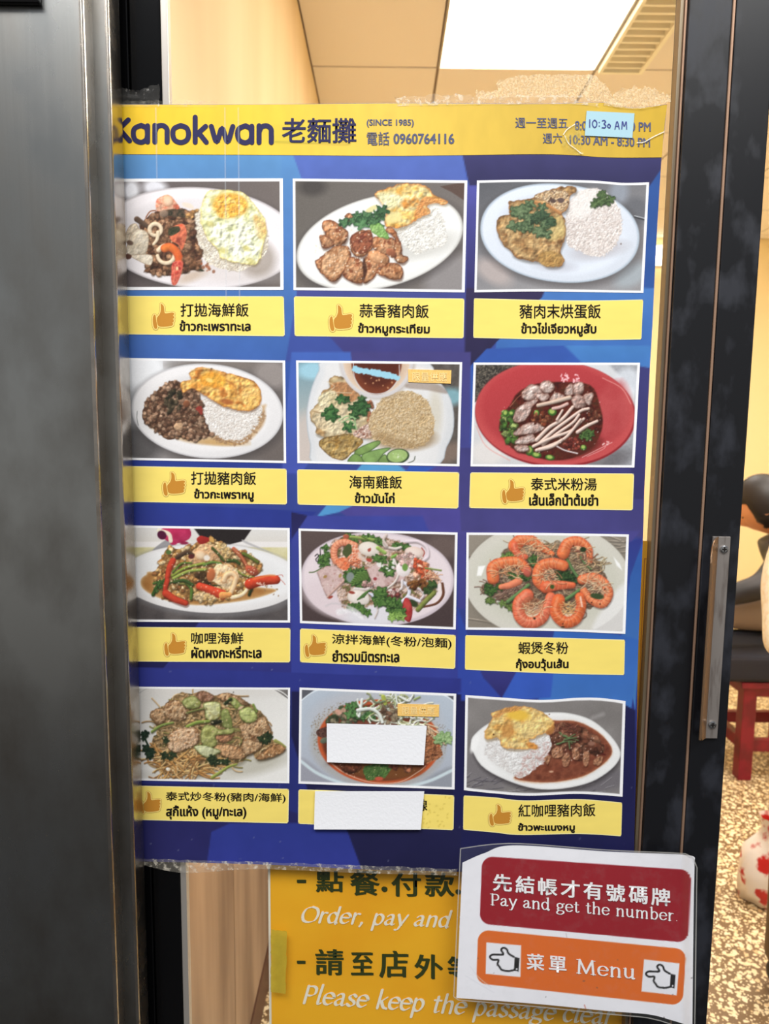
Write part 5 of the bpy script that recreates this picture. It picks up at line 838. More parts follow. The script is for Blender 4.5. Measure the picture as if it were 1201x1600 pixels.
def text(s, q, surf, m, parent, lift=.0006, bold=0, name='lettering', shape=None, xf=None):
    """q: four photo-pixel corners of the ink's bounding box, or x0,y0,x1,y1[,slope]"""
    V, F = text_raw(s); a = V.min(0); b = V.max(0); UV = (V-a)/(b-a); UV[:, 1] = 1-UV[:, 1]
    if len(q) in (4, 5) and not hasattr(q[0], '__len__'):
        x0, y0, x1, y1 = q[:4]; sl = q[4] if len(q) > 4 else 0.0; d = sl*(x1-x0); q = [(x0, y0), (x1, y0+d), (x1, y1+d), (x0, y1)]
    o = lay(name, UV, F, q, surf, lift, m, parent, bold, shape, xf); o['kind'] = 'stuff'; return o
# pen-stroke lettering: skeleton glyphs drawn with a broad nib
GL = {
 'P': (1.2, [[(.3, 1.45), (.3, 0)], [(.3, 1.42), (.75, 1.45), (1.02, 1.25), (1.0, .85), (.7, .66), (.3, .68)]], [(.3, 0, .25), (.17, 1.45, .17)]),
 'O': (1.5, [[(.75, 1.5), (.25, 1.3), (.05, .75), (.25, .15), (.75, 0), (1.25, .2), (1.4, .8), (1.2, 1.3), (.75, 1.5)]], []),
 'M': (1.85, [[(.25, 0), (.33, 1.45)], [(.33, 1.45), (.9, .08)], [(.9, .08), (1.45, 1.45)], [(1.45, 1.45), (1.55, 0)]], [(.25, 0, .22), (1.55, 0, .24), (.2, 1.45, .16), (1.58, 1.45, .16)]),
 'a': (1.0, [[(.14, .8), (.35, .98), (.6, .93), (.67, .65), (.67, .15), (.8, .02), (.94, .1)], [(.67, .6), (.32, .5), (.1, .25), (.25, .02), (.5, .08), (.67, .3)]], []),
 'y': (1.0, [[(.1, 1), (.52, .03)], [(.92, 1), (.52, .03), (.32, -.42), (.08, -.45)]], [(.1, 1, .16), (.92, 1, .14)]),
 'n': (1.15, [[(.22, 1), (.22, 0)], [(.22, .7), (.48, .97), (.76, .95), (.86, .68), (.86, 0)]], [(.22, 0, .19), (.86, 0, .19), (.12, .98, .1)]),
 'd': (1.1, [[(.82, 1.55), (.82, .02), (1.0, .02)], [(.82, .75), (.5, 1), (.17, .83), (.08, .42), (.3, .02), (.62, .06), (.82, .32)]], [(.72, 1.55, .12)]),
 'g': (1.05, [[(.45, 1), (.16, .85), (.16, .52), (.45, .37), (.74, .52), (.74, .85), (.45, 1)], [(.3, .38), (.15, .2), (.38, .07), (.82, -.02), (.9, -.24), (.55, -.47), (.15, -.4), (.08, -.2), (.26, .05)], [(.7, .9), (1.0, .98)]], []),
 'e': (.98, [[(.1, .55), (.86, .57), (.76, .88), (.48, 1), (.18, .85), (.08, .5), (.2, .12), (.52, 0), (.86, .2)]], []),
 't': (.72, [[(.3, 1.3), (.3, .2), (.42, 0), (.66, .1)], [(.04, 1), (.62, 1)]], []),
 'h': (1.15, [[(.22, 1.55), (.22, 0)], [(.22, .7), (.48, .97), (.76, .95), (.86, .68), (.86, 0)]], [(.22, 0, .19), (.86, 0, .19), (.12, 1.53, .1)]),
 'u': (1.15, [[(.2, 1), (.2, .3), (.4, .02), (.66, .1), (.84, .3)], [(.84, 1), (.84, .02), (1.02, .02)]], [(.12, 1, .12), (.76, 1, .1)]),
 'm': (1.75, [[(.22, 1), (.22, 0)], [(.22, .7), (.45, .97), (.72, .95), (.82, .68), (.82, 0)], [(.82, .7), (1.05, .97), (1.32, .95), (1.42, .68), (1.42, 0)]], [(.22, 0, .17), (.82, 0, .17), (1.42, 0, .17), (.12, .98, .1)]),
 'b': (1.1, [[(.2, 1.55), (.2, .05)], [(.2, .75), (.5, 1), (.83, .82), (.9, .42), (.68, .02), (.38, .02), (.2, .2)]], [(.1, 1.53, .1)]),
 'r': (.82, [[(.22, 1), (.22, 0)], [(.22, .62), (.42, .95), (.7, .95)]], [(.22, 0, .2), (.12, .98, .1)]),
 'p': (1.1, [[(.2, 1), (.2, -.55)], [(.2, .75), (.5, 1), (.83, .82), (.9, .42), (.68, .02), (.38, .02), (.2, .2)]], [(.2, -.55, .18)]),
 'l': (.55, [[(.25, 1.6), (.2, .2), (.35, 0), (.5, .1)]], []),
 's': (.85, [[(.7, .85), (.45, 1), (.18, .82), (.3, .58), (.6, .42), (.68, .18), (.4, 0), (.1, .15)]], []),
 'k': (1.05, [[(.22, 1.55), (.22, 0)], [(.85, .98), (.25, .45)], [(.42, .58), (.7, .1), (.98, 0)]], []),
 'c': (.9, [[(.78, .82), (.5, 1), (.18, .85), (.08, .48), (.25, .08), (.55, 0), (.82, .2)]], []),
 '.': (.45, [[(.2, .05), (.23, .05)]], []), ',': (.45, [[(.2, .08), (.22, .02), (.1, -.25)]], []), ' ': (.62, [], []),
 'K': (1.2, [[(.2, 1.42), (.2, .05)], [(1.04, 1.32), (.38, .66)], [(.52, .76), (1.12, .06)]], []),
 'A': (1.1, [[(.05, 0), (.5, 1.4), (.95, 0)], [(.2, .5), (.8, .5)]], []),
 'k2': (1.02, [[(.2, 1.5), (.2, .0)], [(.82, .95), (.28, .45)], [(.42, .55), (.86, .0)]], []),
 'o': (1.15, [[(.55, 1), (.17, .82), (.08, .48), (.2, .12), (.55, -.02), (.9, .12), (1.02, .48), (.9, .85), (.55, 1)]], []),
 'a2': (1.15, [[(.55, 1), (.17, .82), (.08, .48), (.2, .12), (.55, -.02), (.85, .15), (.92, .48), (.85, .83), (.55, 1)], [(.93, .97), (.93, .0)]], []),
 'n2': (1.08, [[(.15, 1), (.15, 0)], [(.15, .62), (.3, .92), (.6, 1.0), (.85, .82), (.88, .5), (.88, 0)]], []),
 'w': (1.5, [[(.08, .95), (.40, .03), (.72, .85), (1.04, .03), (1.36, .95)]], []),
 '1': (.6, [[(.3, 1.35), (.28, 0)]], []), '0': (1.0, [[(.5, 1.35), (.15, 1.0), (.12, .4), (.45, 0), (.8, .3), (.85, .95), (.5, 1.35)]], []), '3': (.9, [[(.15, 1.25), (.5, 1.35), (.75, 1.1), (.45, .75), (.8, .45), (.6, .05), (.12, .05)]], []), ':': (.5, [[(.2, .95), (.22, .95)], [(.2, .3), (.22, .3)]], []),
 '0s': (.7, [[(.35, .75), (.12, .5), (.2, .15), (.5, .12), (.6, .5), (.35, .75)]], []), 'M2': (1.4, [[(.1, 0), (.25, 1.4), (.6, .5), (1.0, 1.35), (1.1, 0)]], []),
}
def ribbon(pts, wfun, sm=True, cap=True):
    p = smooth_open(pts, 6) if sm and len(pts) > 2 else np.asarray(pts, float)
    if len(p) < 2: return [], []
    d = np.gradient(p, axis=0); d /= (np.hypot(d[:, 0], d[:, 1])[:, None]+1e-9); nrm = np.stack([-d[:, 1], d[:, 0]], 1)
    w = np.array([wfun(dd) for dd in d])/2; L = p+nrm*w[:, None]; R = p-nrm*w[:, None]; V = []; F = []
    for i in range(len(p)): V += [tuple(L[i]), tuple(R[i])]
    for i in range(len(p)-1): F += [(2*i, 2*i+1, 2*i+3), (2*i, 2*i+3, 2*i+2)]
    if cap:
        for e, dr in ((0, -1), (len(p)-1, 1)):
            c = p[e]; b = len(V); V.append(tuple(c)); K = 8
            for k in range(K+1):
                a = -math.pi/2+math.pi*k/K; V.append(tuple(c+d[e]*dr*w[e]*math.cos(a)+nrm[e]*dr*w[e]*math.sin(a)))
            for k in range(K): F.append((b, b+1+k, b+2+k))
    return V, F
def pen(chars, wmax=.22, wmin=.22, nib=0.0, serif=0.0, track=0.0, shear=0.0, sm=True):
    V = []; F = []; x = 0; LF = []; ns = 0
    def wf(d):
        return wmin+(wmax-wmin)*abs(d[1]*math.cos(nib)-d[0]*math.sin(nib))
    for ch in chars:
        adv, strokes, ser = GL[ch]
        for s in strokes:
            v, f = ribbon(s, wf, sm); n = len(V); V += [(a+x+shear*b, b) for a, b in v]; F += [tuple(i+n for i in t) for t in f]; ns += 1; LF += [(ns % 16)*8e-6+1.2e-6*i for i in range(len(v))]
        if serif:
            for sx_, sy_, hw in ser:
                v, f = ribbon([(sx_-hw, sy_), (sx_+hw, sy_)], lambda d: serif, False, False); n = len(V); V += [(a+x+shear*b, b) for a, b in v]; F += [tuple(i+n for i in t) for t in f]; ns += 1; LF += [(ns % 16)*8e-6+1.2e-6*i for i in range(len(v))]
        x += adv+track
    return np.array(V), np.array(F), x, np.array(LF)
def pen_text(chars, x0, ybase, x1, xh, surf, m, parent, slope=0.0, lift=.0006, clipx=None, name='lettering', **kw):
    """baseline starts at (x0,ybase); x0..x1 is the advance span; xh = x-height in photo pixels"""
    V, F, adv, LF = pen(chars, **kw); s = (x1-x0)/adv
    X = x0+V[:, 0]*s; Y = ybase-V[:, 1]*xh+slope*(V[:, 0]*s)
    if clipx is not None:
        lo, hi = clipx; c = (X[F].mean(1) > lo) & (X[F].mean(1) < hi); F = F[c]
        u, inv = np.unique(F, return_inverse=True); F = inv.reshape(-1, 3); X = X[u]; Y = Y[u]; LF = LF[u]
    o = mesh_np(name, surf(X, Y, lift+LF), F, m, parent); o['kind'] = 'stuff'; return o
def flat_poly(name, pts, surf, lift, m, parent, sub=0):
    p = np.asarray(pts, float); T = tessellate_polygon([[Vector((a, b, 0)) for a, b in p]])
    return mesh_np(name, surf(p[:, 0], p[:, 1], lift), np.array([list(t) for t in T]), m, parent)
def offset_poly(p, d):
    p = np.asarray(p, float); a = np.roll(p, 1, 0); b = np.roll(p, -1, 0); t = b-a; t /= np.hypot(t[:, 0], t[:, 1])[:, None]+1e-9
    ar = np.sum(p[:, 0]*np.roll(p[:, 1], -1)-np.roll(p[:, 0], -1)*p[:, 1]); s = 1 if ar > 0 else -1
    return p+np.stack([t[:, 1], -t[:, 0]], 1)*d*s
# ------------------------------------------------------------------ menu poster
menu = empty('menu_poster', P(600, 1350, Y_POSTER).tolist())
tag(menu, 'large blue and yellow printed menu poster with twelve dish photographs taped to the glass door', 'poster')
sheet_top = [(150, 163), (190, 163), (400, 163), (620, 161), (840, 162), (940, 160), (985, 168), (1042, 163)]
sheet_right = [(1042, 163), (1038, 200), (1033, 250), (1027.5, 337), (1024, 400), (1019, 508), (1014.5, 584), (1011, 665), (1006.6, 760), (1004, 842), (996.5, 1021), (994.6, 1135), (991, 1300), (989, 1366)]
sheet_bot = [(185, 1345), (224, 1346), (415, 1351), (560, 1358), (718, 1362), (860, 1364), (989, 1366)]
sheet_left = [(150, 163), (185, 1345)]
def print_grid(name, top, bot, left, right, step, painter, parent, lift, surf=on_poster, org=(0, 0), sc=1.0, seed=1, thick=False, inner=None, m=None):
    L1 = max(np.hypot(*(np.array(top[-1])-top[0])), 1); L2 = max(np.hypot(*(np.array(bot[0])-top[0])), 1)
    G, U, V = coons(top, bot, left, right, max(int(L1/step), 3), max(int(L2/step), 3))
    s = Paint((G[..., 0]-org[0])/sc, (G[..., 1]-org[1])/sc, seed); painter(s, U, V, L1, L2) if inner is None else painter(s)
    if inner is not None: s.soften(*G.shape[:2]); s.frame(inner); s.grain(4, 4)
    pos = surf(G[..., 0].ravel(), G[..., 1].ravel(), lift)
    return mesh_np(name, pos, grid_faces(*G.shape[:2]), m or m_print, parent, smooth=True, col=s.C)
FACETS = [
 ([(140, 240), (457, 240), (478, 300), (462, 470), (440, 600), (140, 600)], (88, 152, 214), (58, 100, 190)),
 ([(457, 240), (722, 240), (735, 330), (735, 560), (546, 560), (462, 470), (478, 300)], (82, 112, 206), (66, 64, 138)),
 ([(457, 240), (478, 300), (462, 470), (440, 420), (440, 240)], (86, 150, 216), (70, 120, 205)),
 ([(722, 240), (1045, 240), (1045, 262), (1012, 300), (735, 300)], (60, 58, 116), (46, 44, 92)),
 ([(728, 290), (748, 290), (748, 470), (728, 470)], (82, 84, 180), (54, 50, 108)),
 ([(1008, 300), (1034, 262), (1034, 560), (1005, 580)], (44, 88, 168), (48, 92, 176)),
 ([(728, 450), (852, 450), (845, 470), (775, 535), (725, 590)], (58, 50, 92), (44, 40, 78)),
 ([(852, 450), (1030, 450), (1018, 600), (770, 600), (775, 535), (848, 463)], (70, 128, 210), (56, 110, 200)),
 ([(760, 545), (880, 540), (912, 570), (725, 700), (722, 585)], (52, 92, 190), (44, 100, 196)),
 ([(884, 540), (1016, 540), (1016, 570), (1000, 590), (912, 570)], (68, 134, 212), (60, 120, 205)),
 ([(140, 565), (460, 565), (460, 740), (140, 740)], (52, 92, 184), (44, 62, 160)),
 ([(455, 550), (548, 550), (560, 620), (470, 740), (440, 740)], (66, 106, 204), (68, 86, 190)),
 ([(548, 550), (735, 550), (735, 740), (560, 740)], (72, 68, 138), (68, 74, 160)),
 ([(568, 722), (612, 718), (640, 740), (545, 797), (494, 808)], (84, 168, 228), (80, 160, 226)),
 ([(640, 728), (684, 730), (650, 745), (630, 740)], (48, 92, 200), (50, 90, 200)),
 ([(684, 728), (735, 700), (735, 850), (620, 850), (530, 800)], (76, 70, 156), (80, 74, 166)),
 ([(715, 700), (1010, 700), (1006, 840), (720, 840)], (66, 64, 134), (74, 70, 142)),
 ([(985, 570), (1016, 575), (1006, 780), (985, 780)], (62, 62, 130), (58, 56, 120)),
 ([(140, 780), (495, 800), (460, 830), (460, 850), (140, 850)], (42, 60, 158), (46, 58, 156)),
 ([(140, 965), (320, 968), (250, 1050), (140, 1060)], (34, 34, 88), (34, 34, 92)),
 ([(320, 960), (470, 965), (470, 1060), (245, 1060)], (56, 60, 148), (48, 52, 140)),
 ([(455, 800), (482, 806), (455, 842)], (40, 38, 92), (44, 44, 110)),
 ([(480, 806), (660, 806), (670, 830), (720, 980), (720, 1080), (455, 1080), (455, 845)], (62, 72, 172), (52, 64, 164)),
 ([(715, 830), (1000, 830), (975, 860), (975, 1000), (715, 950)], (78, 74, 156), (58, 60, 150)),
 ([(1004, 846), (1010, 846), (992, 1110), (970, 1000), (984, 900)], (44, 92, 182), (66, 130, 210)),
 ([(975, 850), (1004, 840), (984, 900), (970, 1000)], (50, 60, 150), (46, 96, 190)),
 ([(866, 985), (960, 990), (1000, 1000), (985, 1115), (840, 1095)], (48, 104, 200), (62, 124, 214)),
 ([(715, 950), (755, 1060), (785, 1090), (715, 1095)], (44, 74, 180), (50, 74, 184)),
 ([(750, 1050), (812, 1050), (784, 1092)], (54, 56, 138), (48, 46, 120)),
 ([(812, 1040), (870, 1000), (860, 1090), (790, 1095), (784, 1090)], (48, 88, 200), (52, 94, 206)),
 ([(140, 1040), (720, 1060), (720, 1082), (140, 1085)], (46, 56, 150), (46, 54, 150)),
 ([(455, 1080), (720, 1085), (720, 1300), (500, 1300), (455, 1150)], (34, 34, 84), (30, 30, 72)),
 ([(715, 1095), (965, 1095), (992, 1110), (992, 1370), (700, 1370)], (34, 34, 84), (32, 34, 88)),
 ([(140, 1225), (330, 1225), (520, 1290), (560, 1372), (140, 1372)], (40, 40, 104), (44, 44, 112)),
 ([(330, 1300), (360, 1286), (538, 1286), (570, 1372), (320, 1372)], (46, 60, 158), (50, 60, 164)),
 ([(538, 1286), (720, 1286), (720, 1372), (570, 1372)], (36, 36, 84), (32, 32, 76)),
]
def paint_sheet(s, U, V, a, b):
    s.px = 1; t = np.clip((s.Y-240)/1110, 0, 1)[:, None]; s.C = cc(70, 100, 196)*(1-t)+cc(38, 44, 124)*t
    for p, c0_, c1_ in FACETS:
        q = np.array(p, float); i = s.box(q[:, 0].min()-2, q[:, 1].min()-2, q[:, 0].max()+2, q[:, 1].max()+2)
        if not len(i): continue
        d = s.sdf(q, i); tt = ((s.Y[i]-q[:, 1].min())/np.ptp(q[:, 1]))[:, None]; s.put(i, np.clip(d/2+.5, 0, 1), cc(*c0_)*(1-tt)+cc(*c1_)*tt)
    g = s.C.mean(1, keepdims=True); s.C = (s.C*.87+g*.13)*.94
    s.C = s.C*(1+.05*2*(fbm(s.X/30, s.Y/30, 9)-.5))[:, None]
    for _ in range(90):
        s.ell(s.rng.uniform(190, 1000), s.rng.uniform(1040, 1360), .9, .9, 0, (150, 155, 175), 1.5, op=.6)
print_grid('sheet', sheet_top, sheet_bot, sheet_left, sheet_right, 2.2, paint_sheet, menu, 0.0)
hb_bot = [(155, 241), (190, 241), (420, 242), (620, 243.6), (850, 241), (950, 246), (1033.5, 246)]
def paint_header(s, U, V, a, b):
    t = np.clip((s.X-190)/850, 0, 1); s.C = ramp([(240, 198, 44), (238, 200, 62), (228, 194, 82), (212, 178, 72), (204, 168, 56)], t)
    s.C = s.C*(1+.035*2*(fbm(s.X/18, s.Y/40, 4)-.5))[:, None]
    s.poly([(400, 196), (530, 190), (532, 222), (420, 226)], (190, 190, 60), soft=3, sm=False, op=.35)
    s.stroke([(430, 222), (540, 226), (535, 222)], 2, (150, 140, 50), op=.6, soft=2)
print_grid('header_band', [(x, y+.4) for x, y in sheet_top], hb_bot, [(150, 163.4), (155, 241)], [(1042, 163.4), (1037, 205), (1033.5, 246)], 2.0, paint_header, menu, .0003)
# -- dish photographs and captions (regions of the photograph in which each was measured: origin, scale)
Z = {1: (190, 270, 260/1201), 2: (450, 270, 285/1201), 3: (730, 270, 290/1201), 4: (190, 550, 265/1201), 5: (455, 550, 270/1201), 6: (725, 550, 295/1201),
     7: (195, 810, 265/1201), 8: (455, 810, 270/1201), 9: (715, 810, 295/1201), 10: (205, 1060, 260/1201), 11: (455, 1060, 265/1201), 12: (710, 1070, 290/1201)}
PH = {1: ([(-60, 48), (10, 43), (1163, 40)], [(-45, 848), (35, 846), (1168, 845)], 22), 2: ([(30, 38), (1180, 50)], [(35, 772), (1162, 787)], 17), 3: ([(62, 50), (400, 44), (800, 50), (1000, 65), (1175, 62)], [(45, 773), (500, 768), (1138, 778)], 15),
      4: ([(-60, 40), (49, 42), (1157, 60)], [(-30, 763), (75, 765), (1165, 787)], 16), 5: ([(33, 58), (1187, 70)], [(42, 772), (1168, 795)], 16), 6: ([(60, 67), (1118, 68)], [(40, 728), (1082, 735)], 15),
      7: ([(-50, 48), (68, 50), (1167, 68)], [(-30, 730), (88, 732), (1170, 738)], 16), 8: ([(50, 70), (1155, 98)], [(60, 728), (1142, 772)], 16), 9: ([(55, 90), (600, 93), (1088, 102)], [(50, 708), (600, 716), (1065, 735)], 15),
      10: ([(-60, 56), (50, 60), (1146, 67)], [(-40, 732), (75, 737), (1140, 757)], 14), 11: ([(58, 64), (1167, 108)], [(50, 745), (1155, 787)], 17), 12: ([(70, 66), (300, 82), (560, 98), (800, 84), (950, 86), (1106, 105)], [(60, 682), (250, 702), (480, 718), (800, 706), (1086, 724)], 17)}
CAP = {1: ([(-60, 888), (1170, 891)], [(-40, 1165), (1177, 1180)]), 2: ([(38, 813), (1160, 828)], [(42, 1075), (1155, 1090)]), 3: ([(42, 812), (700, 826), (1137, 820)], [(38, 1068), (700, 1082), (1125, 1078)]),
       4: ([(-40, 806), (1168, 827)], [(-30, 1060), (1170, 1080)]), 5: ([(40, 815), (1167, 836)], [(43, 1060), (1160, 1088)]), 6: ([(38, 766), (1080, 773)], [(32, 993), (1072, 1007)]),
       7: ([(-30, 768), (1172, 776)], [(-10, 1013), (1170, 1020)]), 8: ([(60, 765), (1143, 810)], [(60, 1000), (1138, 1046)]), 9: ([(48, 742), (600, 758), (1063, 772)], [(45, 962), (600, 986), (1058, 997)]),
       10: ([(-40, 772), (1138, 797)], [(-30, 1020), (1133, 1046)]), 11: ([(50, 785), (1153, 827)], [(48, 1030), (1148, 1075)]), 12: ([(58, 716), (250, 728), (450, 748), (800, 740), (1084, 762)], [(55, 938), (250, 955), (430, 972), (800, 965), (1078, 980)])}
TXT = {1: ('打拋海鮮飯', (425, 942, 915, 1037), 'ข้าวกะเพราทะเล', (420, 1065, 928, 1140), (215, 938, 388, 1137)),
       2: ('蒜香豬肉飯', (470, 862, 925, 950, .012), 'ข้าวหมูกระเทียม', (462, 988, 930, 1070, .01), (263, 865, 430, 1052)),
       3: ('豬肉末烘蛋飯', (338, 850, 862, 942), 'ข้าวไข่เจียวหมูสับ', (350, 970, 832, 1058), None),
       4: ('打拋豬肉飯', (492, 846, 950, 938, .005), 'ข้าวกะเพราหมู', (515, 968, 932, 1055, .01), (283, 845, 458, 1027)),
       5: ('海南雞飯', (403, 858, 768, 946, .01), 'ข้าวมันไก่', (443, 976, 715, 1046, .01), None),
       6: ('泰式米粉湯', (425, 800, 842, 878, .005), 'เส้นเล็กน้ำต้มยำ', (415, 900, 850, 975, .005), (232, 807, 388, 970)),
       7: ('咖哩海鮮', (470, 808, 838, 888), 'ผัดผงกะหรี่ทะเล', (472, 904, 965, 988), (270, 808, 437, 982)),
       8: ('涼拌海鮮(冬粉/泡麵)', (283, 802, 1112, 880, .036), 'ยำรวมมิตรทะเล', (288, 916, 748, 995, .01), (85, 805, 248, 972)),
       9: ('蝦煲冬粉', (385, 785, 702, 862), 'กุ้งอบวุ้นเส้น', (372, 893, 702, 968), None),
       10: ('泰式炒冬粉(豬肉/海鮮)', (250, 818, 1112, 890, .013), 'สุกี้แห้ง (หมู/ทะเล)', (253, 918, 828, 1016), (50, 813, 220, 985)),
       11: ('線', (880, 858, 962, 938), None, None, None),
       12: ('紅咖哩豬肉飯', (413, 774, 910, 856, -.012), 'ข้าวพะแนงหมู', (412, 895, 776, 957), (216, 770, 372, 920))}
LBL = {1: 'printed photo of minced meat, squid and prawn with rice under a pale fried egg', 2: 'printed photo of glazed pork chunks with coriander, rice and fried egg', 3: 'printed photo of a brown omelette with coriander beside a rice dome', 4: 'printed photo of brown minced pork beside rice under an orange fried egg',
       5: 'printed photo of sliced chicken, brown rice, cucumber and a bowl of dark sauce', 6: 'printed photo of a red bowl with meat and noodle soup', 7: 'printed photo of curried seafood with red peppers on a white plate', 8: 'printed photo of a seafood salad with ham slices on an oval plate',
       9: 'printed photo of seven orange prawns on glass noodles', 10: 'printed photo of stir-fried noodles with pork and cabbage', 11: 'printed photo of red soup with bean sprouts half hidden by white paper', 12: 'printed photo of rice, fried egg and dark red curry'}
DISH = {i: globals()['dish%d' % i] for i in range(1, 13)}
THUMB = [(210, 400), (250, 400), (310, 470), (325, 560), (340, 680), (400, 700), (560, 675), (640, 690), (645, 740), (610, 770), (650, 815), (645, 860), (605, 880), (640, 930), (625, 985), (592, 1000), (618, 1050), (560, 1110), (300, 1145), (140, 1115), (95, 1000), (90, 850), (170, 740), (210, 620), (215, 500)]
CUFF = [(0, 745), (40, 770), (62, 900), (100, 1150), (60, 1212), (0, 1182), (-38, 1050), (-45, 850)]
m_thumb = mat('orange_brown_ink', (200, 138, 52), .5, spec=.2); m_thumb_l = mat('thin_brown_line', (190, 150, 60), .5, spec=.2); m_thumb_g = mat('pale_gap', (250, 222, 130), .5, spec=.2)
def sc_pts(p, z): return [(z[0]+x*z[2], z[1]+y*z[2]) for x, y in p]
def curveY(top, x):
    t = np.asarray(top, float); return np.interp(x, t[:, 0], t[:, 1])
for i in range(1, 13):
    z = Z[i]; top, bot, mg = PH[i]; T_ = sc_pts(top, z); B_ = sc_pts(bot, z)
    # inner picture outline, in the zoom frame
    up = [(x, y+mg) for x, y in top]; lo = [(x, y-mg) for x, y in bot]
    if len(up) > 2: xx = np.linspace(top[0][0], top[-1][0], 14); cv = curve_at(top, np.linspace(0, 1, 14)); up = [(a, b+mg) for a, b in cv]
    if len(lo) > 2: cv = curve_at(bot, np.linspace(0, 1, 14)); lo = [(a, b-mg) for a, b in cv]
    lx = mg if i not in (1, 4, 7, 10) else -40
    up[0] = (up[0][0]+lx, up[0][1]); up[-1] = (up[-1][0]-mg-2, up[-1][1]); lo[0] = (lo[0][0]+lx, lo[0][1]); lo[-1] = (lo[-1][0]-mg-2, lo[-1][1])
    o = print_grid('dish_photo', T_, B_, [T_[0], B_[0]], [T_[-1], B_[-1]], 1.0, DISH[i], menu, .0003, org=z[:2], sc=z[2], seed=i, inner=up+lo[::-1])
    o['label'] = LBL[i]
    ct, cb = CAP[i]; T_ = sc_pts(ct, z); B_ = sc_pts(cb, z)
    def pc(s, U, V, a, b, i=i):
        s.C = np.ones((s.X.size, 3))*cc(250, 226, 118); s.C = s.C*(1+.02*2*(fbm(s.X/40, s.Y/14, i)-.5))[:, None]
        e = np.minimum(np.minimum(U.ravel()*a, (1-U.ravel())*a), np.minimum(V.ravel()*b, (1-V.ravel())*b)); t = np.clip(1.6-e, 0, 1)[:, None]; s.C = s.C*(1-t)+cc(252, 244, 190)*t
        # rounded corners show the blue of the sheet
        du = np.minimum(U.ravel(), 1-U.ravel())*a; dv = np.minimum(V.ravel(), 1-V.ravel())*b; r = 3.0
        k = (du < r) & (dv < r) & (np.hypot(r-du, r-dv) > r); s.C[k] = (70, 86, 170) if i < 7 else (44, 48, 120)
        if i == 11:
            s.sd = 7
            for _ in range(26): s.ell(z[0]+s.rng.uniform(930, 1140)*z[2], z[1]+s.rng.uniform(840, 1060)*z[2], 1.4, .8, s.rng.uniform(0, 180), (205, 178, 70), 1.5, op=.7)
    cap = print_grid('caption_label', T_, B_, [T_[0], B_[0]], [T_[-1], B_[-1]], 1.5, pc, menu, .0003)
    zh, qz, th, qt, tb = TXT[i]
    def qq(q): return (z[0]+q[0]*z[2], z[1]+q[1]*z[2], z[0]+q[2]*z[2], z[1]+q[3]*z[2], q[4] if len(q) > 4 else 0.0)
    if zh: text(zh, qq(qz), on_poster, m_ink, cap, .0006, bold=.22)
    if th: text(th, qq(qt), on_poster, m_ink, cap, .0006, bold=.65)
    if tb:
        x0, y0, x1, y1 = qq(tb)[:4]
        def tp(p): p = np.asarray(p, float); return np.stack([x0+(p[:, 0]+90)/(690+45+45)*(x1-x0), y0+(p[:, 1]-355)/(1260-355)*(y1-y0)], 1)
        ic = None
        for shp in (THUMB, CUFF):
            sm = smooth_closed(shp, 3); 
            a = flat_poly('thumb_icon', tp(offset_poly(sm, 46)), on_poster, .0005, m_thumb_l, cap)
            flat_poly('thumb_icon', tp(offset_poly(sm, 34)), on_poster, .00055, m_thumb_g, cap); flat_poly('thumb_icon', tp(sm), on_poster, .0006, m_thumb, cap)
# -- header lettering
hb = menu
pen_text(['K', 'a2', 'n2', 'o', 'k2', 'w', 'a2', 'n2'], 173, 221.5, 430.5, 26, on_poster, m_navy, hb, slope=.004, wmax=.30, wmin=.30, track=.06)
text('老麵攤', (441, 185, 556, 223, .0), on_poster, m_navy, hb, .0006, bold=.7)
text('(SINCE 1985)', (573, 186.5, 646, 199), on_poster, m_slate, hb, .0006, bold=.35)
text('電話', (573, 206, 608, 227), on_poster, m_slate, hb, .0006, bold=.2); text('0960764116', (615, 209, 709, 224.5), on_poster, m_slate, hb, .0006, bold=.6)
text('週一至週五', (805, 184, 887, 199.5, .01), on_poster, m_slate, hb, .0006, bold=.2); text('8:00 AM - 8:30 PM', (898, 189, 1016, 203, .02), on_poster, m_slate, hb, .0006, bold=.35)
text('週六', (848, 208, 878, 224, .0), on_poster, m_slate, hb, .0006, bold=.2); text('10:30 AM - 8:30 PM', (890, 211, 1015, 225, .04), on_poster, m_slate, hb, .0006, bold=.35)
# ------------------------------------------------------------------ papers stuck over the poster
def slab(name, q, lift, th, m, label, cat, group=None, surf=on_poster, nx=10, ny=6, jag=0, bow=0):
    uu, vv = np.meshgrid(np.linspace(0, 1, nx), np.linspace(0, 1, ny)); XY = quad_map(np.stack([uu.ravel(), vv.ravel()], 1), q)
    lf = lift+bow*np.sin(uu.ravel()*math.pi)*.5+bow*vv.ravel()**2
    Fv = surf(XY[:, 0], XY[:, 1], lf+th); Bv = surf(XY[:, 0], XY[:, 1], lf); n = nx*ny; F = [list(f) for f in grid_faces(ny, nx)]; F += [[n+a for a in f[::-1]] for f in F]
    i = np.arange(n).reshape(ny, nx); ring = list(i[0, :])+list(i[1:, -1])+list(i[-1, -2::-1])+list(i[-2:0:-1, 0])
    for k in range(len(ring)): a, b = ring[k], ring[(k+1) % len(ring)]; F.append([int(a), int(b), int(n+b), int(n+a)])
    o = mesh_np(name, np.vstack([Fv, Bv]), F, m, None); tag(o, label, cat, group); return o
slab('paper_patch', [(510.2, 1130.2), (666.4, 1134.1), (661.8, 1195.5), (510.6, 1191)], .0012, .0018, m_paper, 'blank white paper patch over the photo of the sprout soup', 'paper', bow=.001)
slab('paper_patch', [(492, 1236), (662.6, 1236.2), (657.2, 1296.5), (490.3, 1296)], .0012, .0018, m_paper, 'blank white paper patch covering the yellow caption below the sprout soup photo', 'paper', bow=.0012)
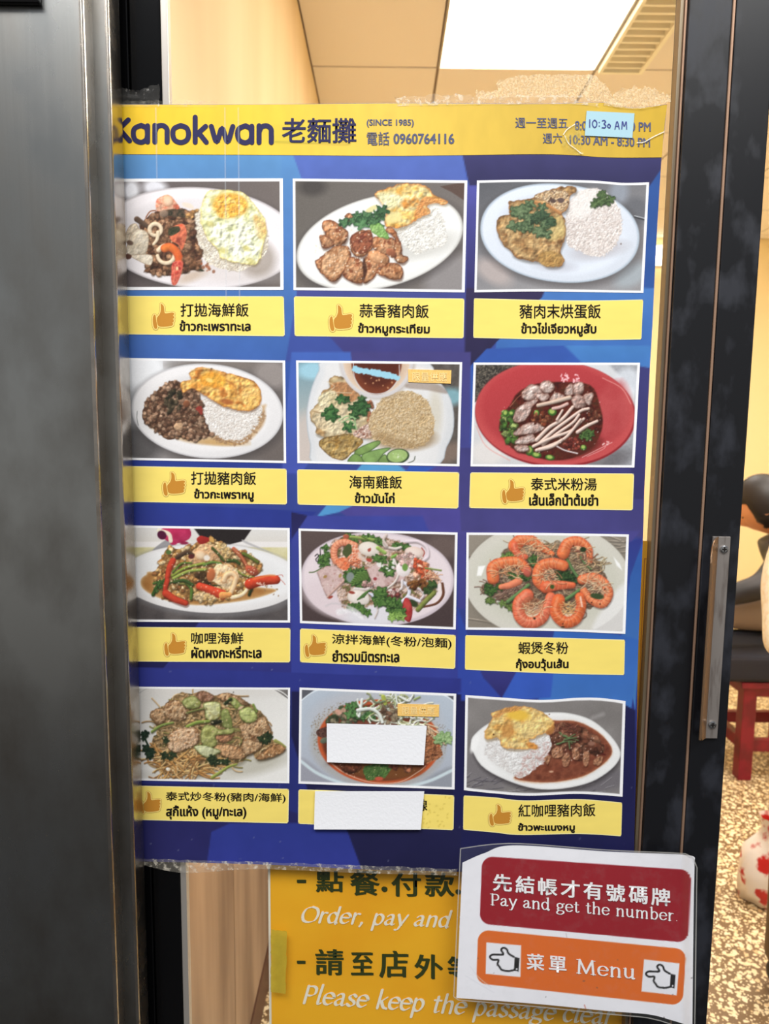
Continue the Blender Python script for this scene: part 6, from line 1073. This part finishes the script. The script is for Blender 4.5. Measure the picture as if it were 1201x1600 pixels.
m_osk = mat('pale_orange_sticker', (250, 206, 120), .5, noise=(500, (240, 190, 100), (1, 1, 1), .4, .7)); m_osk2 = mat('pale_orange_print', (254, 222, 150), .5)
for q, lb in (([(637.2, 577), (705, 578.5), (704, 599.5), (637.6, 597)], 'small pale orange sticker at the corner of the sliced chicken photo'), ([(621, 1099.5), (686, 1101), (685.5, 1120), (621, 1118.5)], 'small pale orange sticker above the white patch on the sprout soup photo')):
    o = slab('sticker', q, .0004, .0006, m_osk, lb, 'sticker'); x0, y0 = q[0]; text('限量供應', (x0+7, y0+4, q[1][0]-7, q[2][1]-4, .01), on_poster, m_osk2, o, .0012, bold=.2)
m_blue = mat('pale_blue_note_paper', (166, 204, 216), .6); m_pen = mat('blue_pen_ink', (34, 44, 128), .5)
o = slab('sticky_note', [(916.2, 173.2), (991, 177), (987.6, 215.5), (913.2, 211.8)], .0008, .0006, m_blue, 'pale blue note with handwritten 10:30 AM stuck over the opening hours', 'note')
pen_text(['1', '0', ':', '3', '0s'], 918.5, 198.6, 955, 8.7, on_poster, m_pen, o, slope=.05, lift=.0017, wmax=.19, wmin=.19, track=.1); pen_text(['A', 'M2'], 960, 201.5, 983, 8.5, on_poster, m_pen, o, slope=.0, lift=.0017, wmax=.19, wmin=.19, track=.25)
# ------------------------------------------------------------------ orange notice behind the glass
Y_OR = .0115
def on_orange(px, py, lift=0.0): return P(px, py, Y_OR-np.asarray(lift))
m_or = mat('orange_notice_print', (255, 188, 38), .5, noise=(6, (248, 172, 28), (1, 1, 1.5), .4, .7)); m_or_d = mat('darker_orange_line', (205, 125, 20), .5); m_green = mat('dark_green_ink', (52, 62, 22), .5); m_wht = mat('cream_white_ink', (252, 244, 224), .5)
q = [(414, 845), (1013, 845), (977.5, 1640), (421, 1640)]
V = np.vstack([on_orange(*np.array(q, float).T, 0), on_orange(*np.array(q, float).T, -.003)])
orn = mesh_np('orange_notice', V, [[3, 2, 1, 0], [4, 5, 6, 7], [0, 1, 5, 4], [1, 2, 6, 5], [2, 3, 7, 6], [3, 0, 4, 7]], m_or, None); tag(orn, 'large orange notice board with dark green characters and white script behind the glass door', 'sign')
mesh_np('border_edge', on_orange(np.array([414, 417.5, 424.5, 421]), np.array([845, 845, 1640, 1640]), .0004), np.array([[3, 2, 1, 0]]), mat('white_board_edge', (240, 232, 214), .6), orn)
for a, b in (((1006, 872), (984, 1400)), ((1008, 872), (1008, 874))):
    mesh_np('border_line', on_orange(np.array([a[0], a[0]+1.6, b[0]+1.6, b[0]]), np.array([a[1], a[1], b[1], b[1]]), .0004), np.array([[3, 2, 1, 0]]), m_or_d, orn)
def z3(x, y): return (400+x*.29975, 1300+y*.29975)
def brush(s, x0, y0, x1, y1, slope=.03, b=1.5):
    a = z3(x0, y0); c = z3(x1, y1); text(s, (a[0], a[1], c[0], c[1], slope), on_orange, m_green, orn, .0005, bold=b, shape='brush')
for s_, a_ in (('-', (215, 250, 258, 265)), ('點', (315, 205, 452, 312)), ('餐', (492, 200, 640, 330)), ('.', (655, 285, 682, 312)), ('付', (708, 215, 855, 335)), ('款', (882, 215, 1030, 335)), ('-', (215, 672, 255, 686)), ('請', (312, 612, 452, 745)), ('至', (498, 630, 608, 745)), ('店', (645, 620, 790, 758)), ('外', (828, 640, 970, 765)), ('等', (1000, 650, 1140, 770)), ('.', (1040, 300, 1065, 325))):
    brush(s_, *a_, slope=0, b=1.25 if s_ not in '-.' else .8)
SCR = dict(wmax=.26, wmin=.07, nib=.5, shear=.28, track=.02)
a = z3(230, 468); c = z3(1075, 500); pen_text(list('Order, pay and t'), a[0], a[1], c[0]+4, 16, on_orange, m_wht, orn, slope=.035, clipx=(0, 735), **SCR)
a = z3(232, 893); pen_text(list('Please keep the passage clear'), a[0], a[1]-1, 957, 18.5, on_orange, m_wht, orn, slope=.07, **SCR)
# ------------------------------------------------------------------ laminated sign hung over poster and stile
def on_lam(px, py, lift=0.0):
    px = np.asarray(px, float); py = np.asarray(py, float)
    y = -.0135-.012*sstep(760, 1010, px)-.0015*np.sin((px-py)/45.0)*sstep(990, 1060, px)-.0008*np.sin(px/60+py/80)
    y = y+.010*sstep(1062, 1084, px)
    return P(px, py, y-lift)
z4 = (690, 1290, 440/1201)
def paint_lam(s, U, V, a, b):
    s.C[:] = cc(243, 243, 248); s.C *= (1+.012*2*(fbm(s.X/60, s.Y/40, 2)-.5))[:, None]
    def rr(q, r, c):
        q = np.asarray(q, float); ctr = q.mean(0); i = np.arange(s.X.size); inner = []
        for k in range(4):
            e1 = q[k-1]-q[k]; e2 = q[(k+1) % 4]-q[k]; inner.append(q[k]+e1/np.hypot(*e1)*r+e2/np.hypot(*e2)*r)
        s.put(i, np.clip((s.sdf(np.array(inner), i)+r)/3+.5, 0, 1), cc(*c))
    rr([(172, 130), (1064, 190), (1050, 500), (161, 418)], 46, (152, 6, 28)); rr([(155, 443), (1042, 527), (1026, 768), (147, 672)], 46, (226, 108, 32))
    for q in ([(190, 498), (338, 511), (335, 646), (187, 632)], [(862, 570), (1013, 588), (1001, 724), (851, 707)]):
        i = s.box(100, 450, 1100, 800); s.put(i, np.clip(s.sdf(np.asarray(q, float), i)/3+.5, 0, 1), cc(240, 240, 245))
    for dx, dy in ((0, 0), (-665, -72)):
        S = lambda L: [(x+dx, y+dy) for x, y in L]
        s.stroke(S([(972, 632), (950, 618), (942, 600), (928, 593), (918, 602), (926, 622), (884, 622), (870, 632), (882, 644), (906, 645), (903, 662), (912, 676), (922, 688), (950, 692), (974, 688)]), 8, (14, 12, 14), soft=3)
        s.poly(S([(976, 632), (996, 637), (992, 695), (972, 690)]), (20, 18, 20), sm=False, soft=3); s.ell(984+dx, 684+dy, 3.5, 4, 0, (230, 230, 235), 2)
    for q in ([(120, 600), (160, 650), (210, 690)], [(100, 640), (150, 670), (220, 712)]): s.stroke(q, 3, (226, 226, 234), op=.8, soft=4)
    s.spots([(100, 560), (1040, 560), (1000, 820), (120, 720)], 12, 1.5, 3, [(90, 80, 80)], .6, 3); s.stroke([(608, 765), (616, 790)], 3, (200, 90, 70)); s.stroke([(530, 460), (533, 478)], 2.5, (200, 190, 190))
lt = sc_pts([(88, 158), (180, 118), (310, 84), (700, 110), (1040, 125), (1076, 150)], z4); lb_ = sc_pts([(62, 735), (400, 760), (700, 790), (880, 805), (980, 830), (1068, 858)], z4)
lam = empty('laminated_sign', on_lam(900, 1590).tolist()); tag(lam, 'white laminated sign with red and orange panels hung over the menu corner and door frame', 'sign')
print_grid('paper_sheet', lt, lb_, [lt[0], lb_[0]], [lt[-1], lb_[-1]], 1.0, paint_lam, lam, 0.0, surf=on_lam, org=z4[:2], sc=z4[2], seed=31, m=mat('laminated_print', vcol=True, rough=.45, spec=.2))
ft = sc_pts([(80, 98), (300, 76), (700, 104), (1010, 118), (1062, 128), (1088, 165)], z4); fb = sc_pts([(50, 742), (400, 772), (700, 803), (880, 820), (970, 845), (1078, 880)], z4)
G, U_, V_ = coons(ft, fb, [ft[0], fb[0]], [ft[-1], fb[-1]], 60, 50); mesh_np('laminate_film', on_lam(G[..., 0].ravel(), G[..., 1].ravel(), .0012), grid_faces(50, 60), m_lamin, lam, smooth=True)
m_rim = mat('laminate_rim', (206, 204, 198), .3, alpha=.55); G2 = np.vstack([G[0], G[1:, -1], G[-1, ::-1][1:], G[::-1, 0][1:]])
v_, f_ = ribbon([tuple(p) for p in G2[::3]], lambda d: 1.6, sm=False, cap=False); v_ = np.array(v_); mesh_np('film_rim', on_lam(v_[:, 0], v_[:, 1], .0014), np.array(f_), m_rim, lam)
m_wi = mat('white_sign_ink', (248, 246, 246), .4); zz = lambda x, y: (z4[0]+x*z4[2], z4[1]+y*z4[2])
for k, ch in enumerate('先結帳才有號碼牌'):
    xa = 219+k*96.5; a = zz(xa, 205+k*8.7); c = zz(xa+78, 205+k*8.7+72); text(ch, (a[0], a[1], c[0], c[1], .07), on_lam, m_wi, lam, .0008, bold=.75, shape='brush')
SER = dict(wmax=.21, wmin=.08, nib=0.0, serif=.07, track=.08)
a = zz(206, 337); pen_text(list('Pay and get the number.'), a[0], a[1], zz(1012, 0)[0], 11.6, on_lam, m_wi, lam, slope=.088, lift=.0008, **SER)
for ch, xa, ya in (('菜', 363, 545), ('單', 458, 555)):
    a = zz(xa, ya); c = zz(xa+72, ya+68); text(ch, (a[0], a[1], c[0], c[1], .08), on_lam, m_wi, lam, .0008, bold=.7, shape='brush')
a = zz(572, 628); pen_text(list('Menu'), a[0], a[1], zz(832, 0)[0], 14.5, on_lam, m_wi, lam, slope=.1, lift=.0008, **SER)
# ------------------------------------------------------------------ sticky tape
def tape(pts, m, label, lift=.0008, surf=on_poster, name='clear_tape', group=None, wr=.0008, seed=0, jag=1.5, nx=44, ny=8, cat='tape'):
    """pts: top edge and bottom edge polylines"""
    t, b = pts; r = random.Random(seed); G, U, V = coons(t, b, [t[0], b[0]], [t[-1], b[-1]], nx, ny)
    G[0, :, 1] += [r.uniform(-jag, jag) for _ in range(nx)]; G[:, 0, 0] += [r.uniform(-jag, jag) for _ in range(ny)]; G[:, -1, 0] += [r.uniform(-jag, jag) for _ in range(ny)]
    X = G[..., 0].ravel(); Y = G[..., 1].ravel(); lf = lift+wr*(fbm(X/9, Y/5, seed)-.3)*1.5
    o = mesh_np(name, surf(X, Y, lf), grid_faces(ny, nx), m, None, smooth=False); tag(o, label, cat, group); return o
tape(([(615, 152), (700, 148), (790, 150), (905, 150), (935, 158)], [(620, 166), (700, 164), (800, 163), (900, 163), (935, 168)]), m_tape, 'crinkled clear tape along the top edge of the menu, left of the blue note', seed=1, jag=2.5)
tape(([(775, 128), (810, 118), (860, 117), (925, 116)], [(780, 152), (820, 152), (880, 152), (918, 152)]), m_tape_res, 'rectangular patch of dried scratched tape residue above the menu on the glass', seed=2, jag=1.5, lift=-.004, wr=.0003)
tape(([(741, 140), (760, 144), (777, 139)], [(745, 154), (765, 154), (780, 152)]), m_tape_res, 'small torn white tape scrap left of the residue patch above the menu', seed=3, lift=.0, nx=16, jag=2)
tape(([(918, 118), (940, 126), (955, 148), (968, 156)], [(912, 154), (930, 158), (950, 162), (966, 168)]), m_tape_res, 'crumpled tape scrap above the blue note', seed=4, lift=.001, nx=20, wr=.0012, jag=4)
tape(([(974, 136), (1010, 137), (1030, 144), (1046, 150)], [(940, 164), (985, 170), (1020, 167), (1044, 160)]), m_tape_res, 'crumpled cream tape at the top right corner of the menu', seed=5, lift=.001, nx=26, wr=.0015, jag=4)
tape(([(190, 158), (250, 157), (340, 158)], [(190, 167), (250, 167), (340, 167)]), film_mat('tape_faint', (220, 215, 200), .05, 90, .5, .7, hiop=.25), 'faint clear tape strip at the top left corner of the menu', seed=6)
tape(([(189, 137), (215, 142), (236, 134), (249, 131)], [(190, 166), (220, 166), (240, 166), (250, 166)]), film_mat('tape_glint', (225, 222, 215), .04, 70, .56, .68, hiop=.7), 'wrinkled clear tape glinting on the black stile above the menu', seed=7, nx=20, wr=.003)
tape(([(224, 1342), (400, 1347), (560, 1352), (714, 1358)], [(224, 1352), (290, 1364), (400, 1358), (560, 1364), (714, 1368)]), m_tape, 'crinkled clear tape along the bottom edge of the menu', seed=8, jag=1)
m_streak = film_mat('light_streak', (230, 236, 240), .10, 30, .3, .8, hiop=.3)  # pale film strips stand in for light streaks reflected over the header
for k, (x0, x1, y1, lb) in enumerate(((350, 352.4, 470, 'thin pale light streak crossing the menu header, left one of the pair'), (371, 373.4, 470, 'thin pale light streak crossing the menu header, right one of the pair'), (242, 244.5, 285, 'short thin pale light streak near the left end of the menu header'))):
    tape(([(x0, 168), (x1, 168)], [(x0+2, y1), (x1+2, y1)]), m_streak, lb, nx=3, ny=40, jag=0, seed=20+k, wr=.0002)
tape(([(874, 204), (890, 196), (908, 198)], [(880, 236), (892, 242), (910, 241)]), film_mat('tape_olive_glint', (214, 200, 120), .10, 110, .5, .66, hiop=.6), 'creased tape piece on the yellow header below the opening hours', seed=9, nx=20, wr=.002)
def thread(name, pts, w, m, label, surf=on_poster, lift=.0014):
    v, f = ribbon(pts, lambda d: w); v = np.array(v); o = mesh_np(name, surf(v[:, 0], v[:, 1], lift), np.array(f), m, None); tag(o, label, 'tape'); return o
m_crease = mat('white_crease', (240, 236, 222), .4)
thread('tape_crease', [(1037, 206), (1020, 214), (1006, 222), (995, 223)], 1.3, m_crease, 'curled white tape shred across the letters at the right end of the header')
thread('tape_crease', [(882, 212), (888, 224), (898, 232), (908, 240)], 1.3, m_crease, 'pale curled tape edge under the weekday opening hours')
thread('tape_crease', [(880, 210), (886, 202), (898, 194)], 1.3, m_crease, 'short curved tape shred left of the blue note')
o = tape(([(423.2, 1452), (448, 1455.5)], [(423, 1550), (446, 1553)]), m_tape_olive, 'olive yellow tape piece on the left side of the orange notice', surf=lambda a, b, c: P(a, b, .0030-c), lift=.0, nx=8, ny=20, jag=.8, seed=11)
# ------------------------------------------------------------------ people and things inside
def skin(name, vs_, es_, m, parent, sub=2, root=0):
    me = bpy.data.meshes.new(name); off = wloc(parent) if parent else Vector((0, 0, 0))
    me.from_pydata([tuple(Vector(v[:3])-off) for v in vs_], es_, []); o = bpy.data.objects.new(name, me); COL.objects.link(o)
    md = o.modifiers.new('s', 'SKIN'); sd = me.skin_vertices[0].data
    for i, v in enumerate(vs_):
        r = v[3]; sd[i].radius = (r, r) if not hasattr(r, '__len__') else r; sd[i].use_root = (i == root)
    md.use_smooth_shade = True; s2 = o.modifiers.new('d', 'SUBSURF'); s2.levels = sub; s2.render_levels = sub
    dg = bpy.context.evaluated_depsgraph_get(); me2 = bpy.data.meshes.new_from_object(o.evaluated_get(dg)); bpy.data.objects.remove(o)
    me2.name = name; me2.materials.clear(); return link(name, me2, m, parent, True)
m_skin = mat('skin', (226, 160, 116), .55); m_hair = mat('black_hair', (26, 22, 24), .5, bump=(220, .4, (1, 1, .2))); m_jacket = mat('black_jacket', (26, 25, 28), .6, noise=(9, (44, 42, 46), (1, 1, 1), .45, .6)); m_grey = mat('grey_trousers', (128, 112, 100), .8); m_fleece = mat('cream_fleece', (255, 250, 234), .9, noise=(70, (246, 232, 206), (1, 1, 1), .45, .65), bump=(120, .6, (1, 1, 1))); m_brown = mat('brown_trousers', (110, 92, 66), .8, noise=(20, (92, 76, 54), (1, 1, .4), .4, .7)); m_shoe = mat('dark_shoe', (40, 32, 26), .6)
def head(c, r, fwd, parent, m_h=m_hair, down=0.0):
    """egg-shaped head with face: fwd = horizontal facing angle, down = pitch"""
    R = Matrix.Rotation(fwd, 3, 'Z') @ Matrix.Rotation(down, 3, 'Y')
    def fn(name, f, m, nu=28, nv=20):
        V = []; 
        for j in range(nv+1):
            th = math.pi*j/nv
            for i in range(nu):
                ph = 2*math.pi*i/nu; V.append(f(math.sin(th)*math.cos(ph), math.sin(th)*math.sin(ph), math.cos(th)))
        V = [tuple(R @ Vector(v)*r+Vector(c)) for v in V]; F = np.array([[j*nu+i, (j+1)*nu+i, (j+1)*nu+(i+1) % nu, j*nu+(i+1) % nu] for j in range(nv) for i in range(nu)])
        return mesh_np(name, V, F, m, parent, smooth=True)
    def face(x, y, z):
        jaw = 1-.28*max(0, -z)**1.3; X = x*.93*jaw; Y_ = y*.78*jaw; Zz = z*1.12
        if x > .7: X += .22*math.exp(-((y/.14)**2+((z+.12)/.18)**2))+.05*math.exp(-((y/.25)**2+((z+.48)/.10)**2))-.05*math.exp(-(((abs(y)-.32)/.14)**2+((z-.05)/.1)**2))
        return (X, Y_, Zz)
    fn('head', face, m_skin)
    fn('hair', lambda x, y, z: ((x*1.02-.07) if x < .45 or z > .45 else x*.80-.07, y*.88, z*1.2+.05 if z > -.35 or x < .1 else z*.9), m_h)
    for s in (-1, 1):
        mesh_np('ear', [tuple(R @ Vector((-.02+.12*math.cos(a)*k, s*(.80+.05*k), -.05+.2*math.sin(a)*k))*r+Vector(c)) for k in (1, .4) for a in np.linspace(0, 2*math.pi, 12, False)], [[i, (i+1) % 12, 12+(i+1) % 12, 12+i] for i in range(12)]+[list(range(12, 24))], m_skin, parent, smooth=True)
        e = fn('eye', lambda x, y, z: (.80+x*.06, s*.30+y*.09, .06+z*.05), mat('eye', (30, 20, 18), .2), 8, 6)
def hand(c, d, parent, side=1, m=m_skin, s=1.0):
    """palm and five curled fingers; c wrist, d pointing direction"""
    c = Vector(c); d = Vector(d).normalized(); up = Vector((0, 0, 1)) if abs(d.z) < .8 else Vector((0, 1, 0)); sd = d.cross(up).normalized()*side; nn = sd.cross(d).normalized()
    vs_ = [tuple(c)+(.026*s,), tuple(c+d*.045*s)+((.034*s, .018*s),), tuple(c+d*.085*s)+((.036*s, .016*s),)]; es = [(0, 1), (1, 2)]
    for k, (o_, l) in enumerate(((-.03, .055), (-.010, .072), (.010, .078), (.03, .070))):
        b = c+d*.085*s+sd*o_*s; p = len(vs_)
        vs_ += [tuple(b)+(.009*s,), tuple(b+d*l*.45*s-nn*.010*s)+(.0085*s,), tuple(b+d*l*.8*s-nn*.030*s)+(.008*s,), tuple(b+d*l*.9*s-nn*.048*s)+(.007*s,)]; es += [(2, p), (p, p+1), (p+1, p+2), (p+2, p+3)]
    p = len(vs_); b = c+d*.03*s-sd*.03*s; vs_ += [tuple(b)+(.012*s,), tuple(b+d*.03*s-sd*.022*s-nn*.01*s)+(.0105*s,), tuple(b+d*.058*s-sd*.02*s-nn*.022*s)+(.009*s,)]; es += [(0, p), (p, p+1), (p+1, p+2)]
    return skin('hand', vs_, es, m, parent, 1)
# seated diner bent over to the left
Yd = 2.25
def pt(px, py, Y, r): v = P(px, py, Y); return (float(v[0]), float(v[1]), float(v[2]), r)
hc = P(1196, 792, Yd)
pel = pt(1322, 958, Yd, (.11, .15)); 
dn = empty('person', (pel[0], Yd, 0)); tag(dn, 'seated person with short black hair, black jacket and grey trousers, bending forward', 'person')
skin('jacket', [pel, pt(1240, 890, Yd, (.21, .22)), pt(1206, 834, Yd, .07),
    pt(1225, 880, Yd-.2, .07), pt(1190, 918, Yd-.26, .055), pt(1120, 935, Yd-.22, .042), pt(1228, 880, Yd+.2, .065), pt(1200, 925, Yd+.26, .05), pt(1112, 930, Yd+.2, .04)],
    [(0, 1), (1, 2), (1, 3), (3, 4), (4, 5), (1, 6), (6, 7), (7, 8)], m_jacket, dn)
skin('trousers', [(pel[0], pel[1], pel[2]-.01, (.105, .15)), pt(1290, 962, Yd-.10, .082), pt(1100, 955, Yd-.14, .078), pt(1090, 1080, Yd-.14, .052), pt(1086, 1165, Yd-.14, .045), pt(1290, 962, Yd+.10, .082), pt(1104, 958, Yd+.14, .075), pt(1092, 1075, Yd+.14, .052), pt(1088, 1150, Yd+.14, .045)],
    [(0, 1), (1, 2), (2, 3), (3, 4), (0, 5), (5, 6), (6, 7), (7, 8)], m_grey, dn)
for yy in (-.14, .14):
    b = P(1087, 1160, Yd+yy); skin('shoe', [(float(b[0])+.03, float(b[1]), .05, .045), (float(b[0])-.06, float(b[1]), .04, .04), (float(b[0])-.15, float(b[1]), .032, .03)], [(0, 1), (1, 2)], m_shoe, dn)
    skin('shin', [(float(b[0]), float(b[1]), .06, .04), (float(b[0])+.01, float(b[1]), .16, .04)], [(0, 1)], m_skin, dn, 1)
hand(P(1120, 935, Yd-.22), (-1, 0, -.25), dn); hand(P(1112, 930, Yd+.2), (-1, 0, -.25), dn, -1)
skin('neck', [pt(1224, 846, Yd, .055), pt(1212, 815, Yd, .05)], [(0, 1)], m_skin, dn, 1)
head(hc, .116, math.pi-.55, dn, down=.6)
# red stool with a dark cushion
sc_ = P(1262, 1060, Yd-.05); sx0, sx1, sy0, sy1 = float(P(1160, 1060, Yd-.22)[0]), float(P(1160, 1060, Yd-.22)[0])+.36, Yd-.24, Yd+.12
stool = empty('stool', ((sx0+sx1)/2, (sy0+sy1)/2, 0)); tag(stool, 'dark red painted square stool under the person in the black jacket', 'stool')
zs = .405
box('seat', (sx0-.02, sy0-.02, zs-.005), (sx1+.02, sy1+.02, zs+.02), m_red, stool, .004)
for a, b in ((sx0, sy0), (sx1-.055, sy0), (sx0, sy1-.055), (sx1-.055, sy1-.055)): box('leg', (a, b, 0), (a+.055, b+.055, zs-.005), m_red, stool, .003)
for z_, h_ in ((zs-.05, .045), (.12, .05)):
    for y_ in (sy0+.012, sy1-.043): box('rail', (sx0+.056, y_, z_), (sx1-.056, y_+.03, z_+h_), m_red, stool)
    for x_ in (sx0+.012, sx1-.043): box('rail', (x_, sy0+.056, z_), (x_+.03, sy1-.056, z_+h_), m_red, stool)
o = box('cushion', (sx0-.10, sy0-.03, zs+.021), (sx1+.03, sy1+.03, zs+.135), mat('dark_navy_fabric', (30, 31, 42), .85), None, .03, 4); tag(o, 'thick dark navy cushion on the red stool', 'cushion')
# standing person in cream fleece, just inside the door at the right edge
Ys = .85
w0 = P(1290, 1010, Ys); sp = empty('person', (float(w0[0])+.15, Ys, 0)); tag(sp, 'person standing at the right edge in a fluffy cream fleece and brown trousers', 'person')
cx = float(w0[0])+.15
def q(px, py, dy, r): return pt(px, py, Ys+dy, r)
skin('fleece', [(cx, Ys, .90, (.15, .12)), (cx, Ys, 1.10, (.15, .12)), (cx, Ys, 1.32, (.17, .12)), (cx, Ys, 1.42, (.10, .08)), (cx, Ys, 1.47, .06),
    (cx-.17, Ys, 1.36, .075), q(1232, 900, -.02, .068), q(1228, 975, -.08, .052), q(1224, 1035, -.12, .050), (cx+.17, Ys, 1.36, .075), (cx+.22, Ys, 1.10, .062), (cx+.20, Ys-.14, .95, .045)],
    [(0, 1), (1, 2), (2, 3), (3, 4), (2, 5), (5, 6), (6, 7), (7, 8), (2, 9), (9, 10), (10, 11)], m_fleece, sp)
skin('trousers', [(cx, Ys, .90, (.14, .12)), (cx-.09, Ys, .80, .10), q(1244, 1300, 0, .062), q(1238, 1440, 0, .064), q(1240, 1520, 0, .078), (cx+.09, Ys, .80, .10), (cx+.09, Ys-.03, .46, .068), (cx+.09, Ys+.02, .08, .075)],
    [(0, 1), (1, 2), (2, 3), (3, 4), (0, 5), (5, 6), (6, 7)], m_brown, sp)
for dx in (float(P(1228, 1550, Ys)[0])-cx, .09): skin('shoe', [(cx+dx, Ys+.06, .045, .045), (cx+dx, Ys-.05, .04, .042), (cx+dx-.01, Ys-.16, .032, .034)], [(0, 1), (1, 2)], m_shoe, sp)
hand(P(1238, 1045, Ys-.12), (.5, -.5, -.5), sp); hand((cx+.20, Ys-.14, .95), (0, -.6, -.6), sp, -1)
skin('neck', [(cx, Ys, 1.45, .055), (cx, Ys, 1.55, .05)], [(0, 1)], m_skin, sp, 1); head((cx, Ys-.01, 1.63), .105, -math.pi/2-.4, sp)
# plastic bag on the floor beside the standing person
bb = PZ(1184, 1424, 0.0); bx_, by_ = float(bb[0])+.06, float(bb[1])+.06
V = []; nu = 20; R_ = random.Random(5)
prof_ = [(0, .05), (.004, .085), (.05, .10), (.11, .095), (.17, .075), (.205, .045), (.23, .03), (.27, .045)]
for h_, r__ in prof_:
    for i in range(nu):
        a = 2*math.pi*i/nu; rr = r__*(1+.12*math.sin(3*a+h_*30)+R_.uniform(-.06, .06)); V.append((bx_+rr*math.cos(a), by_+rr*.7*math.sin(a), h_+.002))
F = [[k*nu+i, k*nu+(i+1) % nu, (k+1)*nu+(i+1) % nu, (k+1)*nu+i] for k in range(len(prof_)-1) for i in range(nu)]+[list(range(nu))[::-1]]
bag = mesh_np('plastic_bag', V, F, mat('white_red_plastic', (245, 236, 226), .3, noise=(14, (205, 44, 40), (1, 1, 1), .50, .55)), None, smooth=True); tag(bag, 'white and red knotted plastic bag on the terrazzo beside the brown trousers', 'bag')
# low dark cupboard against the left wall, seen under the menu
cp = empty('cupboard', (X_LW+.14, 1.5, 0)); tag(cp, 'low dark maroon cupboard against the left wall behind the orange notice', 'cupboard'); m_mar = mat('dark_maroon_wood', (74, 34, 36), .5)
xw = X_LW+.013
box('body', (xw, 1.0, .02), (xw+.25, 2.0, .98), m_mar, cp, .003); box('top', (xw, .98, .981), (xw+.27, 2.02, 1.0), m_mar, cp, .003)
for a in (1.01, 1.51): box('door', (xw+.251, a, .05), (xw+.268, a+.48, .95), m_mar, cp, .002); 
for a in (1.01, 1.95): box('foot', (xw+.02, a, 0), (xw+.06, a+.04, .02), m_mar, cp)
